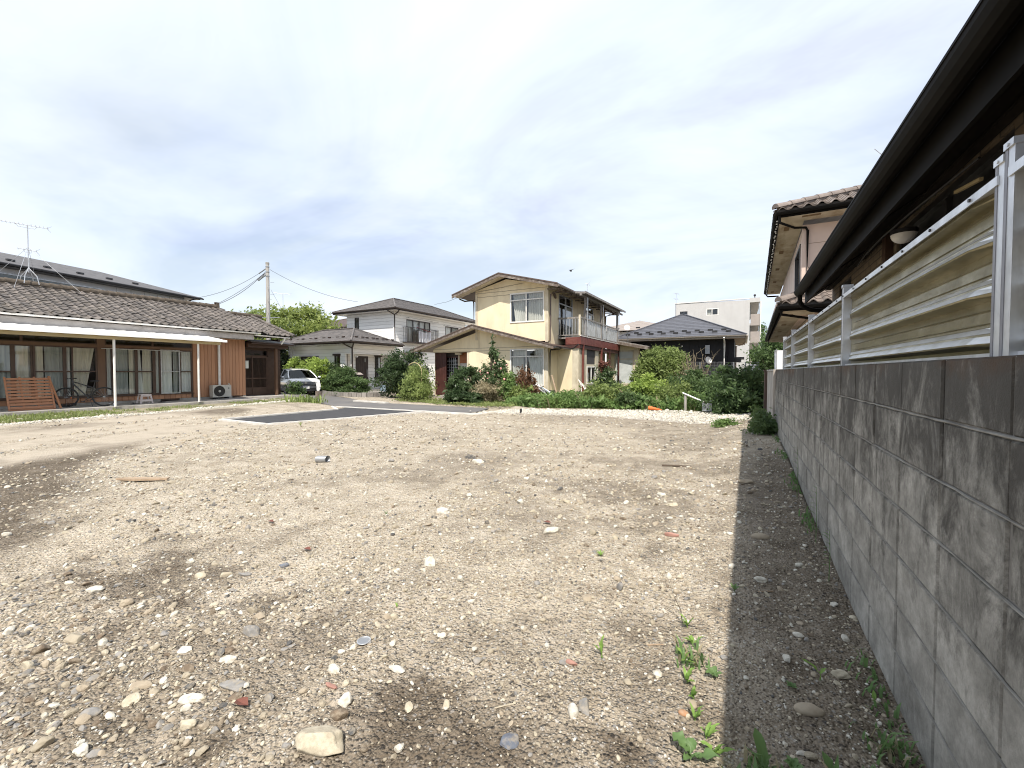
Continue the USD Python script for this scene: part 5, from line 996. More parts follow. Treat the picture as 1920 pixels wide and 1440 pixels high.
for _ in range(160): c0 = np.array([g.uniform(-20, -19), g.uniform(21.9, 22.8), g.uniform(.42, .66)]); a = g.normal(size=3) * .06; b = g.normal(size=3) * .06; m.quad(c0 - a, c0 - b, c0 + a, c0 + b)
m.build('flowers', M['flower_heads'], t)
ed = thing('stone_edging', 'low edging of pale square stones round the shrub bed', 'edging', (-20, 16.9, 0)); g = np.random.default_rng(8)
pts = [(-22.6, 17.25), (-20.4, 16.62), (-18.4, 16.35), (-17.5, 16.5), (-17.3, 17.1), (-17.6, 17.9)]
for (ax, ay), (bx, by) in zip(pts[:-1], pts[1:]):
    L = math.hypot(bx - ax, by - ay); n = int(L / .27)
    for k in range(n):
        t0, t1 = (k + .05) / n, (k + .95) / n; h = .24 + g.uniform(-.03, .03); MB().bar((ax + (bx - ax) * t0, ay + (by - ay) * t0, h / 2), (ax + (bx - ax) * t1, ay + (by - ay) * t1, h / 2), .16, h).build('stone', M['light_block'], ed)

# roof of another house between the tree and the white house
rb = thing('brown_roofed_house', 'grey house with brown roof partly hidden behind the round tree', 'house', (-36, 30, 0))
MB().box(-42, 30.4, 0, -33.4, 38, 5.5).build('wall', M['grey_wall'], rb)
eaved_roof(rb, -43, -32.6, 29.6, 39, 5.75, .35, .3, 'sheet_roof_brown', soff='grey_wall')
window(rb, 'y-', 30.39, -36.2, -34.8, 4.1, 5.1, 'dark_brown', panes='pane_dark')

# ---------------------------------------------------------------- yellow house
yh = thing('yellow_house', 'weathered yellow two-storey house with low gables, balcony and maroon trim', 'house', (-11, 20, 0))
YY = 18.0; XL, XS, X2, XR = -14.3, -12.16, -11.66, -7.77
# lower front
MB().wall('y-', YY, [(XS, .1), (XR, .1), (XR, 2.60), (-11.46, 3.32), (XL, 2.52), (XL, 2.34), (XS, 2.34)], [(-9.7, .70, -7.98, 2.40)], .15).build('wall', M['yellow_wall'], yh)
MB().wall('x+', XS, [(YY + .151, .1), (18.9, .1), (18.9, 2.34), (YY + .151, 2.34)], [], .12).build('wall', M['cream_trim'], yh)
MB().box(XL, YY + .151, .1, XL + .12, 24, 2.5).build('wall', M['yellow_wall'], yh)
# alcove: maroon boarding, lattice glass door, board sign, pale panel
for k in range(7): MB().pbox('y-', 18.16, XL + .03 + k * .1, -.02, .15, XL + .122 + k * .1, .02, 2.34).build('board', M['maroon_dark'], yh)
MB().box(XL + .12, 18.2, .1, -13.86, 19.2, 2.34).build('closet', M['maroon_dark'], yh)
MB().box(XL + .1, 18.2, .0, XS, 19.3, .28).box(-13.6, 17.5, 0, -12.2, 18.2, .16).build('porch_floor', M['concrete'], yh)
DY = 18.46
d = MB().pbox('y-', DY, -13.86, -.04, .30, -13.80, .04, 2.34).pbox('y-', DY, -13.0, -.04, .30, -12.93, .04, 2.34).build('door_frame', M['cream_trim'], yh)
dr = MB().pbox('y-', DY, -13.80, -.02, .32, -13.74, .02, 2.14).pbox('y-', DY, -13.06, -.02, .32, -13.0, .02, 2.14).pbox('y-', DY, -13.74, -.02, .32, -13.06, .02, .38).pbox('y-', DY, -13.74, -.02, 2.08, -13.06, .02, 2.14).build('lattice_door', M['maroon_dark'], yh)
for k in range(1, 5): MB().pbox('y-', DY, -13.74 + k * .136 - .009, -.015, .38, -13.74 + k * .136 + .009, .015, 2.08).build('lattice_bar', M['aluminium'], dr)
for k in range(1, 10): MB().pbox('y-', DY, -13.74, -.013, .38 + k * .17 - .009, -13.06, .013, .38 + k * .17 + .009).build('lattice_bar', M['aluminium'], dr)
MB().pbox('y-', DY, -13.74, -.008, .38, -13.06, -.004, 2.08).build('pane', M['pane_dark'], dr)
curtain(dr, 'y-', DY, -13.7, -13.1, .4, 2.0, 'lace', -.15)
MB().pbox('y-', DY, -12.92, -.06, .28, XS - .01, -.02, 1.80).build('panel', M['fascia_pinkgrey'], yh)
MB().pbox('y-', DY, -12.92, -.04, 1.80, XS - .01, .02, 2.33).build('board_sign', M['wood_sign'], yh)
MB().pbox('y-', DY, -13.80, -.06, 2.14, -13.0, .0, 2.33).build('transom', M['room_dark'], yh)
MB().box(-13.05, 18.2, 2.22, -12.7, 18.35, 2.32).build('porch_light', M['cream_trim'], yh)
MB().box(XL, 19.4, .2, XR - .2, 19.45, 2.4).build('inner_wall', M['room_dark'], yh)
# gable joints and corner trims
for (a, b, z) in ((XL, XR, 2.50), (XL, XR, 2.36)): MB().pbox('y-', YY, a, .0005, z, b, .006, z + .014).build('joint', M['old_wood'], yh)
MB().pbox('y-', YY, -11.465, .0005, 2.52, -11.45, .006, 3.3).build('joint', M['old_wood'], yh)
MB().pbox('y-', YY, XR - .16, .0008, .1, XR, .02, 2.6).pbox('y-', YY, XS, .0008, .1, XS + .10, .02, 2.34).build('corner_board', M['cream_trim'], yh)
f = window(yh, 'y-', YY, -9.72, -7.96, .70, 2.42, 'white_paint', bars=(-8.87,), rails=(2.06,), fw=.06, proud=.03)
curtain(f, 'y-', YY, -9.65, -9.05, .72, 2.04, 'lace', -.13); curtain(f, 'y-', YY, -8.82, -8.02, .72, 2.04, 'curtain_white', -.13, gather=(-8.6, -8.02)); curtain(f, 'y-', YY, -9.6, -8.95, 2.1, 2.38, 'lace', -.13); curtain(f, 'y-', YY, -8.5, -8.0, 2.1, 2.38, 'lace', -.13)
# upper storey
MB().wall('y-', YY + .002, [(X2, 2.75), (XR + .001, 2.75), (XR + .001, 5.30), (-9.95, 5.72), (X2, 5.30)], [(-9.7, 3.66, -7.98, 5.0)], .15).build('wall', M['yellow_wall'], yh)
MB().wall('x+', XR, [(YY + .153, .1), (19.14, .1), (27.1, .1), (27.1, 5.3), (YY + .153, 5.3)], [(19.25, 2.95, 21.15, 5.05), (22.9, 3.9, 24.6, 5.0), (22.4, .4, 25.8, 2.45)], .15).build('wall', M['yellow_wall'], yh)
MB().box(X2, YY + .153, 2.75, X2 + .15, 27, 5.3).box(X2 + .151, 26.95, .1, XR - .151, 27.1, 5.3).build('wall', M['yellow_wall'], yh)
MB().box(X2 + .2, 21.5, 2.8, X2 + .25, 26.8, 5.2).box(X2 + .3, 21.5, 2.8, XR - .3, 21.55, 5.2).build('inner_wall', M['room_dark'], yh)
MB().pbox('y-', YY, X2, .0, 5.16, XR, .008, 5.175).build('joint', M['old_wood'], yh)
MB().pbox('y-', YY, XR - .14, .0, 2.7, XR, .02, 5.2).pbox('y-', YY, X2, .0, 2.9, X2 + .12, .02, 5.15).build('corner_board', M['cream_trim'], yh)
MB().pbox('y-', YY, X2 + .12, .0, 4.97, -9.74, .006, 4.985).build('joint', M['old_wood'], yh)
f = window(yh, 'y-', YY, -9.72, -7.96, 3.64, 5.02, 'white_paint', bars=(-8.87,), rails=(4.68,), fw=.06, proud=.03)
curtain(f, 'y-', YY, -9.62, -8.98, 3.68, 4.66, 'lace', -.13, gather=(-9.5, -8.98)); curtain(f, 'y-', YY, -8.82, -8.03, 3.68, 4.66, 'lace', -.13); curtain(f, 'y-', YY, -9.6, -8.9, 4.71, 4.98, 'lace', -.13); curtain(f, 'y-', YY, -8.8, -8.0, 4.71, 4.98, 'lace', -.13)
# gable roofs: sheet, barge boards, soffit
def gable(T, xl, zl, xa, za, xr, zr, yf, yb, th, mt, barge, bh_=.17):
    MB().prism([(xl, yf, zl), (xa, yf, za), (xr, yf, zr), (xr, yf, zr - th), (xa, yf, za - th), (xl, yf, zl - th)][:3] + [(xr, yf, zr - th), (xa, yf, za - th), (xl, yf, zl - th)], (0, 0.0001, 0))
    for (ax, az), (bx, bz) in (((xl, zl), (xa, za)), ((xa, za), (xr, zr))):
        MB().prism([(ax, yf + .03, az), (bx, yf + .03, bz), (bx, yf + .03, bz - th), (ax, yf + .03, az - th)], (0, yb - yf, 0)).build('roof', M[mt], T)
        b = MB().prism([(ax, yf, az - .006), (bx, yf, bz - .006), (bx, yf, bz - bh_), (ax, yf, az - bh_)], (0, .028, 0)); b.build('barge_board', M[barge], T)
        MB().prism([(ax, yf - .02, az + .02), (bx, yf - .02, bz + .02), (bx, yf - .02, bz - .03), (ax, yf - .02, az - .03)], (0, .018, 0)).build('barge_trim', M['sheet_roof_brown'], T)
        MB().prism([(ax, yf + .03, az - th - .003), (bx, yf + .03, bz - th - .003), (bx, yf + .03, bz - th - .018), (ax, yf + .03, az - th - .018)], (0, .64, 0)).build('soffit', M['soffit_cream'], T)
gable(yh, -15.25, 2.47, -11.46, 3.60, -7.22, 2.50, 17.35, 22.0, .06, 'sheet_roof_brown', 'old_wood')
gable(yh, -12.62, 5.10, -9.98, 5.90, -7.05, 5.16, 17.35, 28.6, .06, 'sheet_roof_brown', 'old_wood')
MB().box(-7.30, 17.4, 5.03, -7.26, 28.5, 5.10).build('fascia', M['old_wood'], yh)
half_gutter(MB(), (-7.02, 17.36, 5.07), (-7.02, 28.4, 5.07), .055, (1, 0, 0)).build('gutter', M['old_wood'], yh)
for y in np.arange(17.9, 28.4, .91): MB().bar((XR, y, 5.06), (-7.08, y, 5.02), .05, .07).build('rafter', M['old_wood'], yh)
MB().tube([(-12.55, 17.9, 4.98), (-12.3, 18.0, 4.86), (-11.75, 17.94, 4.85), (-11.72, 17.94, 4.7), (-11.72, 17.94, 3.45)], .035, 8).build('downpipe', M['dark_brown'], yh)
MB().tube([(-7.05, 18.0, 5.0), (-7.3, 18.06, 4.95), (-7.70, 18.1, 4.85), (-7.72, 18.1, 2.75)], .035, 8).build('downpipe', M['sheet_roof_brown'], yh)
MB().tube([(-6.9, 17.6, 2.42), (-7.2, 18.0, 2.36), (-7.68, 18.08, 2.34), (-7.72, 18.1, 2.2), (-7.72, 18.1, .1)], .035, 8).build('downpipe', M['dark_brown'], yh)
half_gutter(MB(), (-7.16, 17.3, 2.44), (-7.16, 19.4, 2.44), .065, (1, 0, 0)).tube([(-7.16, 19.2, 2.42), (-6.95, 19.1, 2.45), (-6.7, 19.0, 2.62)], .03, 6).build('gutter', M['dark_metal'], yh)
MB().tube([(XR + .02, 18.5, 5.0), (XR + .08, 18.6, 4.85), (XR + .02, 18.8, 4.8)], .06, 8).build('vent_hood', M['sheet_roof_brown'], yh)
# balcony
BXR, BY0, BY1 = -6.62, 19.14, 25.95
bal = MB().box(XR + .002, BY0 + .02, 2.90, BXR - .04, BY1, 2.98).build('balcony', M['weathered_grey_wood'], yh)
MB().box(BXR - .03, BY0 - .02, 2.62, BXR, BY1 + .35, 3.00).box(XR + .4, BY0 - .02, 2.62, BXR - .031, BY0 + .01, 2.96).build('fascia_board', M['maroon'], yh)
MB().box(BXR - .04, BY0 - .03, 3.001, BXR + .015, BY1 + .36, 3.03).build('flashing', M['white_paint'], yh)
MB().box(XR + .01, BY0, 2.44, BXR - .04, BY1, 2.60).build('balcony_ceiling', M['maroon_dark'], yh)
MB().box(XR + .003, BY0, 3.82, BXR, BY0 + .05, 3.90).box(BXR - .05, BY0 + .051, 3.83, BXR, BY1, 3.90).build('rail', M['weathered_grey_wood'], yh, label='weathered grey handrail of the balcony')
MB().box(XR + .003, BY0 + .005, 3.04, BXR - .06, BY0 + .045, 3.09).box(BXR - .045, BY0 + .051, 3.05, BXR - .005, BY1, 3.09).build('rail', M['weathered_grey_wood'], yh)
for x in np.arange(XR + .12, BXR - .1, .145): MB().box(x, BY0 + .015, 3.09, x + .022, BY0 + .037, 3.82).build('baluster', M['aluminium'], yh)
MB().box(BXR - .11, BY0 - .01, 3.03, BXR - .03, BY0 + .06, 3.99).build('corner_post', M['cream_trim'], yh)
for y in np.arange(BY0 + .25, BY1 - .1, .22): MB().box(BXR - .034, y, 3.09, BXR - .014, y + .02, 3.83).build('baluster', M['aluminium'], yh)
for a, b in ((19.95, 21.55), (21.75, 23.5), (23.6, 25.9)): MB().box(BXR - .058, a, 3.12, BXR - .052, b, 3.80).build('screen_panel', M['polycarbonate'], yh)
for y, zt in ((19.85, 4.93), (22.45, 4.93), (25.75, 4.93)): MB().box(BXR - .10, y, 3.03, BXR - .01, y + .09, zt).build('balcony_post', M['weathered_grey_wood'], yh); MB().tube([(BXR + .03, y + .15, 3.0), (BXR + .03, y + .15, 4.9)], .02, 6).build('balcony_pipe', M['aluminium'], yh)
MB().bar((BXR - .05, 19.2, 4.93), (BXR - .05, 26.3, 4.93), .09, .09).build('balcony_beam', M['weathered_grey_wood'], yh)
# ragged extension of the roof over the balcony
for k in range(22): y = 19.3 + k * .33; MB().bar((-7.2, y, 5.07), (BXR + .18, y + .04 * math.sin(k * 5), 4.99 - .015 * math.sin(k * 3)), .05, .06).build('rafter', M['weathered_grey_wood'], yh)
MB().prism([(-7.25, 19.35, 5.13), (-6.42, 19.3, 5.03), (-6.38, 26.6, 5.02), (-7.25, 26.7, 5.13)], (0, 0, .025)).build('balcony_roof', M['weathered_grey_wood'], yh)
MB().bar((-6.42, 19.1, 5.0), (-6.40, 26.7, 5.0), .04, .10).build('fascia', M['weathered_grey_wood'], yh)
f = window(yh, 'x+', XR, 19.25, 21.15, 2.95, 5.05, 'aluminium', bars=(20.2,), rails=(4.62,), fw=.06, panes='pane'); curtain(f, 'x+', XR, 20.3, 21.1, 3.0, 4.6, 'lace', -.13)
f = window(yh, 'x+', XR, 22.9, 24.6, 3.9, 5.0, 'aluminium', bars=(23.75,), rails=(4.65,), fw=.06, panes='pane'); curtain(f, 'x+', XR, 23.8, 24.5, 3.95, 4.6, 'curtain_white', -.12)
MB().tube([(-6.95, 26.6, 5.0), (-7.3, 26.9, 4.92), (XR + .06, 27.0, 4.85), (XR + .06, 27.0, 3.2)], .04, 8).build('downpipe', M['maroon_dark'], yh)
# storey below the balcony: projecting bay, open porch, wing
BB = -6.74
MB().wall('y-', 19.16, [(XR + .001, .1), (BB, .1), (BB, 2.60), (XR + .001, 2.60)], [], .14).build('wall', M['yellow_wall'], yh)
MB().wall('x+', BB, [(19.301, .1), (22.3, .1), (22.3, 2.6), (19.301, 2.6)], [(20.35, .75, 21.75, 1.62), (20.35, 1.72, 21.75, 2.6)], .12).build('wall', M['cream_trim'], yh)
MB().pbox('y-', 19.16, BB - .30, .001, .1, BB, .015, 2.6).build('corner_board', M['cream_trim'], yh)
f = window(yh, 'x+', BB, 20.35, 21.75, .75, 1.62, 'white_paint', bars=(21.05,), fw=.06, proud=.03); MB().pbox('x+', BB, 20.3, .0, .66, 21.8, .12, .72).build('sill', M['weathered_grey_wood'], f); curtain(f, 'x+', BB, 20.4, 20.95, .8, 1.58, 'lace', -.15)
MB().pbox('x+', BB, 20.35, -.06, 1.72, 21.75, -.03, 2.6).build('mesh_screen', M['screen_dark'], yh)
MB().box(XR + .1, 22.2, .1, BB - .121, 22.3, 2.6).build('wall', M['cream_trim'], yh)
for y, x in ((19.55, BXR - .03), (22.55, BXR - .03)): MB().box(x - .06, y, 0, x + .03, y + .10, 2.62).build('porch_post', M['maroon'], yh)
for y in (24.2, 26.2): MB().box(BXR - .10, y, 0, BXR - .02, y + .08, 2.62).build('porch_post', M['maroon_dark'], yh)
MB().box(XR, 22.35, .28, BXR - .1, 26.2, .38).build('porch_floor', M['weathered_grey_wood'], yh)
f = window(yh, 'x+', XR, 22.4, 25.8, .4, 2.45, 'cream_trim', bars=(23.3, 24.5), rails=(2.02,), fw=.07, panes='pane_dark'); curtain(f, 'x+', XR, 23.4, 25.7, .45, 2.0, 'curtain', -.3)
# wing at the rear right
WGX = -5.52
MB().wall('y-', 26.4, [(XR + .3, .1), (WGX, .1), (WGX, 2.86), (XR + .3, 3.14)], [(-6.95, .6, -5.82, 2.62)], .14).build('wall', M['yellow_wall'], yh)
MB().pbox('y-', 26.4, WGX - .26, .001, .1, WGX, .02, 2.84).build('corner_board', M['soffit_cream'], yh)
f = window(yh, 'y-', 26.4, -6.98, -5.80, .58, 2.64, 'cream_trim', rails=(2.12,), fw=.07, panes='frosted')
MB().wall('x+', WGX, [(26.541, .1), (31.5, .1), (31.5, 2.86), (26.541, 2.86)], [(26.9, .3, 28.6, 2.6)], .14).build('wall', M['yellow_wall'], yh)
f = window(yh, 'x+', WGX, 26.9, 28.6, .3, 2.6, 'cream_trim', bars=(27.75,), rails=(2.1,), fw=.07, panes='pane'); curtain(f, 'x+', WGX, 27.0, 28.5, .35, 2.05, 'curtain_white', -.12); MB().pbox('x+', WGX, 26.7, .0, .1, 28.8, .5, .26).build('step', M['concrete'], yh)
MB().prism([(-7.6, 25.8, 3.36), (-4.85, 25.8, 2.78), (-4.85, 31.9, 2.78), (-7.6, 31.9, 3.36)], (0, 0, .06)).build('roof', M['weathered_grey_wood'], yh)
MB().prism([(-7.6, 25.77, 3.36), (-4.85, 25.77, 2.78), (-4.85, 25.77, 2.62), (-7.6, 25.77, 3.2)], (0, .028, 0)).build('barge_board', M['old_wood'], yh)
MB().box(-4.9, 25.8, 2.62, -4.87, 31.9, 2.77).build('fascia', M['old_wood'], yh)
antenna('rod_antenna', 'thin rod antenna standing on the ridge of the yellow house', (-8.6, 26.0, 5.45), 1.35, .2, 3, .12, .4, legs=False)
# ---------------------------------------------------------------- black house
kh = thing('black_house', 'single-storey black clad house with low slate grey pyramid roof', 'house', (-3.5, 29, 0))
KY = 26.75
MB().wall('y-', KY, [(-6.9, 0), (-.86, 0), (-.86, 3.18), (-6.9, 3.18)], [], .15).build('wall', M['black_wall'], kh)
MB().box(-.859, KY + .35, 0, -.45, KY + .5, 3.17).box(-.62, KY + .501, 0, -.45, 32.4, 3.17).box(-6.9, 32.3, 0, -.621, 32.45, 3.17).box(-6.9, KY + .151, 0, -6.75, 32.29, 3.17).build('wall', M['black_wall'], kh)
MB().box(-.858, KY + .151, 0, -.80, KY + .349, 3.17).build('wall', M['black_wall'], kh)
eaved_roof(kh, -7.0, .14, 26.0, 33.0, 3.32, .47, .235, 'slate_roof', gm_='gutter_grey', fascia_h=.17, soff='soffit_brown')
for r, off in ((0, 0), (1, .34)):
    for k, x in enumerate(np.arange(-6.3 + off + r * .1, -.3 - r * .3, .68)):
        MB().box(x, 26.42 + .26 * r, 3.32 + .47 * (.42 + .26 * r) + .03, x + .26, 26.50 + .26 * r, 3.32 + .47 * (.42 + .26 * r) + .11).build('snow_guard', M['dark_metal'], kh)
MB().tube([(-.93, 25.94, 3.2), (-.93, 26.1, 3.1), (-.93, 26.66, 2.96), (-.93, 26.68, 2.8), (-.93, 26.68, .1)], .045, 10).build('downpipe', M['white_paint'], kh)
MB().pbox('y-', KY, -1.9, .001, 2.35, -1.66, .13, 2.85).build('meter_box', M['grey_metal'], kh)
MB().cyl((-3.12, KY - .04, 2.82), .045, .05, (0, -1, 0), 12).build('vent_cap', M['white_paint'], kh)
MB().box(-.44, 27.6, 2.05, .05, 28.6, 2.18).box(-.44, 27.65, 1.9, -.1, 28.5, 2.05).build('window_hood', M['dark_metal'], kh)
MB().tube([(.1, 31.0, 3.22), (-.05, 30.8, 3.05), (-.40, 30.6, 2.95), (-.42, 30.6, .1)], .04, 8).build('downpipe', M['soffit_brown'], kh)
def dish(name, label, c, aim, r, base, mt):
    t = thing(name, label, 'satellite dish', base); c, aim = np.array(c, float), np.array(aim, float); aim /= np.linalg.norm(aim)
    a = np.cross(aim, (0, 0, 1)); a /= np.linalg.norm(a); b = np.cross(a, aim); m = MB(); V_, n = [c - aim * .05], 20
    for q in (.35, .7, 1.): V_ += [c + (a * math.cos(k) * .92 + b * math.sin(k)) * r * q - aim * .05 * (1 - q * q) for k in np.linspace(0, 2 * np.pi, n + 1)[:-1]]
    f = [(0, 1 + i, 1 + (i + 1) % n) for i in range(n)]; m.add(V_, f); m.add(V_, [(1 + q * n + i, 1 + q * n + (i + 1) % n, 1 + (q + 1) * n + (i + 1) % n, 1 + (q + 1) * n + i) for q in range(2) for i in range(n)])
    m.build('reflector', M[mt], t, smooth=True); MB().tube([c - b * r * .8, c + aim * r * 1.1 - b * r * .35], .012, 6).cyl(c + aim * r * 1.08 - b * r * .35, .03, .06, -aim, 8).build('feed_arm', M['grey_metal'], t)
    MB().tube([c - aim * .06, np.array(base, float) + (0, 0, .02)], .02, 6).build('mount', M['grey_metal'], t)
dish('satellite_dish', 'white satellite dish on a short mast left of the slate grey roof', (-5.75, 24.4, 3.82), (.35, -1, .45), .18, (-5.75, 24.6, 3.05), 'dish_white')
dish('satellite_dish', 'dark weathered satellite dish on the black wall left of the white downpipe', (-1.7, 26.4, 2.0), (.7, -1, .35), .2, (-1.75, 26.7, 2.05), 'grey_metal')
# grey gabled house between the yellow and the black one
g2 = thing('grey_gabled_house', 'grey house with plain gable roof seen between the yellow and black houses', 'house', (-7.6, 36, 0))
GT = M['grey_roof']
hip_courses(-11.6, -4.0, 33.8, 42, 4.55, .30, .25).build('roof', M['balcony_taupe'], g2)
MB().box(-11.0, 34.5, 0, -4.6, 41.5, 4.5).build('wall', M['grey_wall'], g2)
for x in np.arange(-9, -5, .8): MB().box(x, 34.3, 4.75, x + .3, 34.4, 4.83).build('snow_guard', M['dark_metal'], g2)
g3 = thing('blue_roofed_house', 'grey house whose bluish roof shows between the white and yellow houses', 'house', (-24, 40, 0))
MB().box(-28, 36.6, 0, -16.5, 43, 4.9).build('wall', M['grey_wall'], g3); hip_courses(-28.6, -16, 36, 44, 5.05, .38, .3).build('roof', M['slate_roof'], g3)

# ---------------------------------------------------------------- white apartment building
ap = thing('apartment_building', 'white three-storey apartment building with taupe balconies at its end', 'building', (-3, 54, 0))
AY = 50.
MB().wall('y-', AY, [(-6.6, 0), (.52, 0), (.52, 8.60), (-6.6, 8.72)], [(-3.50, 7.25, -2.34, 7.98), (-6.1, 6.9, -5.35, 7.85)], .2).build('wall', M['apartment_white'], ap)
MB().box(-6.6, AY + .201, 0, -6.4, 66, 8.72).box(.32, AY + .201, 0, .52, 66, 8.35).box(-6.4, 65.8, 0, .32, 66, 8.7).build('wall', M['apartment_white'], ap)
MB().box(-6.4, AY + .3, 8.3, .3, 65.7, 8.35).build('roof', M['concrete'], ap)
MB().box(.5205, AY + .02, 8.36, 1.42, 66, 8.80).build('roof_slab', M['apartment_white'], ap)
MB().box(-6.66, AY - .06, 8.722, .52, AY + .26, 8.79).build('coping', M['white_trim'], ap)
f = window(ap, 'y-', AY, -3.50, -2.34, 7.25, 7.98, 'white_paint', bars=(-2.95,), fw=.08, panes='pane'); curtain(f, 'y-', AY, -3.4, -3.0, 7.3, 7.9, 'lace', -.2); MB().pbox('y-', AY, -3.4, -.9, 7.2, -2.4, -.85, 8).build('inner_wall', M['room_dark'], f)
window(ap, 'y-', AY, -6.1, -5.35, 6.9, 7.85, 'dark_metal', fw=.08, panes='pane_dark')
for z in (1.9, 4.55, 7.20 - .9):
    MB().box(.5205, AY + .05, z - .25, 1.40, 66, z - .06).build('balcony_floor', M['apartment_white'], ap)
    MB().box(.60, AY + .02, z - .28, 1.42, AY + .09, z + .86).box(1.36, AY + .091, z - .28, 1.42, 66, z + .86).build('balcony_front', M['balcony_taupe'], ap)
MB().box(1.30, AY + .3, .1, 1.38, AY + .38, 8.35).build('balcony_post', M['aluminium'], ap)
MB().tube([(1.47, AY + .0, 8.4), (1.47, AY + .0, .1)], .05, 8).build('downpipe', M['white_paint'], ap)
for k, z in enumerate((2.2, 5.0, 6.9)): MB().box(.5205, AY + 1.2, z, .60, AY + 3.2, z + 1.3).build('balcony_door', M['pane_dark'], ap)
MB().cyl((.95, AY + .4, 8.8), .05, .22).ball((.95, AY + .4, 9.1), .12, 1).build('roof_vent', M['dark_metal'], ap)
antenna('mast_antenna', 'slim mast antenna at the left corner of the white apartment building', (-6.5, AY - .1, 5.5), 4.3, .6, 4, .35, .9, legs=False, second=(np.array([-6.5, AY - .1, 9.2]), .6, 4, .35))
# pole far right antenna on the dark house
antenna('roof_antenna', 'small antenna peeping above the black eaves', (3.45, 14.6, 6.3), .74, .8, 4, .3, 2.6, legs=False)
antenna('house_antenna', 'thin television antenna rising behind the round green tree', (-38.9, 26.3, 5.5), 3.3, 1.5, 7, .5, .9, legs=False, guys=[(-42.5, 27, 5.8)])

# ---------------------------------------------------------------- pole and wires
up_ = thing('utility_pole', 'grey concrete utility pole with cables behind the brown tiled roof', 'utility pole', (-29, 18.5, 0))
pb_ = np.array([-29.0, 18.5, 0.])
MB().tube([pb_, pb_ + (0, 0, 8.75)], [.155, .105], 14).build('pole', M['pole_concrete'], up_, smooth=30)
MB().cyl(pb_ + (0, 0, 8.75), .118, .12, n=12).build('cap', M['concrete'], up_)
for z in (8.55, 8.2, 7.9): MB().cyl(pb_ + (0, 0, z), .13, .05, n=14).build('band', M['grey_metal'], up_)
MB().bar(pb_ + (-.1, -.05, 8.45), pb_ + (-.5, -.3, 8.1), .05, .06).bar(pb_ + (-.1, -.05, 8.1), pb_ + (-.55, -.35, 7.65), .12, .14).build('bracket', M['grey_metal'], up_)
for k in range(8):
    z = 5.0 + .42 * k; MB().bar(pb_ + (.12, .1 * (-1) ** k, z), pb_ + (.34, .24 * (-1) ** k, z), .02, .02).build('step_bolt', M['grey_metal'], up_)
MB().bar(pb_ + (-.3, -.5, 5.05), pb_ + (.5, .5, 5.12), .05, .05).build('arm', M['grey_metal'], up_)
def wire(a, b, sag, r=.012, lb=None):
    a, b = np.array(a, float), np.array(b, float); t = np.linspace(0, 1, 24)[:, None]; p = a + (b - a) * t - np.array([0, 0, 1.]) * sag * 4 * t * (1 - t)
    MB().tube(p, r, 5).build('wire', M['wire'], up_)
T_ = pb_ + (-.1, -.1, 8.4)
wire(T_, (-31.2, 14.9, 6.05), .35); wire(T_ - (0, 0, .2), (-31, 15.4, 5.5), .45, .016); wire(T_ - (0.1, .1, .35), (-25.4, 13.0, 4.85), .15)
wire(pb_ + (.1, .1, 8.4), (-24.6, 22.4, 6.4), .35)
wire(pb_ + (.2, .1, 7.0), pb_ + (1.2, .9, 4.6), .05, .008)
pw_ = thing('service_wire', 'thin service wire running from the white house roof to the yellow gable', 'wire', (-16, 21, 5))
MB().tube([(-20.1, 25.5, 6.3), (-16.5, 22.2, 5.75), (-12.6, 18.5, 5.3)], .010, 5).tube([(-12.0, 17.97, 5.22), (-10.5, 17.97, 5.32), (-9.0, 17.96, 5.45)], .008, 5).build('wire', M['wire'], pw_)
lw = thing('power_lines', 'faint parallel power lines right of the apartment building', 'power line', (2, 62, 7))
for k in range(4): MB().tube([(0.9, 66.5, 7.0 - .55 * k), (5, 66, 7.1 - .5 * k), (9, 65, 7.3 - .5 * k)], .02, 5).build('wire', M['grey_metal'], lw)
bd = thing('bird', 'small dark bird flying above the yellow house', 'bird', (-9.4, 20, 6.6))
MB().ball((-8.2, 22, 6.75), .06, 1, (1, 2.2, .8)).add([(-8.2, 21.95, 6.78), (-8.2, 22.08, 6.78), (-8.38, 22.1, 6.86), (-8.2, 21.95, 6.78), (-8.2, 22.08, 6.78), (-8.02, 22.1, 6.86)], [(0, 1, 2), (3, 4, 5)]).build('body', M['dark_metal'], bd)

# ---------------------------------------------------------------- car
car = thing('parked_car', 'white car with black grille parked beside the brown house entrance', 'car', (-23.35, 16.64, 0), rz=-23)
def CB(m, name, mt, parent=None, smooth=False): return m.build(name, M[mt], parent or car, smooth, local=True)
# x forward, y left; nose at x = 1.9
st_ = [  # x, half width, belt z, bottom z
    (-2.3, .70, .95, .42), (-2.2, .82, 1.02, .30), (-1.2, .88, 1.03, .24), (0, .89, 1.02, .22), (1.0, .88, .99, .22), (1.45, .87, .95, .23), (1.70, .84, .87, .24), (1.84, .80, .80, .26)]
ring_ = []
for x, w, zb, z0 in st_:
    ring_.append([(x, -w * .9, z0), (x, -w, z0 + .18), (x, -w, zb - .22), (x, -w * .95, zb - .04), (x, -w * .70, zb + .02 if x > .9 else zb), (x, 0, zb + .05 if x > .9 else zb), (x, w * .70, zb + .02 if x > .9 else zb), (x, w * .95, zb - .04), (x, w, zb - .22), (x, w, z0 + .18), (x, w * .9, z0)])
nv = 11; V_ = np.array(ring_).reshape(-1, 3)
F_ = [(i * nv + j, i * nv + (j + 1) % nv, (i + 1) * nv + (j + 1) % nv, (i + 1) * nv + j) for i in range(len(st_) - 1) for j in range(nv)]
mm = MB().add(V_, F_); mm.add(V_[:nv], [(0, j, j + 1) for j in range(1, nv - 1)]); mm.add(V_[-nv:], [(0, j, j + 1) for j in range(1, nv - 1)])
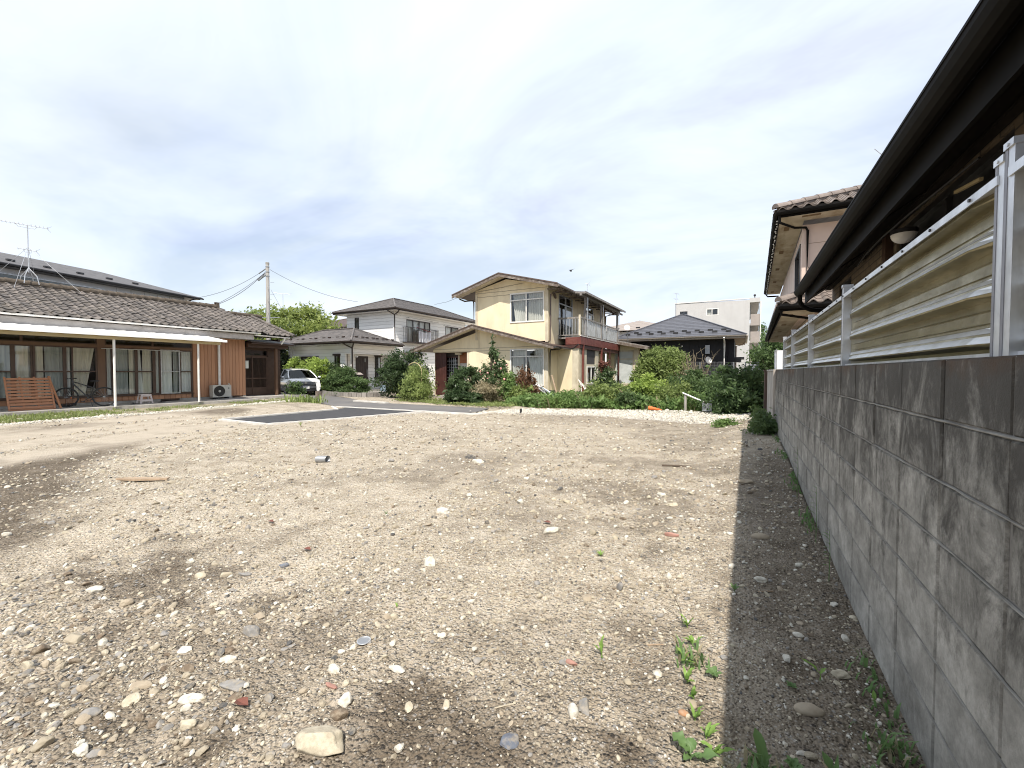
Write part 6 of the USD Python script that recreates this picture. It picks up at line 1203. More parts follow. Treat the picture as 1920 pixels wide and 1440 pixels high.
CB(mm, 'body', 'car_white', smooth=38)
gh_ = [(-2.2, .66, 1.02, 1.03), (-1.95, .64, 1.02, 1.42), (-1.0, .66, 1.02, 1.53), (.0, .65, 1.02, 1.52), (.42, .60, 1.02, 1.43), (1.34, .70, .985, .99)]
rr = []
for x, w, zb, zt in gh_: rr.append([(x, -w - .18 if zt < 1.1 else -w - .20, zb - .02), (x, -w, zt - .05), (x, -w * .85, zt), (x, 0, zt + .025), (x, w * .85, zt), (x, w, zt - .05), (x, w + .20, zb - .02)])
V_ = np.array(rr).reshape(-1, 3); nq = 7
roof_i = [(i, j) for i in (1, 2, 3) for j in (1, 2, 3, 4)]
q_ = lambda i, j: (i * nq + j, i * nq + j + 1, (i + 1) * nq + j + 1, (i + 1) * nq + j)
CB(MB().add(V_, [q_(i, j) for i, j in roof_i] + [q_(0, j) for j in range(1, 5)]), 'roof', 'car_white', smooth=50)
CB(MB().add(V_ + (.0, 0, .003), [q_(4, j) for j in range(1, 5)]), 'windscreen', 'car_glass')
CB(MB().add(V_, [q_(i, 0) for i in range(5)]), 'side_window', 'car_glass'); CB(MB().add(V_, [q_(i, 5) for i in range(5)]), 'side_window', 'car_glass')
pil = MB()
for s in (-1, 1):
    pil.tube([(.42, s * .585, 1.42), (.9, s * .68, 1.21), (1.34, s * .74, .99)], .035, 6).tube([(-.35, s * .66, 1.47), (-.35, s * .86, 1.0)], .03, 6)
CB(pil, 'pillar', 'car_white')
fr = lambda y: 1.945 - .24 * (abs(y) / .8) ** 2.2          # the nose bows back towards its corners
yy_ = np.linspace(-.70, .70, 15); g_ = MB(); zs_ = [.26, .40, .56, .70, .775]; hw = [.70, .66, .62, .60, .57]
G_ = np.array([[(fr(y * h / .70) + .02 - .03 * k / 4, y * h / .70, z) for y in yy_] for k, (z, h) in enumerate(zip(zs_, hw))])
g_.add(G_.reshape(-1, 3), [(k * 15 + i, k * 15 + i + 1, (k + 1) * 15 + i + 1, (k + 1) * 15 + i) for k in range(4) for i in range(14)])
grl = CB(g_, 'grille', 'black_plastic', smooth=True)
for z, h in ((.46, .60), (.53, .59), (.60, .58), (.67, .57), (.73, .55)):
    CB(MB().tube([(fr(y * h / .70) + .024 - .03 * (z - .26) / .5, y * h / .70, z) for y in yy_], .009, 5), 'grille_bar', 'grey_metal', grl)
for s in (-1, 1):
    CB(MB().add([(fr(s * y) + .03, s * y, z) for y, z in ((.56, .775), (.80, .80), (.80, .74), (.60, .70))] + [(fr(s * y) - .05, s * y, z) for y, z in ((.56, .775), (.80, .80), (.80, .74), (.60, .70))], [(0, 1, 2, 3), (0, 1, 5, 4), (2, 3, 7, 6)]), 'headlight', 'frosted')
    CB(MB().add([(fr(s * y) + .045, s * y, z) for y, z in ((.64, .56), (.78, .60), (.80, .30), (.70, .28))] + [(fr(s * y) - .05, s * y, z) for y, z in ((.64, .56), (.78, .60), (.80, .30), (.70, .28))], [(0, 1, 2, 3), (0, 1, 5, 4), (1, 2, 6, 5)]), 'bumper_corner', 'car_white')
    CB(MB().ball((.95, s * .98, 1.04), .085, 2, (.7, 1, .75)), 'mirror', 'car_white')
    for x in (1.15, -1.45):
        wl = CB(MB().tube([(x, s * .70, .32), (x, s * .90, .32)], .32, 24), 'wheel', 'rubber'); CB(MB().cyl((x, s * .901, .32), .21, s * .01, (0, 1, 0), 20), 'rim', 'grey_metal', wl)
    CB(MB().box(-2.31, s * .6 - .12, .7, -2.29, s * .6 + .12, .95), 'tail_light', 'maroon')
CB(MB().box(1.972, -.17, .40, 1.982, .17, .53), 'number_plate', 'white_paint')
CB(MB().box(1.955, -.07, .70, 1.965, .07, .75), 'badge', 'chrome')
CB(MB().bar((1.25, -.3, 1.02), (1.0, .15, 1.12), .02, .015).bar((1.25, .2, 1.02), (1.0, .6, 1.1), .02, .015), 'wiper', 'black_plastic')

# ---------------------------------------------------------------- junk, racks, barrier, fences
jk = thing('junk_heap', 'heap of discarded pipes and a dark crate leaning by the yellow wall corner', 'junk', (-7.6, 17.2, 0))
MB().wall('y-', 16.9, [(-8.25, .1), (-7.75, .1), (-7.75, .62), (-8.25, .62)], [(-8.2, .15, -8.02, .35), (-7.98, .15, -7.8, .35), (-8.2, .4, -8.02, .58), (-7.98, .4, -7.8, .58)], .35).build('crate', M['maroon_dark'], jk)
MB().box(-7.7, 17.0, .0, -7.15, 17.4, .55).build('box', M['black_plastic'], jk)
for a, b, r, mt in (((-8.05, 16.85, .92), (-7.0, 16.9, .35), .05, 'white_paint'), ((-7.9, 16.75, .82), (-6.9, 16.7, .1), .025, 'aluminium'), ((-7.6, 16.8, .75), (-7.0, 16.6, .05), .02, 'aluminium'), ((-7.3, 17.3, 1.2), (-6.85, 17.0, .1), .03, 'wood_scrap'), ((-7.8, 16.7, .6), (-7.2, 16.55, .0), .02, 'white_paint'), ((-7.5, 16.7, .7), (-6.75, 16.6, .25), .018, 'pot_blue')):
    MB().tube([a, b], r, 8).build('pipe', M[mt], jk)
rk = thing('bent_white_rack', 'bent white tubular rack leaning under the bay window of the yellow house', 'rack', (-6.5, 19.2, 0))
for k in range(3): MB().tube([(-6.62 + .16 * k, 18.8, 1.0 - .2 * k), (-6.45 + .17 * k, 18.7, .75 - .18 * k), (-6.38 + .17 * k, 18.65, .05)], .018, 6).build('tube', M['white_paint'], rk)
MB().tube([(-6.62, 18.8, 1.0), (-6.2, 18.8, .55), (-5.95, 18.7, .3)], .015, 6).build('rail', M['white_paint'], rk)
tp = thing('white_tap_post', 'white pipe post with short cross arm before the open porch of the yellow house', 'post', (-5.6, 19.4, 0))
MB().tube([(-5.62, 19.4, 0), (-5.62, 19.4, 1.32), (-5.58, 19.4, 1.40), (-5.42, 19.42, 1.42)], .028, 8).build('post', M['cream_trim'], tp); MB().tube([(-5.95, 19.4, 1.44), (-5.66, 19.4, 1.40)], .018, 6).build('arm', M['white_paint'], tp)
sh = thing('wire_shelf', 'small white wire shelf with pots beside the rear wing of the yellow house', 'shelf', (-4.6, 26.3, 0))
for z in (.35, .75, 1.25): MB().box(-4.95, 26.2, z, -4.35, 26.6, z + .03).build('shelf', M['white_paint'], sh)
for x in (-4.95, -4.38): MB().box(x, 26.2, 0, x + .03, 26.23, 1.28).box(x, 26.57, 0, x + .03, 26.6, 1.28).build('post', M['white_paint'], sh)
MB().cyl((-4.6, 26.4, 1.28), .1, .28, n=12).cyl((-4.8, 26.4, 1.28), .08, .2, n=12).build('pot', M['wood_sign'], sh)
br = thing('pipe_barrier', 'two grey pipes sloping down in a shallow V among the weeds', 'barrier', (-1.6, 16.3, 0))
MB().tube([(-1.81, 15.72, .63), (-1.14, 15.72, .34)], .03, 8).build('pipe', M['aluminium'], br); MB().tube([(-.95, 15.70, .35), (-.68, 15.66, .60)], .024, 8).build('pipe', M['aluminium'], br)
MB().tube([(-1.72, 15.76, .0), (-1.72, 15.76, .56)], .045, 8).build('post', M['concrete'], br)
MB().tube([(-1.14, 15.72, .335), (-.95, 15.70, .335)], .025, 8).build('pipe', M['maroon_dark'], br, label='rusty cross pipe')
cg = thing('corrugated_offcut', 'short grey corrugated metal piece standing under the pipe barrier', 'metal sheet', (-1.05, 15.9, 0))
m = MB(); xs = np.linspace(-1.17, -.88, 40); n = 40; dy = .022 * np.sin(np.arange(n) * .95)
m.add(np.vstack([np.stack([xs, 15.45 + dy, np.full(n, .06)], 1), np.stack([xs, 15.47 + dy, np.full(n, .33)], 1)]), [(i, i + 1, n + i + 1, n + i) for i in range(n - 1)]); m.build('sheet', M['aluminium'], cg, smooth=True)
oc = thing('orange_cone', 'broken orange traffic cone lying at the edge of the white gravel', 'traffic cone', (-2.6, 15.3, .02))
MB().tube([(-2.86, 15.42, .10), (-2.42, 15.32, .05)], [.075, .02], 12).build('cone', M['orange_plastic'], oc)
bb_ = thing('plastic_bag', 'crumpled blue and white plastic bag by the porch of the yellow house', 'bag', (-11.6, 16.4, .1)); v, f = rock(77, 2, .7, .5, 2.2); MB().add(v * .26 + np.array([-11.75, 16.75, .2]), f).build('bag', M['blue_bag'], bb_)
ar = thing('arched_pole', 'thin pale plant pole bent over at the top among the shrubs', 'pole', (-13.2, 15.6, 0))
k = np.linspace(0, math.pi * .75, 10); MB().tube(np.vstack([[(-13.0, 15.5, 0), (-12.98, 15.5, 1.3)], np.stack([-13.42 + .44 * np.cos(k), np.full(10, 15.5), 1.35 + .42 * np.sin(k)], 1)]), .016, 6).build('pole', M['canopy_beam'], ar)
# far fence, gate pillar, bicycles behind the weeds
mf = thing('mesh_fence', 'thin grey wire mesh fence standing behind the tall weeds', 'fence', (-.5, 24, 0))
for x in (-1.9, -.42, .1, .62): MB().box(x - .02, 23.4, 0, x + .02, 23.44, 1.82).build('post', M['grey_metal'], mf)
m = MB()
for z in np.arange(.3, 1.82, .15): m.bar((-3.2, 23.42, z), (.62, 23.42, z), .006, .006)
for x in np.arange(-3.2, .6, .15): m.bar((x, 23.42, .2), (x, 23.42, 1.8), .005, .005)
m.build('wire_mesh', M['grey_metal'], mf, kind='stuff')
gpil = thing('brick_gate_pillar', 'pink brick gate pillar with pale lamp top behind the mesh fence', 'pillar', (.4, 25.5, 0))
for r in range(18):
    for c in range(2):
        x = .16 + .30 * c - (.15 if r % 2 else 0); x0, x1 = max(x, .16), min(x + .29, .74)
        MB().box(x0, 25.2, .08 * r, x1, 25.5, .08 * r + .07).build('brick', M['pink_brick'], gpil)
MB().box(.17, 25.21, 0, .73, 25.49, 1.43).build('core', M['mortar'], gpil)
MB().box(.12, 25.16, 1.44, .78, 25.54, 1.50).cyl((.45, 25.35, 1.5), .18, .12, n=14, r2=.1).ball((.45, 25.35, 1.68), .1, 2, (1.6, 1, .6)).build('lamp_top', M['white_paint'], gpil)
gt = thing('ornamental_gate', 'white ornamental metal gate left of the brick pillar', 'gate', (-.1, 25.3, 0))
for c, r in (((-.15, .85), .22), ((-.15, .85), .13), ((.02, .95), .15), ((-.32, .95), .15)):
    a = np.linspace(0, 2 * np.pi, 20); MB().tube(np.stack([c[0] + r * np.cos(a), np.full(20, 25.3), c[1] + r * np.sin(a)], 1), .012, 5, cap=False).build('scroll', M['aluminium'], gt)
for x in (-.55, -.15, .12): MB().box(x - .012, 25.29, .1, x + .012, 25.31, 1.3).build('bar', M['white_paint'], gt)
MB().box(-.55, 25.29, .5, .14, 25.31, .53).box(-.55, 25.29, 1.1, .14, 25.31, 1.13).build('rail', M['white_paint'], gt)
lb_ = thing('far_bicycle', 'parked bicycle in front of the black wall behind the weeds', 'bicycle', (-2, 26, 0))
for y0 in (-2.35, -1.45):
    a = np.linspace(0, 2 * np.pi, 24); MB().tube(np.stack([y0 + .3 * np.cos(a), np.full(24, 26.0), .62 + .3 * np.sin(a)], 1), .018, 5, cap=False).build('wheel', M['grey_metal'], lb_)
MB().tube([(-2.35, 26, .62), (-2.2, 26, 1.1), (-1.75, 26, .65), (-1.45, 26, .62), (-1.7, 26, 1.05), (-1.75, 26, .65)], .018, 6).tube([(-1.7, 26, 1.05), (-2.2, 26, 1.05)], .018, 6).build('frame', M['white_paint'], lb_)
MB().box(-1.85, 25.95, 1.12, -1.55, 26.05, 1.18).build('saddle', M['black_plastic'], lb_); MB().tube([(-2.2, 25.8, 1.2), (-2.2, 26, 1.15), (-2.2, 26.2, 1.2)], .015, 6).build('handlebar', M['grey_metal'], lb_)
mfw = thing('low_boundary_wall', 'low pale boundary wall behind the weeds in front of the black house', 'wall', (-2, 23.6, 0)); MB().box(-6, 23.5, 0, .1, 23.62, .42).build('wall', M['light_block'], mfw)
# ---------------------------------------------------------------- plants
def leaves(m, g, c, n, size, up=.35, long=1.6):
    """n rhombic leaves centred at the points c"""
    d = g.normal(size=(n, 3)); d[:, 2] += up; d /= np.linalg.norm(d, axis=1, keepdims=True)
    a = np.cross(d, g.normal(size=(n, 3))); a /= np.linalg.norm(a, axis=1, keepdims=True) + 1e-9; b = np.cross(d, a)
    s = size * np.exp(g.normal(0, .38, n))[:, None]
    v = np.stack([c - a * s * long * .5, c - b * s * .38 + d * s * .1, c + a * s * long * .5, c + b * s * .38 + d * s * .1], 1).reshape(-1, 3)
    i = np.arange(n)[:, None] * 4
    m.add(v, np.vstack([i + [0, 1, 2], i + [0, 2, 3]]))
def crown_points(g, c, r, n, clumps, spread=.26, shell=.55, low=-.8, jit=(.84, 1.10)):
    k = g.normal(size=(clumps, 3)); k /= np.linalg.norm(k, axis=1, keepdims=True); k[:, 2] = np.maximum(k[:, 2], low)
    k *= (shell + (1 - shell) * g.uniform(0, 1, (clumps, 1)) ** .6) * g.uniform(*jit, (clumps, 1))
    w = g.uniform(.4, 1.6, clumps); w /= w.sum()
    j = g.choice(clumps, n, p=w); off = g.normal(size=(n, 3)) * spread * g.uniform(.6, 1.3, (clumps, 1))[j]; off[:, 2] *= .75
    return np.asarray(c) + (k[j] + off) * np.asarray(r)
def stems(m, g, base, tips, r0, r1=.004, n=5):
    base = np.asarray(base, float)
    for t in tips:
        t = np.asarray(t, float); mid = base + (t - base) * .55 + g.normal(0, .06, 3) * np.linalg.norm(t - base); q = np.linspace(0, 1, n)[:, None]
        m.tube((1 - q) ** 2 * base + 2 * q * (1 - q) * mid + q * q * t, np.linspace(r0, r1, n), 5)
def shrub(name, label, cat, base, r, zc, n, size, mt, clumps=26, spread=.26, shell=.55, low=-.8, trunk=True, group=None, bark='bark', up=.35, extra=None, stem_r=.03):
    g = np.random.default_rng(abs(int(base[0] * 131 + base[1] * 71)) + n); t = thing(name, label, cat, base, group=group)
    c = np.array([base[0], base[1], base[2] + zc]); P = crown_points(g, c, r, n, clumps, spread, shell, low, (.9, 1.06) if cat in ('conifer', 'tree') else (.66, 1.24)); P[:, 2] = np.maximum(P[:, 2], base[2] + .03)
    m = MB(); leaves(m, g, P, n, size, up); m.build('crown', M[mt], t)
    if trunk:
        s = MB(); stems(s, g, np.array(base, float) - (0, 0, .05), P[g.choice(n, 9)], stem_r); s.build('trunk', M[bark], t)
    if extra: extra(t, g, P)
    return t
# trees behind
shrub('round_tree', 'round yellow-green tree standing behind the brown and white houses', 'tree', (-32.2, 22.5, 0), (3.8, 3.4, 2.5), 4.0, 20000, .15, 'leaf_round_tree', clumps=90, spread=.15, shell=.6, stem_r=.16)
shrub('sparse_tree', 'small sparse tree tips above the right end of the brown tiled roof', 'tree', (-33.5, 19.0, 0), (2.6, 1.9, 2.4), 4.0, 3600, .12, 'leaf_yellowgreen', clumps=60, spread=.10, stem_r=.1)
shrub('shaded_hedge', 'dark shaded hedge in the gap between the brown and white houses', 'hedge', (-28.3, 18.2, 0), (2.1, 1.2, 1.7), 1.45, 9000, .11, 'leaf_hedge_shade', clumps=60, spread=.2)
shrub('far_tree', 'green tree at the far end between the apartment building and the pink house', 'tree', (2.35, 44.0, 0), (1.75, 2.2, 2.2), 2.4, 9000, .14, 'leaf_mid', clumps=60, spread=.2, stem_r=.15)
shrub('far_tree', 'dark tree crown behind the balconies of the apartment building', 'tree', (2.6, 71.0, 0), (2.6, 2.6, 3.2), 4.6, 6000, .2, 'leaf_mid', clumps=40, spread=.22, stem_r=.15)
# beside the white house
shrub('clipped_conifer', 'bright yellow-green clipped round conifer behind the white car bonnet', 'conifer', (-23.0, 17.85, 0), (1.02, .58, 1.08), 1.12, 12000, .075, 'leaf_topiary', clumps=90, spread=.11, shell=.82, up=.8)
shrub('clipped_conifer', 'smaller yellow-green clipped conifer at the left behind its larger neighbour', 'conifer', (-25.4, 18.0, 0), (.95, .42, 1.05), 1.15, 9000, .075, 'leaf_topiary', clumps=70, spread=.11, shell=.82, up=.8)
shrub('spreading_shrub', 'low spreading dark green shrub inside the stone edging', 'shrub', (-19.8, 17.3, .1), (1.75, .75, .62), .48, 9000, .07, 'leaf_mid', clumps=70, spread=.14, up=.8, shell=.5)
shrub('spreading_shrub', 'taller domed dark shrub between the conifer and the mailbox', 'shrub', (-20.7, 17.7, .1), (.85, .7, .75), .85, 5000, .07, 'leaf_mid', clumps=40, spread=.16, up=.6)
shrub('small_round_shrub', 'narrow dark shrub showing at the right edge of the clipped conifer', 'shrub', (-21.6, 17.9, .1), (.4, .4, .6), 1.2, 1500, .06, 'leaf_dark', clumps=15)
shrub('small_round_shrub', 'dark leafy shrub beside the wheel of the white car', 'shrub', (-21.2, 15.0, .05), (.45, .4, .38), .34, 1600, .07, 'leaf_mid', clumps=16)
# in front of the yellow house
shrub('big_dark_shrub', 'large dark green arching shrub left of the yellow house porch', 'shrub', (-15.6, 17.2, 0), (1.25, 1.1, 1.1), 1.15, 14000, .075, 'leaf_dark', clumps=90, spread=.16, shell=.4, up=.7)
shrub('feathery_bush', 'feathery yellow-green bush at the lane edge before the maroon boarding', 'bush', (-13.15, 15.5, 0), (.85, .8, .72), .55, 9000, .05, 'leaf_yellowgreen', clumps=60, spread=.18, shell=.35, low=-.4)
shrub('feathery_bush', 'taller sparse tip of yellow-green foliage behind the arched pole', 'bush', (-13.65, 15.9, 0), (.55, .5, .75), .95, 4200, .05, 'leaf_yellowgreen', clumps=36, spread=.2, shell=.35)
shrub('camellia_bush', 'glossy rounded camellia bush right of the yellow house door', 'bush', (-10.75, 15.9, 0), (.66, .6, .72), .84, 6500, .07, 'leaf_camellia', clumps=55, spread=.17, shell=.6, up=.6)
shrub('broadleaf_clump', 'low clump of dark broad leaves at the foot of the camellia', 'shrub', (-10.3, 15.0, 0), (.85, .45, .30), .22, 3200, .10, 'leaf_dark', clumps=40, spread=.2, up=.9)
def roses(t, g, P):
    k = 0
    for p in P[g.choice(len(P), 200)]:
        if 1.0 < p[2] < 1.75 and k < 14: v, f = rock(500 + k, 1, .9, .3, 2.5); MB().add(v * .05 + p + (0, -.12, 0), f).build('rose', M['rose'], t); k += 1
shrub('rose_bush', 'tall straggling rose bush with pink flowers against the yellow wall', 'bush', (-9.35, 15.9, 0), (.62, .5, .95), 1.0, 4200, .06, 'leaf_camellia', clumps=48, spread=.17, shell=.3, extra=roses)
t = shrub('rose_bush', 'single long rose shoot rising above the bush to the gable joint', 'bush', (-9.45, 15.95, 0), (.20, .2, .75), 2.05, 420, .075, 'leaf_camellia', clumps=16, spread=.14, shell=.1)
shrub('dry_bush', 'straw-coloured half dry bush below the lower window of the yellow house', 'bush', (-9.35, 15.5, 0), (.7, .45, .55), .5, 5200, .045, 'leaf_dry', clumps=46, spread=.22, shell=.3, bark='dry_stem')
shrub('light_green_bush', 'light green bush in front of the lower window left mullion', 'bush', (-8.55, 15.8, 0), (.5, .45, .62), .7, 3800, .06, 'leaf_weed', clumps=40, spread=.2, shell=.35)
shrub('reddish_bush', 'slender reddish-green nandina by the right corner of the yellow wall', 'bush', (-7.9, 15.9, 0), (.42, .4, .72), .75, 2600, .055, 'leaf_red', clumps=40, spread=.2, shell=.3)
shrub('small_mixed_bush', 'small mixed green bush left of the junk heap', 'bush', (-8.0, 15.5, 0), (.55, .4, .42), .36, 3000, .06, 'leaf_yellowgreen', clumps=34, spread=.2, shell=.3)
def redtop(t, g, P):
    Q = crown_points(g, np.array([-5.28, 18.35, 1.62]), (.26, .24, .2), 500, 14, .3, .2); m = MB(); leaves(m, g, Q, 500, .055); m.build('red_shoots', M['red_leaf'], t)
shrub('nandina_bush', 'nandina bush with red young shoots before the open porch', 'bush', (-5.28, 18.4, 0), (.44, .4, .62), .95, 3800, .06, 'leaf_camellia', clumps=46, spread=.18, shell=.35, extra=redtop)
shrub('yellowgreen_tree', 'bushy yellow-green young tree in front of the black house', 'tree', (-3.3, 21.4, 0), (1.05, .95, 1.05), 1.45, 14000, .065, 'leaf_yellowgreen', clumps=80, spread=.17, shell=.45, up=.8, stem_r=.05)
shrub('yellowgreen_tree', 'lower left part of yellow-green foliage beside the rear wing window', 'tree', (-4.1, 21.0, 0), (.65, .6, .62), 1.05, 5500, .065, 'leaf_yellowgreen', clumps=50, spread=.17, shell=.45, up=.8)
shrub('bright_leaf_bush', 'bright yellow-green leafy bush low down before the wire shelf', 'bush', (-3.35, 18.0, 0), (.55, .5, .55), .62, 3400, .08, 'leaf_topiary', clumps=30, spread=.22, shell=.4)
ds_ = thing('bare_bush', 'bare dry twiggy bush in front of the black wall', 'bush', (-1.95, 20.4, 0)); g = np.random.default_rng(4); m = MB()
tips = [np.array([-1.95 + g.normal(0, .42), 20.4 + g.normal(0, .3), g.uniform(1.0, 2.2)]) for _ in range(34)]; stems(m, g, (-1.95, 20.4, 0), tips, .022, .006, 6)
for tpp in tips:
    for _ in range(5): p0 = np.array([-1.95, 20.4, 0]) + (tpp - np.array([-1.95, 20.4, 0])) * g.uniform(.5, 1); m.tube([p0, p0 + g.normal(0, .14, 3) + (0, 0, .12)], [.006, .003], 4)
m.build('twigs', M['dry_stem'], ds_); P = crown_points(g, (-1.95, 20.4, .9), (.55, .4, .6), 900, 30, .25, .3); m = MB(); leaves(m, g, P, 900, .04); m.build('dry_leaves', M['leaf_dry'], ds_)
shrub('ivy_mound', 'large mound of dark ivy and creepers against the end of the boundary wall', 'ivy', (-.15, 16.2, 0), (1.05, 1.5, .95), .55, 15000, .065, 'leaf_ivy', clumps=110, spread=.15, shell=.6, low=-.5, up=.5)
shrub('tall_weeds', 'tall green weeds between the bare bush and the ivy mound', 'weeds', (-1.5, 18.4, 0), (1.2, .9, .72), .62, 11000, .06, 'leaf_mid', clumps=90, spread=.16, shell=.4, low=-.5)
shrub('tall_weeds', 'light green weeds right of the pipe barrier', 'weeds', (-.30, 16.15, 0), (.6, .45, .45), .34, 5000, .055, 'leaf_weed', clumps=50, spread=.2, shell=.35)
shrub('weed_clump', 'small bright green weed clump at the near edge of the white gravel', 'weeds', (-.30, 11.15, .05), (.30, .22, .12), .08, 1500, .028, 'leaf_weed', clumps=26, spread=.25, trunk=False)
shrub('weed_clump', 'dark green weeds growing at the foot of the block wall far end', 'weeds', (.35, 9.55, .15), (.24, .55, .30), .18, 3200, .035, 'leaf_mid', clumps=40, spread=.25, shell=.3, trunk=False)
shrub('weed_clump', 'broad clump of light green weeds in front of the maroon porch posts', 'weeds', (-6.1, 15.35, 0), (.75, .45, .42), .26, 4200, .05, 'leaf_weed', clumps=46, spread=.24, shell=.3, low=-.3)
shrub('weed_clump', 'pale green weed clump between the nandina bush and the white gravel', 'weeds', (-4.7, 16.4, 0), (.65, .5, .55), .36, 4600, .055, 'leaf_yellowgreen', clumps=44, spread=.26, shell=.3, low=-.3)
shrub('weed_clump', 'dark leafy weed clump left of the orange cone', 'weeds', (-3.65, 16.1, 0), (.5, .4, .36), .24, 2800, .06, 'leaf_mid', clumps=30, spread=.25, shell=.3, low=-.3)
shrub('weed_clump', 'tall yellowish weed clump behind the orange cone', 'weeds', (-2.35, 16.9, 0), (.6, .5, .62), .42, 4200, .05, 'leaf_yellowgreen', clumps=44, spread=.26, shell=.3, low=-.3)
shrub('weed_clump', 'bright weed clump at the left end of the weeds by the junk heap', 'weeds', (-7.2, 15.2, 0), (.5, .4, .3), .2, 2600, .05, 'leaf_weed', clumps=30, spread=.25, shell=.3, low=-.3)
# ground cover in front of the yellow house
def weeds(name, label, area, n, size, h, mt, seed, gate=None):
    g = np.random.default_rng(seed); x = g.uniform(area[0], area[1], n); y = g.uniform(area[2], area[3], n)
    k = np.ones(n, bool) if gate is None else gate(x, y, g); x, y = x[k], y[k]
    hh = h * (.12 + 2.6 * np.clip(fb(x, y, 1.3, 4, seed) - .33, 0, 1)); z = g.uniform(0, 1, len(x)) ** .7 * hh + .02
    m = MB(); leaves(m, g, np.stack([x, y, z], 1), len(x), size, .7, 1.9); return tag(m.build(name, M[mt], None), label, 'weeds', kind='stuff')
edge = lambda x, off=0.: np.interp(x, [-10.5, -9, -8, -6.8, -5, -3.2, -1.5, -.3, .6], [14.9, 14.3, 14.4, 14.5, 15.2, 15.7, 16.1, 15.5, 14.5]) + off
weeds('weeds', 'bright green knee-high weeds along the yellow house plot', (-8.2, .5, 14.4, 19), 30000, .06, .55, 'leaf_weed', 31, lambda x, y, g: (y > edge(x) + g.normal(0, .12, len(x))) & (y < edge(x, 2.6)) & ~((x < -6.7) & (y > 17.8)))
weeds('weeds', 'darker weeds filling the ground behind the bright front ones', (-6.4, .5, 16.5, 23), 26000, .07, .75, 'leaf_mid', 32, lambda x, y, g: (y > edge(x, 1.5)) & ((x > -6.0) | (y < 18.8)))
weeds('weeds', 'pale low weeds and straw at the foot of the shrubs beside the lane', (-14.2, -7.5, 13.9, 15.8), 7000, .045, .16, 'grass_short', 33, lambda x, y, g: (y > np.interp(x, [-14.2, -11, -9, -7.5], [15.0, 14.3, 14.0, 14.2]) + g.normal(0, .1, len(x))))
def tufts(name, label, fn, n, size, seed, mt, cat='grass'):
    g = np.random.default_rng(seed); x, y = fn(g, n); z = ground_z(x, y); a = g.uniform(0, 2 * np.pi, len(x)); s = size * np.exp(g.normal(0, .35, len(x))); w = s * .07 + .002
    dx, dy = np.cos(a) * s * .55, np.sin(a) * s * .55; b = np.stack([x, y, z], 1); px = np.stack([-np.sin(a) * w, np.cos(a) * w, 0 * a], 1); mid = b + np.stack([dx * .35, dy * .35, s * .6], 1); tip = b + np.stack([dx, dy, s * .85], 1)
    v = np.stack([b - px, b + px, mid + px * .8, mid - px * .8, tip], 1).reshape(-1, 3); i = np.arange(len(x))[:, None] * 5
    m = MB().add(v, np.vstack([i + [0, 1, 2], i + [0, 2, 3], i + [3, 2, 4]])); return tag(m.build(name, M[mt], None), label, cat, kind='stuff')
def tallweeds(g, n):
    x = g.uniform(-8.0, .4, n); y = g.uniform(14.3, 20, n); k = (y > edge(x, .1)) & (y < edge(x, 2.8)) & ~((x < -6.7) & (y > 17.6)) & (fb(x, y, .9, 4, 61) > .47); return x[k], y[k]
tufts('weeds', 'tall thin grassy weeds standing up out of the lower weeds', tallweeds, 9000, .24, 51, 'leaf_weed', 'weeds')
tufts('weeds', 'pale yellowish grass stalks among the weeds', tallweeds, 1300, .34, 52, 'leaf_dry', 'weeds')
def strip(g, n):
    y = g.uniform(2.8, 14.6, n); x = np.interp(y, [2.8, 7, 10, 15], [-17.3, -18.3, -18.8, -19.9]) + g.uniform(-1.9, .6, n)
    k = (fb(x, y, 1.6, 3, 77) > np.where(y < 6.4, .40, np.where(y > 10.6, .42, .56))) & (x > -19.66 - np.maximum(y - 12, 0) * .55) & (x < np.interp(y, [2.8, 7, 10, 14.6], [-16.9, -17.5, -18.2, -19.1]))
    return x[k], y[k]
tufts('grass', 'thin grass and moss strip between the concrete slab and the white gravel', strip, 16000, .06, 41, 'grass_short')
def mound(g, n): x = g.normal(-17.2, .45, n); y = g.normal(12.75, .22, n); return x, y
tufts('grass', 'taller grass tuft at the end of the white gravel near the car', mound, 420, .22, 42, 'leaf_yellowgreen')
def wallfoot(g, n):
    y = g.uniform(1.2, 8.8, n); x = .55 - np.abs(g.normal(0, .045, n)); k = fb(x * 3, y, 1.4, 3, 5) > .5; return x[k], y[k]
tufts('grass', 'sparse grass along the foot of the block wall', wallfoot, 900, .038, 43, 'leaf_seedling_dark')

# single weeds near the camera
def blade(m, p, az, L, w, lean, bend=.5, n=8, fold=.16, wide=.45, wave=.0):
    """one leaf: a folded strip, broadest at `wide` of its length, edges waved, tip drooping"""
    p = np.asarray(p, float); d = np.array([math.cos(az), math.sin(az), 0]); s = np.array([-d[1], d[0], 0]); rows = []; c = p.copy(); tt = np.linspace(0, 1, n); e = math.log(.5) / math.log(wide)
    for k, t in enumerate(tt):
        ang = lean + bend * t + .25 * math.sin(7 * t + az)
        if k: c = c + L / (n - 1) * (d * math.sin(ang) + np.array([0, 0, math.cos(ang)]))
        ww = w * max(math.sin(math.pi * t ** e), .08 if t < .5 else .02); q = wave * ww * math.sin(k * 2.4 + az * 3); up = np.array([0, 0, 1.]) * math.sin(ang) - d * math.cos(ang)
        rows += [c - s * ww * .5 + up * (ww * fold + q), c - s * ww * .26 + up * ww * fold * .35, c, c + s * ww * .26 + up * ww * fold * .35, c + s * ww * .5 + up * (ww * fold - q)]
    return m.add(rows, [(5 * i + j, 5 * i + j + 1, 5 * i + j + 6, 5 * i + j + 5) for i in range(n - 1) for j in range(4)])
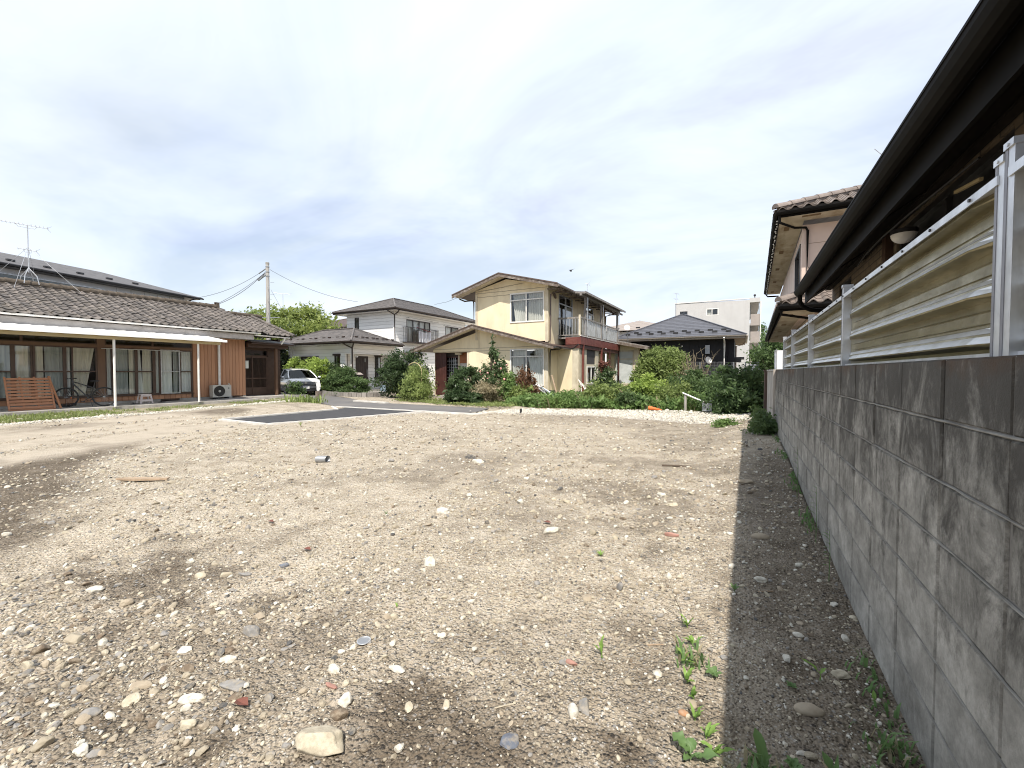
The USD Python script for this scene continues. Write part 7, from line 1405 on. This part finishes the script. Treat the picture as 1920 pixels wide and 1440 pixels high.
def seedling(name, label, x, y, spec, mt='leaf_seedling', cat='weed', stem=0., group=None):
    z = float(ground_z(np.array([x]), np.array([y]))[0]); t = thing(name, label, cat, (x, y, z), group=group)
    if stem: MB().tube([(x, y, z - .01), (x + .004, y, z + stem * .5), (x, y + .004, z + stem)], [.0028, .002, .0014], 6).build('stem', M[mt], t)
    for az, L, w, lean, bend, h in spec: blade(MB(), (x, y, z + h), az, L, w, lean, bend, wide=.62 if w > .03 else .42, wave=.25 if w > .012 else 0).build('leaf', M[mt], t, smooth=True)
    return t
seedling('grass_seedling', 'bright green upright seedling alone on sunlit gravel left of the weed row', -.58, 1.99, [(1.0, .085, .022, .05, .25, .02), (3.6, .07, .014, .5, .35, .012), (2.6, .05, .012, .2, .4, .02), (5.2, .04, .01, .9, .4, .0)], stem=.03)
rowp = [(-.245, 2.42), (-.205, 2.28), (-.225, 2.13), (-.20, 1.99), (-.165, 1.90), (-.15, 1.79), (-.105, 1.72), (-.075, 1.66)]
rl = ['thin seedling at the far end of the weed row', 'ragged green seedling second from the far end of the weed row', 'narrow upright seedling in the middle of the weed row beside white chips', 'seedling with curled bright leaf nearest the orange pebble in the weed row', 'broad double-leaved bright seedling in the weed row', 'tall narrow pale seedling in the weed row next to the grey pebbles', 'small yellowish seedling near the near end of the weed row', 'last yellowish seedling of the weed row by the shade line']
g = np.random.default_rng(12)
for (x, y), lb in zip(rowp, rl): seedling('weed_seedling', lb, x, y, [(g.uniform(0, 6.28), g.uniform(.04, .085), g.uniform(.012, .022), g.uniform(.1, .8), g.uniform(.3, .9), .008) for _ in range(int(g.integers(5, 8)))], 'leaf_seedling', stem=.015, group='weed seedlings in a row on the sunlit gravel')
seedling('weed_seedling', 'weed seedling with round dull leaves right of the weed row', -.10, 2.08, [(k * 1.3, .045, .026, 1.0, .4, .015) for k in range(5)], 'leaf_seedling_dark', stem=.02)
tw_ = thing('dry_twig', 'thin dark twig standing upright at the far end of the weed row', 'twig', (-.26, 2.5, 0)); MB().tube([(-.27, 2.45, .0), (-.28, 2.46, .06), (-.315, 2.47, .12)], [.003, .0025, .0015], 5).build('twig', M['bark'], tw_)
seedling('rosette_weed', 'broad rounded dull green rosette at the bottom edge left of the dock leaf', -.145, 1.60, [(2.6, .085, .052, .95, .45, .012), (1.5, .055, .036, .7, .5, .016), (.1, .10, .042, 1.0, .45, .012), (-.5, .05, .024, .8, .5, .016), (4.3, .05, .026, 1.0, .5, .01), (3.4, .045, .028, .6, .6, .018)], 'leaf_seedling_dark')
seedling('dock_leaf', 'tall broad pointed green leaf at the bottom edge in the shade', .075, 1.66, [(2.2, .135, .044, .12, .3, .0), (.7, .07, .02, .4, .3, .0), (4.5, .06, .02, .5, .4, .0), (5.6, .05, .024, .9, .4, .0)], 'leaf_seedling_dark')
seedling('dock_leaf', 'paired upright green leaves by the wall foot at the bottom right', .285, 1.70, [(2.4, .10, .034, .35, .3, .0), (1.2, .11, .018, .05, .1, .0), (.2, .08, .026, .9, .3, .0), (4.0, .07, .026, .7, .4, .0)], 'leaf_seedling_dark')
seedling('shade_weed', 'two-leaved seedling in the shade beyond the large round stone', .315, 2.28, [(2.9, .09, .016, .95, .25, .03), (.6, .04, .016, .8, .3, .03)], 'leaf_seedling', stem=.035)
seedling('shade_weed', 'small green leaf sprouting where soil meets the block wall', .49, 2.22, [(1.5, .035, .016, .4, .4, .02), (4.0, .02, .01, .6, .4, .01)], 'leaf_seedling', stem=.03)
seedling('shade_weed', 'tiny grey-green rosette above the large round stone', .20, 2.16, [(k * .8 + .2 * math.sin(k * 5), .024 + .008 * math.sin(k * 3), .014, 1.0, .4, .006) for k in range(8)], 'leaf_seedling_dark')
seedling('shade_weed', 'flat leafed seedling right of the dock leaf near the white chip', .17, 1.72, [(k * 1.1, .035, .022, 1.0, .3, .008) for k in range(6)], 'leaf_seedling_dark')
seedling('plot_weed', 'small green weed on open gravel right of the large pale stone', -.90, 3.05, [(k * .9, .05, .012, .6, .5, .005) for k in range(8)], 'leaf_seedling', stem=.02)
seedling('plot_weed', 'tiny green sprout in the middle of the gravel right of the metal lid', -1.72, 1.83, [(1.0, .035, .006, .1, .3, 0), (3.0, .03, .012, .5, .4, 0), (5.0, .025, .01, .6, .4, 0)], 'leaf_seedling')
seedling('plot_weed', 'faint grass sprout on the left gravel between stones', -2.95, 3.0, [(k * 1.5, .05, .007, .3, .5, 0) for k in range(5)], 'leaf_seedling_dark')
seedling('plot_weed', 'grass sprout at the near right corner of the black driveway', -9.6, 6.9, [(k * .7, .13, .012, .3, .5, 0) for k in range(10)], 'leaf_yellowgreen')
seedling('plot_weed', 'small weed at the shade line beside the wall in mid plot', -.03, 2.95, [(k * 1.2, .045, .018, .6, .4, .01) for k in range(6)], 'leaf_seedling_dark', stem=.03)
for lb, x, y, h in (('tall thin weed stalk leaning on the wall, nearest of three', .50, 3.35, .32), ('tall thin weed stalk on the wall foot, middle of three', .51, 4.0, .42), ('leafy stalk on the wall foot, farthest of three', .50, 5.2, .5)):
    sp_ = [(g.uniform(2.4, 4.2), g.uniform(.05, .08), .010, g.uniform(.9, 1.3), .2, hh) for hh in np.linspace(.1, h, 9)]; seedling('wall_stalk', lb, x, y, sp_, 'leaf_seedling_dark', stem=h, group='weed stalks along the block wall')

def footgrass(g, n):
    k = g.integers(0, 7, n); c = np.array([(-.02, 1.52), (.05, 1.60), (.30, 1.60), (.40, 1.72), (.12, 1.62), (.47, 1.95), (-.2, 2.15)])[k]; return c[:, 0] + g.normal(0, .035, n), c[:, 1] + g.normal(0, .035, n)
tufts('grass', 'thin grass blades around the weeds at the bottom right edge', footgrass, 260, .05, 47, 'leaf_seedling_dark')
tufts('grass', 'dry grass bits around the weeds at the bottom right edge', footgrass, 120, .045, 48, 'leaf_dry')
# ---------------------------------------------------------------- single stones and scraps
def stone(label, x, y, size, mt, seed, flat=.6, rz=0., sink=.30, aspect=1.0, rough=.28):
    z = float(ground_z(np.array([x]), np.array([y]))[0]); t = thing('stone', label, 'stone', (x, y, z), group='larger stones lying on the bare plot'); v, f = rock(seed, 3, flat, rough + .1, 1.7, 5) if seed not in (901, 906, 917, 930, 931, 933) else rock(seed, 3, flat, .12, .9, 1); v = v * np.array([aspect, 1, 1]); size = size * .86; c, s = math.cos(rz), math.sin(rz)
    v = np.stack([v[:, 0] * c - v[:, 1] * s, v[:, 0] * s + v[:, 1] * c, v[:, 2]], 1) * size; MB().add(v + np.array([x, y, z + size * flat * (1 - 2 * sink)]), f).build('rock', M[mt], t, smooth=35)
S = [('large smooth flat buff stone in the shade of the block wall', .25, 2.04, .056, 'stone_buff', 1, .5, .3, 1.15, .10), ('flat blue-grey slate at the bottom edge centre', -.73, 1.345, .042, 'stone_slate', 2, .45, 1.1, 1.1, .25),
 ('big cream lump with layered top at the bottom edge', -1.31, 1.0, .085, 'stone_cream', 3, .75, .2, 1.2, .3), ('dark brown stone leaning on a white one near the bottom', -1.36, 1.13, .042, 'stone_brown', 4, .7, .4, 1.1, .2), ('white stone right behind the dark brown one', -1.40, 1.19, .036, 'stone_clean_white', 5, .8, .9, .9, .25),
 ('white oval stone beside a long grey one near the bottom', -.575, 1.59, .036, 'stone_clean_white', 6, .5, 2.0, 1.35, .12), ('long grey stone leaning beside the white oval one', -.535, 1.63, .042, 'stone_grey', 7, .5, 2.1, 1.4, .2), ('buff rounded stone at the lower left with rough side', -1.83, .83, .038, 'stone_cream', 8, .8, .3, .9, .2),
 ('long thin white stone at the lower left', -1.98, .91, .042, 'stone_clean_white', 9, .45, .5, 1.6, .15), ('speckled pale lump at the bottom left', -2.05, .60, .034, 'stone_white', 10, .9, .4, 1., .4), ('rounded grey stone in the bottom left corner', -2.40, .40, .042, 'stone_grey', 11, .7, .3, 1.2, .15),
 ('rough tan stone at the bottom left beside dark chips', -2.20, .54, .040, 'stone_tan', 12, .8, .8, 1., .3), ('pale grey oval stone above the rough tan one', -2.24, .68, .036, 'stone_grey', 13, .6, .6, 1.3, .15), ('grey-beige angular stone left of the long white one', -2.24, .84, .038, 'stone_buff', 14, .7, .7, 1.25, .2),
 ('wide flat taupe stone at the left among dark gravel', -2.95, .85, .060, 'stone_tan', 15, .35, .2, 1.3, .25), ('white stone at the left edge above dark gravel', -3.5, 1.10, .045, 'stone_white', 16, .7, .6, 1.25, .2), ('cream round stone, left one of a trio on the left', -3.15, 1.52, .042, 'stone_cream', 17, .6, .2, 1.2, .12),
 ('cream long stone, middle one of a trio on the left', -3.02, 1.60, .038, 'stone_cream', 18, .6, .9, 1.35, .12), ('flat grey stone, right one of a trio on the left', -2.90, 1.66, .040, 'stone_grey', 19, .45, .6, 1.2, .12), ('whitish stone up and left of the trio', -3.45, 1.60, .034, 'stone_white', 20, .7, .3, 1.1, .2),
 ('white rugged lump in the middle of the plot', -2.52, 3.32, .068, 'stone_clean_white', 21, .75, .4, 1.2, .3), ('pale stone with orange stain right of the plot centre', -1.42, 3.34, .075, 'stone_white', 22, .55, 1.0, 1.35, .3), ('grey-white shard at the left of the gravel', -2.36, 1.06, .032, 'stone_white', 23, .5, .6, 1.5, .2),
 ('rounded pinkish grey stone beside dark chips on the left', -2.32, 1.40, .034, 'stone_buff', 24, .8, .3, 1., .3), ('white angular stone near the left front', -2.10, 1.12, .034, 'stone_clean_white', 25, .6, .5, 1.4, .2), ('brown angular clod in front of the white angular stone', -2.18, .99, .036, 'stone_brown', 26, .7, .2, 1.2, .25),
 ('white pitted stone left of the front centre', -1.60, 1.30, .036, 'stone_white', 27, .7, .1, 1.1, .35), ('long white knobbly stone at the front centre', -1.36, 1.45, .034, 'stone_clean_white', 28, .5, .2, 1.6, .3), ('round white stone in the front right gravel', -.32, 1.98, .025, 'stone_white', 29, .8, .2, 1., .2),
 ('round orange pebble next to a beige one', -.19, 1.80, .021, 'stone_orange', 30, .7, .1, 1.1, .08), ('beige oval pebble next to the orange one', -.165, 1.87, .022, 'stone_buff', 31, .6, 2.0, 1.3, .08), ('white stone in the wall shade at mid plot', .11, 3.18, .042, 'stone_white', 32, .6, .3, 1.3, .25),
 ('brownish rounded stones in the wall shade farther back', .14, 3.95, .055, 'stone_buff', 33, .6, .2, 1.4, .25), ('pale round boulder in the shade near the plot end', .05, 5.6, .075, 'stone_buff', 34, .6, .4, 1.3, .2), ('white chip near the bottom right weeds', .20, 1.80, .018, 'stone_clean_white', 35, .5, .4, 1.5, .2),
 ('pale stone pair at the foot of the wall', .40, 2.36, .034, 'stone_cream', 36, .6, .3, 1.3, .35), ('dark stone and white heap at the far centre of the plot', -3.5, 5.45, .09, 'stone_white', 37, .5, .3, 1.3, .3), ('dark grey stone on the far centre heap', -3.75, 5.62, .085, 'stone_dark', 38, .6, .4, 1.3, .25),
 ('dull orange-white stone near the wall shade in mid plot', -.62, 4.6, .06, 'stone_cream', 39, .6, .4, 1.2, .3), ('dark blue-grey angular stone near the trio on the left', -2.78, 1.86, .036, 'stone_slate', 40, .8, .4, 1.1, .3), ('grey slab of stone at the lower left front', -1.9, 1.03, .05, 'stone_grey', 41, .4, .4, 1.5, .25)]
for a in S: stone(a[0], a[1], a[2], a[3], a[4], 900 + a[5], a[6], a[7], .38, a[8], a[9])
ld = thing('metal_disc', 'round grey metal disc with pale rim lying on the gravel', 'disc', (-1.64, 1.51, .0)); z = float(ground_z(np.array([-1.64]), np.array([1.51]))[0]) + .008
MB().cyl((-1.64, 1.51, z), .029, .003, n=28).build('disc', M['grey_metal'], ld); a = np.linspace(0, 2 * np.pi, 29); MB().tube(np.stack([-1.64 + .031 * np.cos(a), 1.51 + .031 * np.sin(a), np.full(29, z + .003)], 1), .003, 6, cap=False).build('rim', M['aluminium'], ld)
def scrap(name, label, cat, p, q, r, mt, part, n=8):
    z0 = float(ground_z(np.array([p[0]]), np.array([p[1]]))[0]); t = thing(name, label, cat, (*p, z0)); MB().tube([(*p, z0 + r * .8), ((p[0] + q[0]) / 2, (p[1] + q[1]) / 2, z0 + r * 1.0), (*q, z0 + r * .8)], r, n).build(part, M[mt], t)
sc_ = thing('wood_scrap', 'flat splintered wood scrap lying on the left gravel', 'wood', (-6.5, 2.55, 0)); z = float(ground_z(np.array([-6.5]), np.array([2.55]))[0]); MB().prism([(-6.80, 2.36, z + .01), (-6.5, 2.42, z + .02), (-6.2, 2.64, z + .02), (-6.22, 2.67, z + .02), (-6.52, 2.53, z + .02), (-6.78, 2.43, z + .01)], (0, 0, .022)).build('plank', M['wood_scrap'], sc_)
pc = thing('pipe_offcut', 'short grey pipe offcut lying on the gravel at mid left', 'pipe', (-5.5, 4.28, 0)); z = float(ground_z(np.array([-5.5]), np.array([4.28]))[0]) + .05
m = MB(); k = np.linspace(0, 2 * np.pi, 17)
for r in (.05, .043): v = [(-5.52 + .0 + s * .12, 4.24 + r * math.cos(a) + s * .08, z + r * math.sin(a)) for s in (0, 1) for a in k]; m.add(v, [(i, i + 1, 17 + i + 1, 17 + i) for i in range(16)])
m.build('pipe', M['grey_metal'], pc, smooth=True)
scrap('stick', 'short pale stick on gravel right of the front weeds', 'stick', (-.40, 2.18), (-.33, 2.22), .004, 'wood_scrap', 'stick', 6)
scrap('stick', 'thin pale stick lying near the bottom centre', 'stick', (-.86, 1.46), (-.80, 1.52), .0028, 'stone_cream', 'stick', 6)
scrap('stick', 'brown stick lying at mid right of the plot', 'stick', (-1.0, 6.4), (-.62, 6.5), .015, 'bark', 'stick', 6)
scrap('stick', 'straight pale stick lying in the wall shade', 'stick', (.10, 3.0), (.18, 3.05), .004, 'wood_scrap', 'stick', 6)
for nm, lb, x, y, s in (('brick_chip', 'reddish brick chip left of the single green seedling', -.69, 1.86, .024), ('brick_chip', 'orange brick sliver near the knobbly white stone', -1.52, 1.22, .022), ('brick_chip', 'rusty red chip at the far right of the plot', -.5, 3.7, .04)):
    z = float(ground_z(np.array([x]), np.array([y]))[0]); t = thing(nm, lb, 'brick chip', (x, y, z)); v, f = rock(int(-x * 100) + 640, 2, .5, .4, 1.5); MB().add(v * s * np.array([1.5, .7, .8]) + np.array([x, y, z + s * .3]), f).build('chip', M['pink_brick'], t)
for lb, x, y in (('dry red-brown leaf left of centre on the gravel', -2.88, 2.11), ('dry red-brown leaf near the pale stained stone', -1.52, 3.5), ('small red dry leaf at the lower left gravel', -1.75, .98), ('dry red leaf in the left middle gravel', -3.7, 2.35)):
    z = float(ground_z(np.array([x]), np.array([y]))[0]) + .012; t = thing('dry_leaf', lb, 'leaf', (x, y, z), group='dry leaves scattered on the plot'); MB().add([(x - .035, y, z), (x - .01, y - .022, z + .012), (x + .012, y - .018, z + .008), (x + .04, y + .004, z + .002), (x + .01, y + .02, z + .014), (x - .012, y + .016, z + .01), (x, y, z + .001)], [(6, i, (i + 1) % 6) for i in range(6)]).build('blade', M['red_leaf'], t)
kp = thing('survey_peg', 'short dark peg standing in the white gravel', 'peg', (-6.3, 12.4, 0)); MB().box(-6.33, 12.38, 0, -6.28, 12.43, .16).build('peg', M['dark_metal'], kp)
bp_ = thing('weathered_post', 'short dark wooden stump at the edge of the lane near the stone edging', 'post', (-18.6, 14.4, 0)); MB().box(-18.72, 14.3, 0, -18.5, 14.5, .38).build('post', M['old_wood'], bp_)
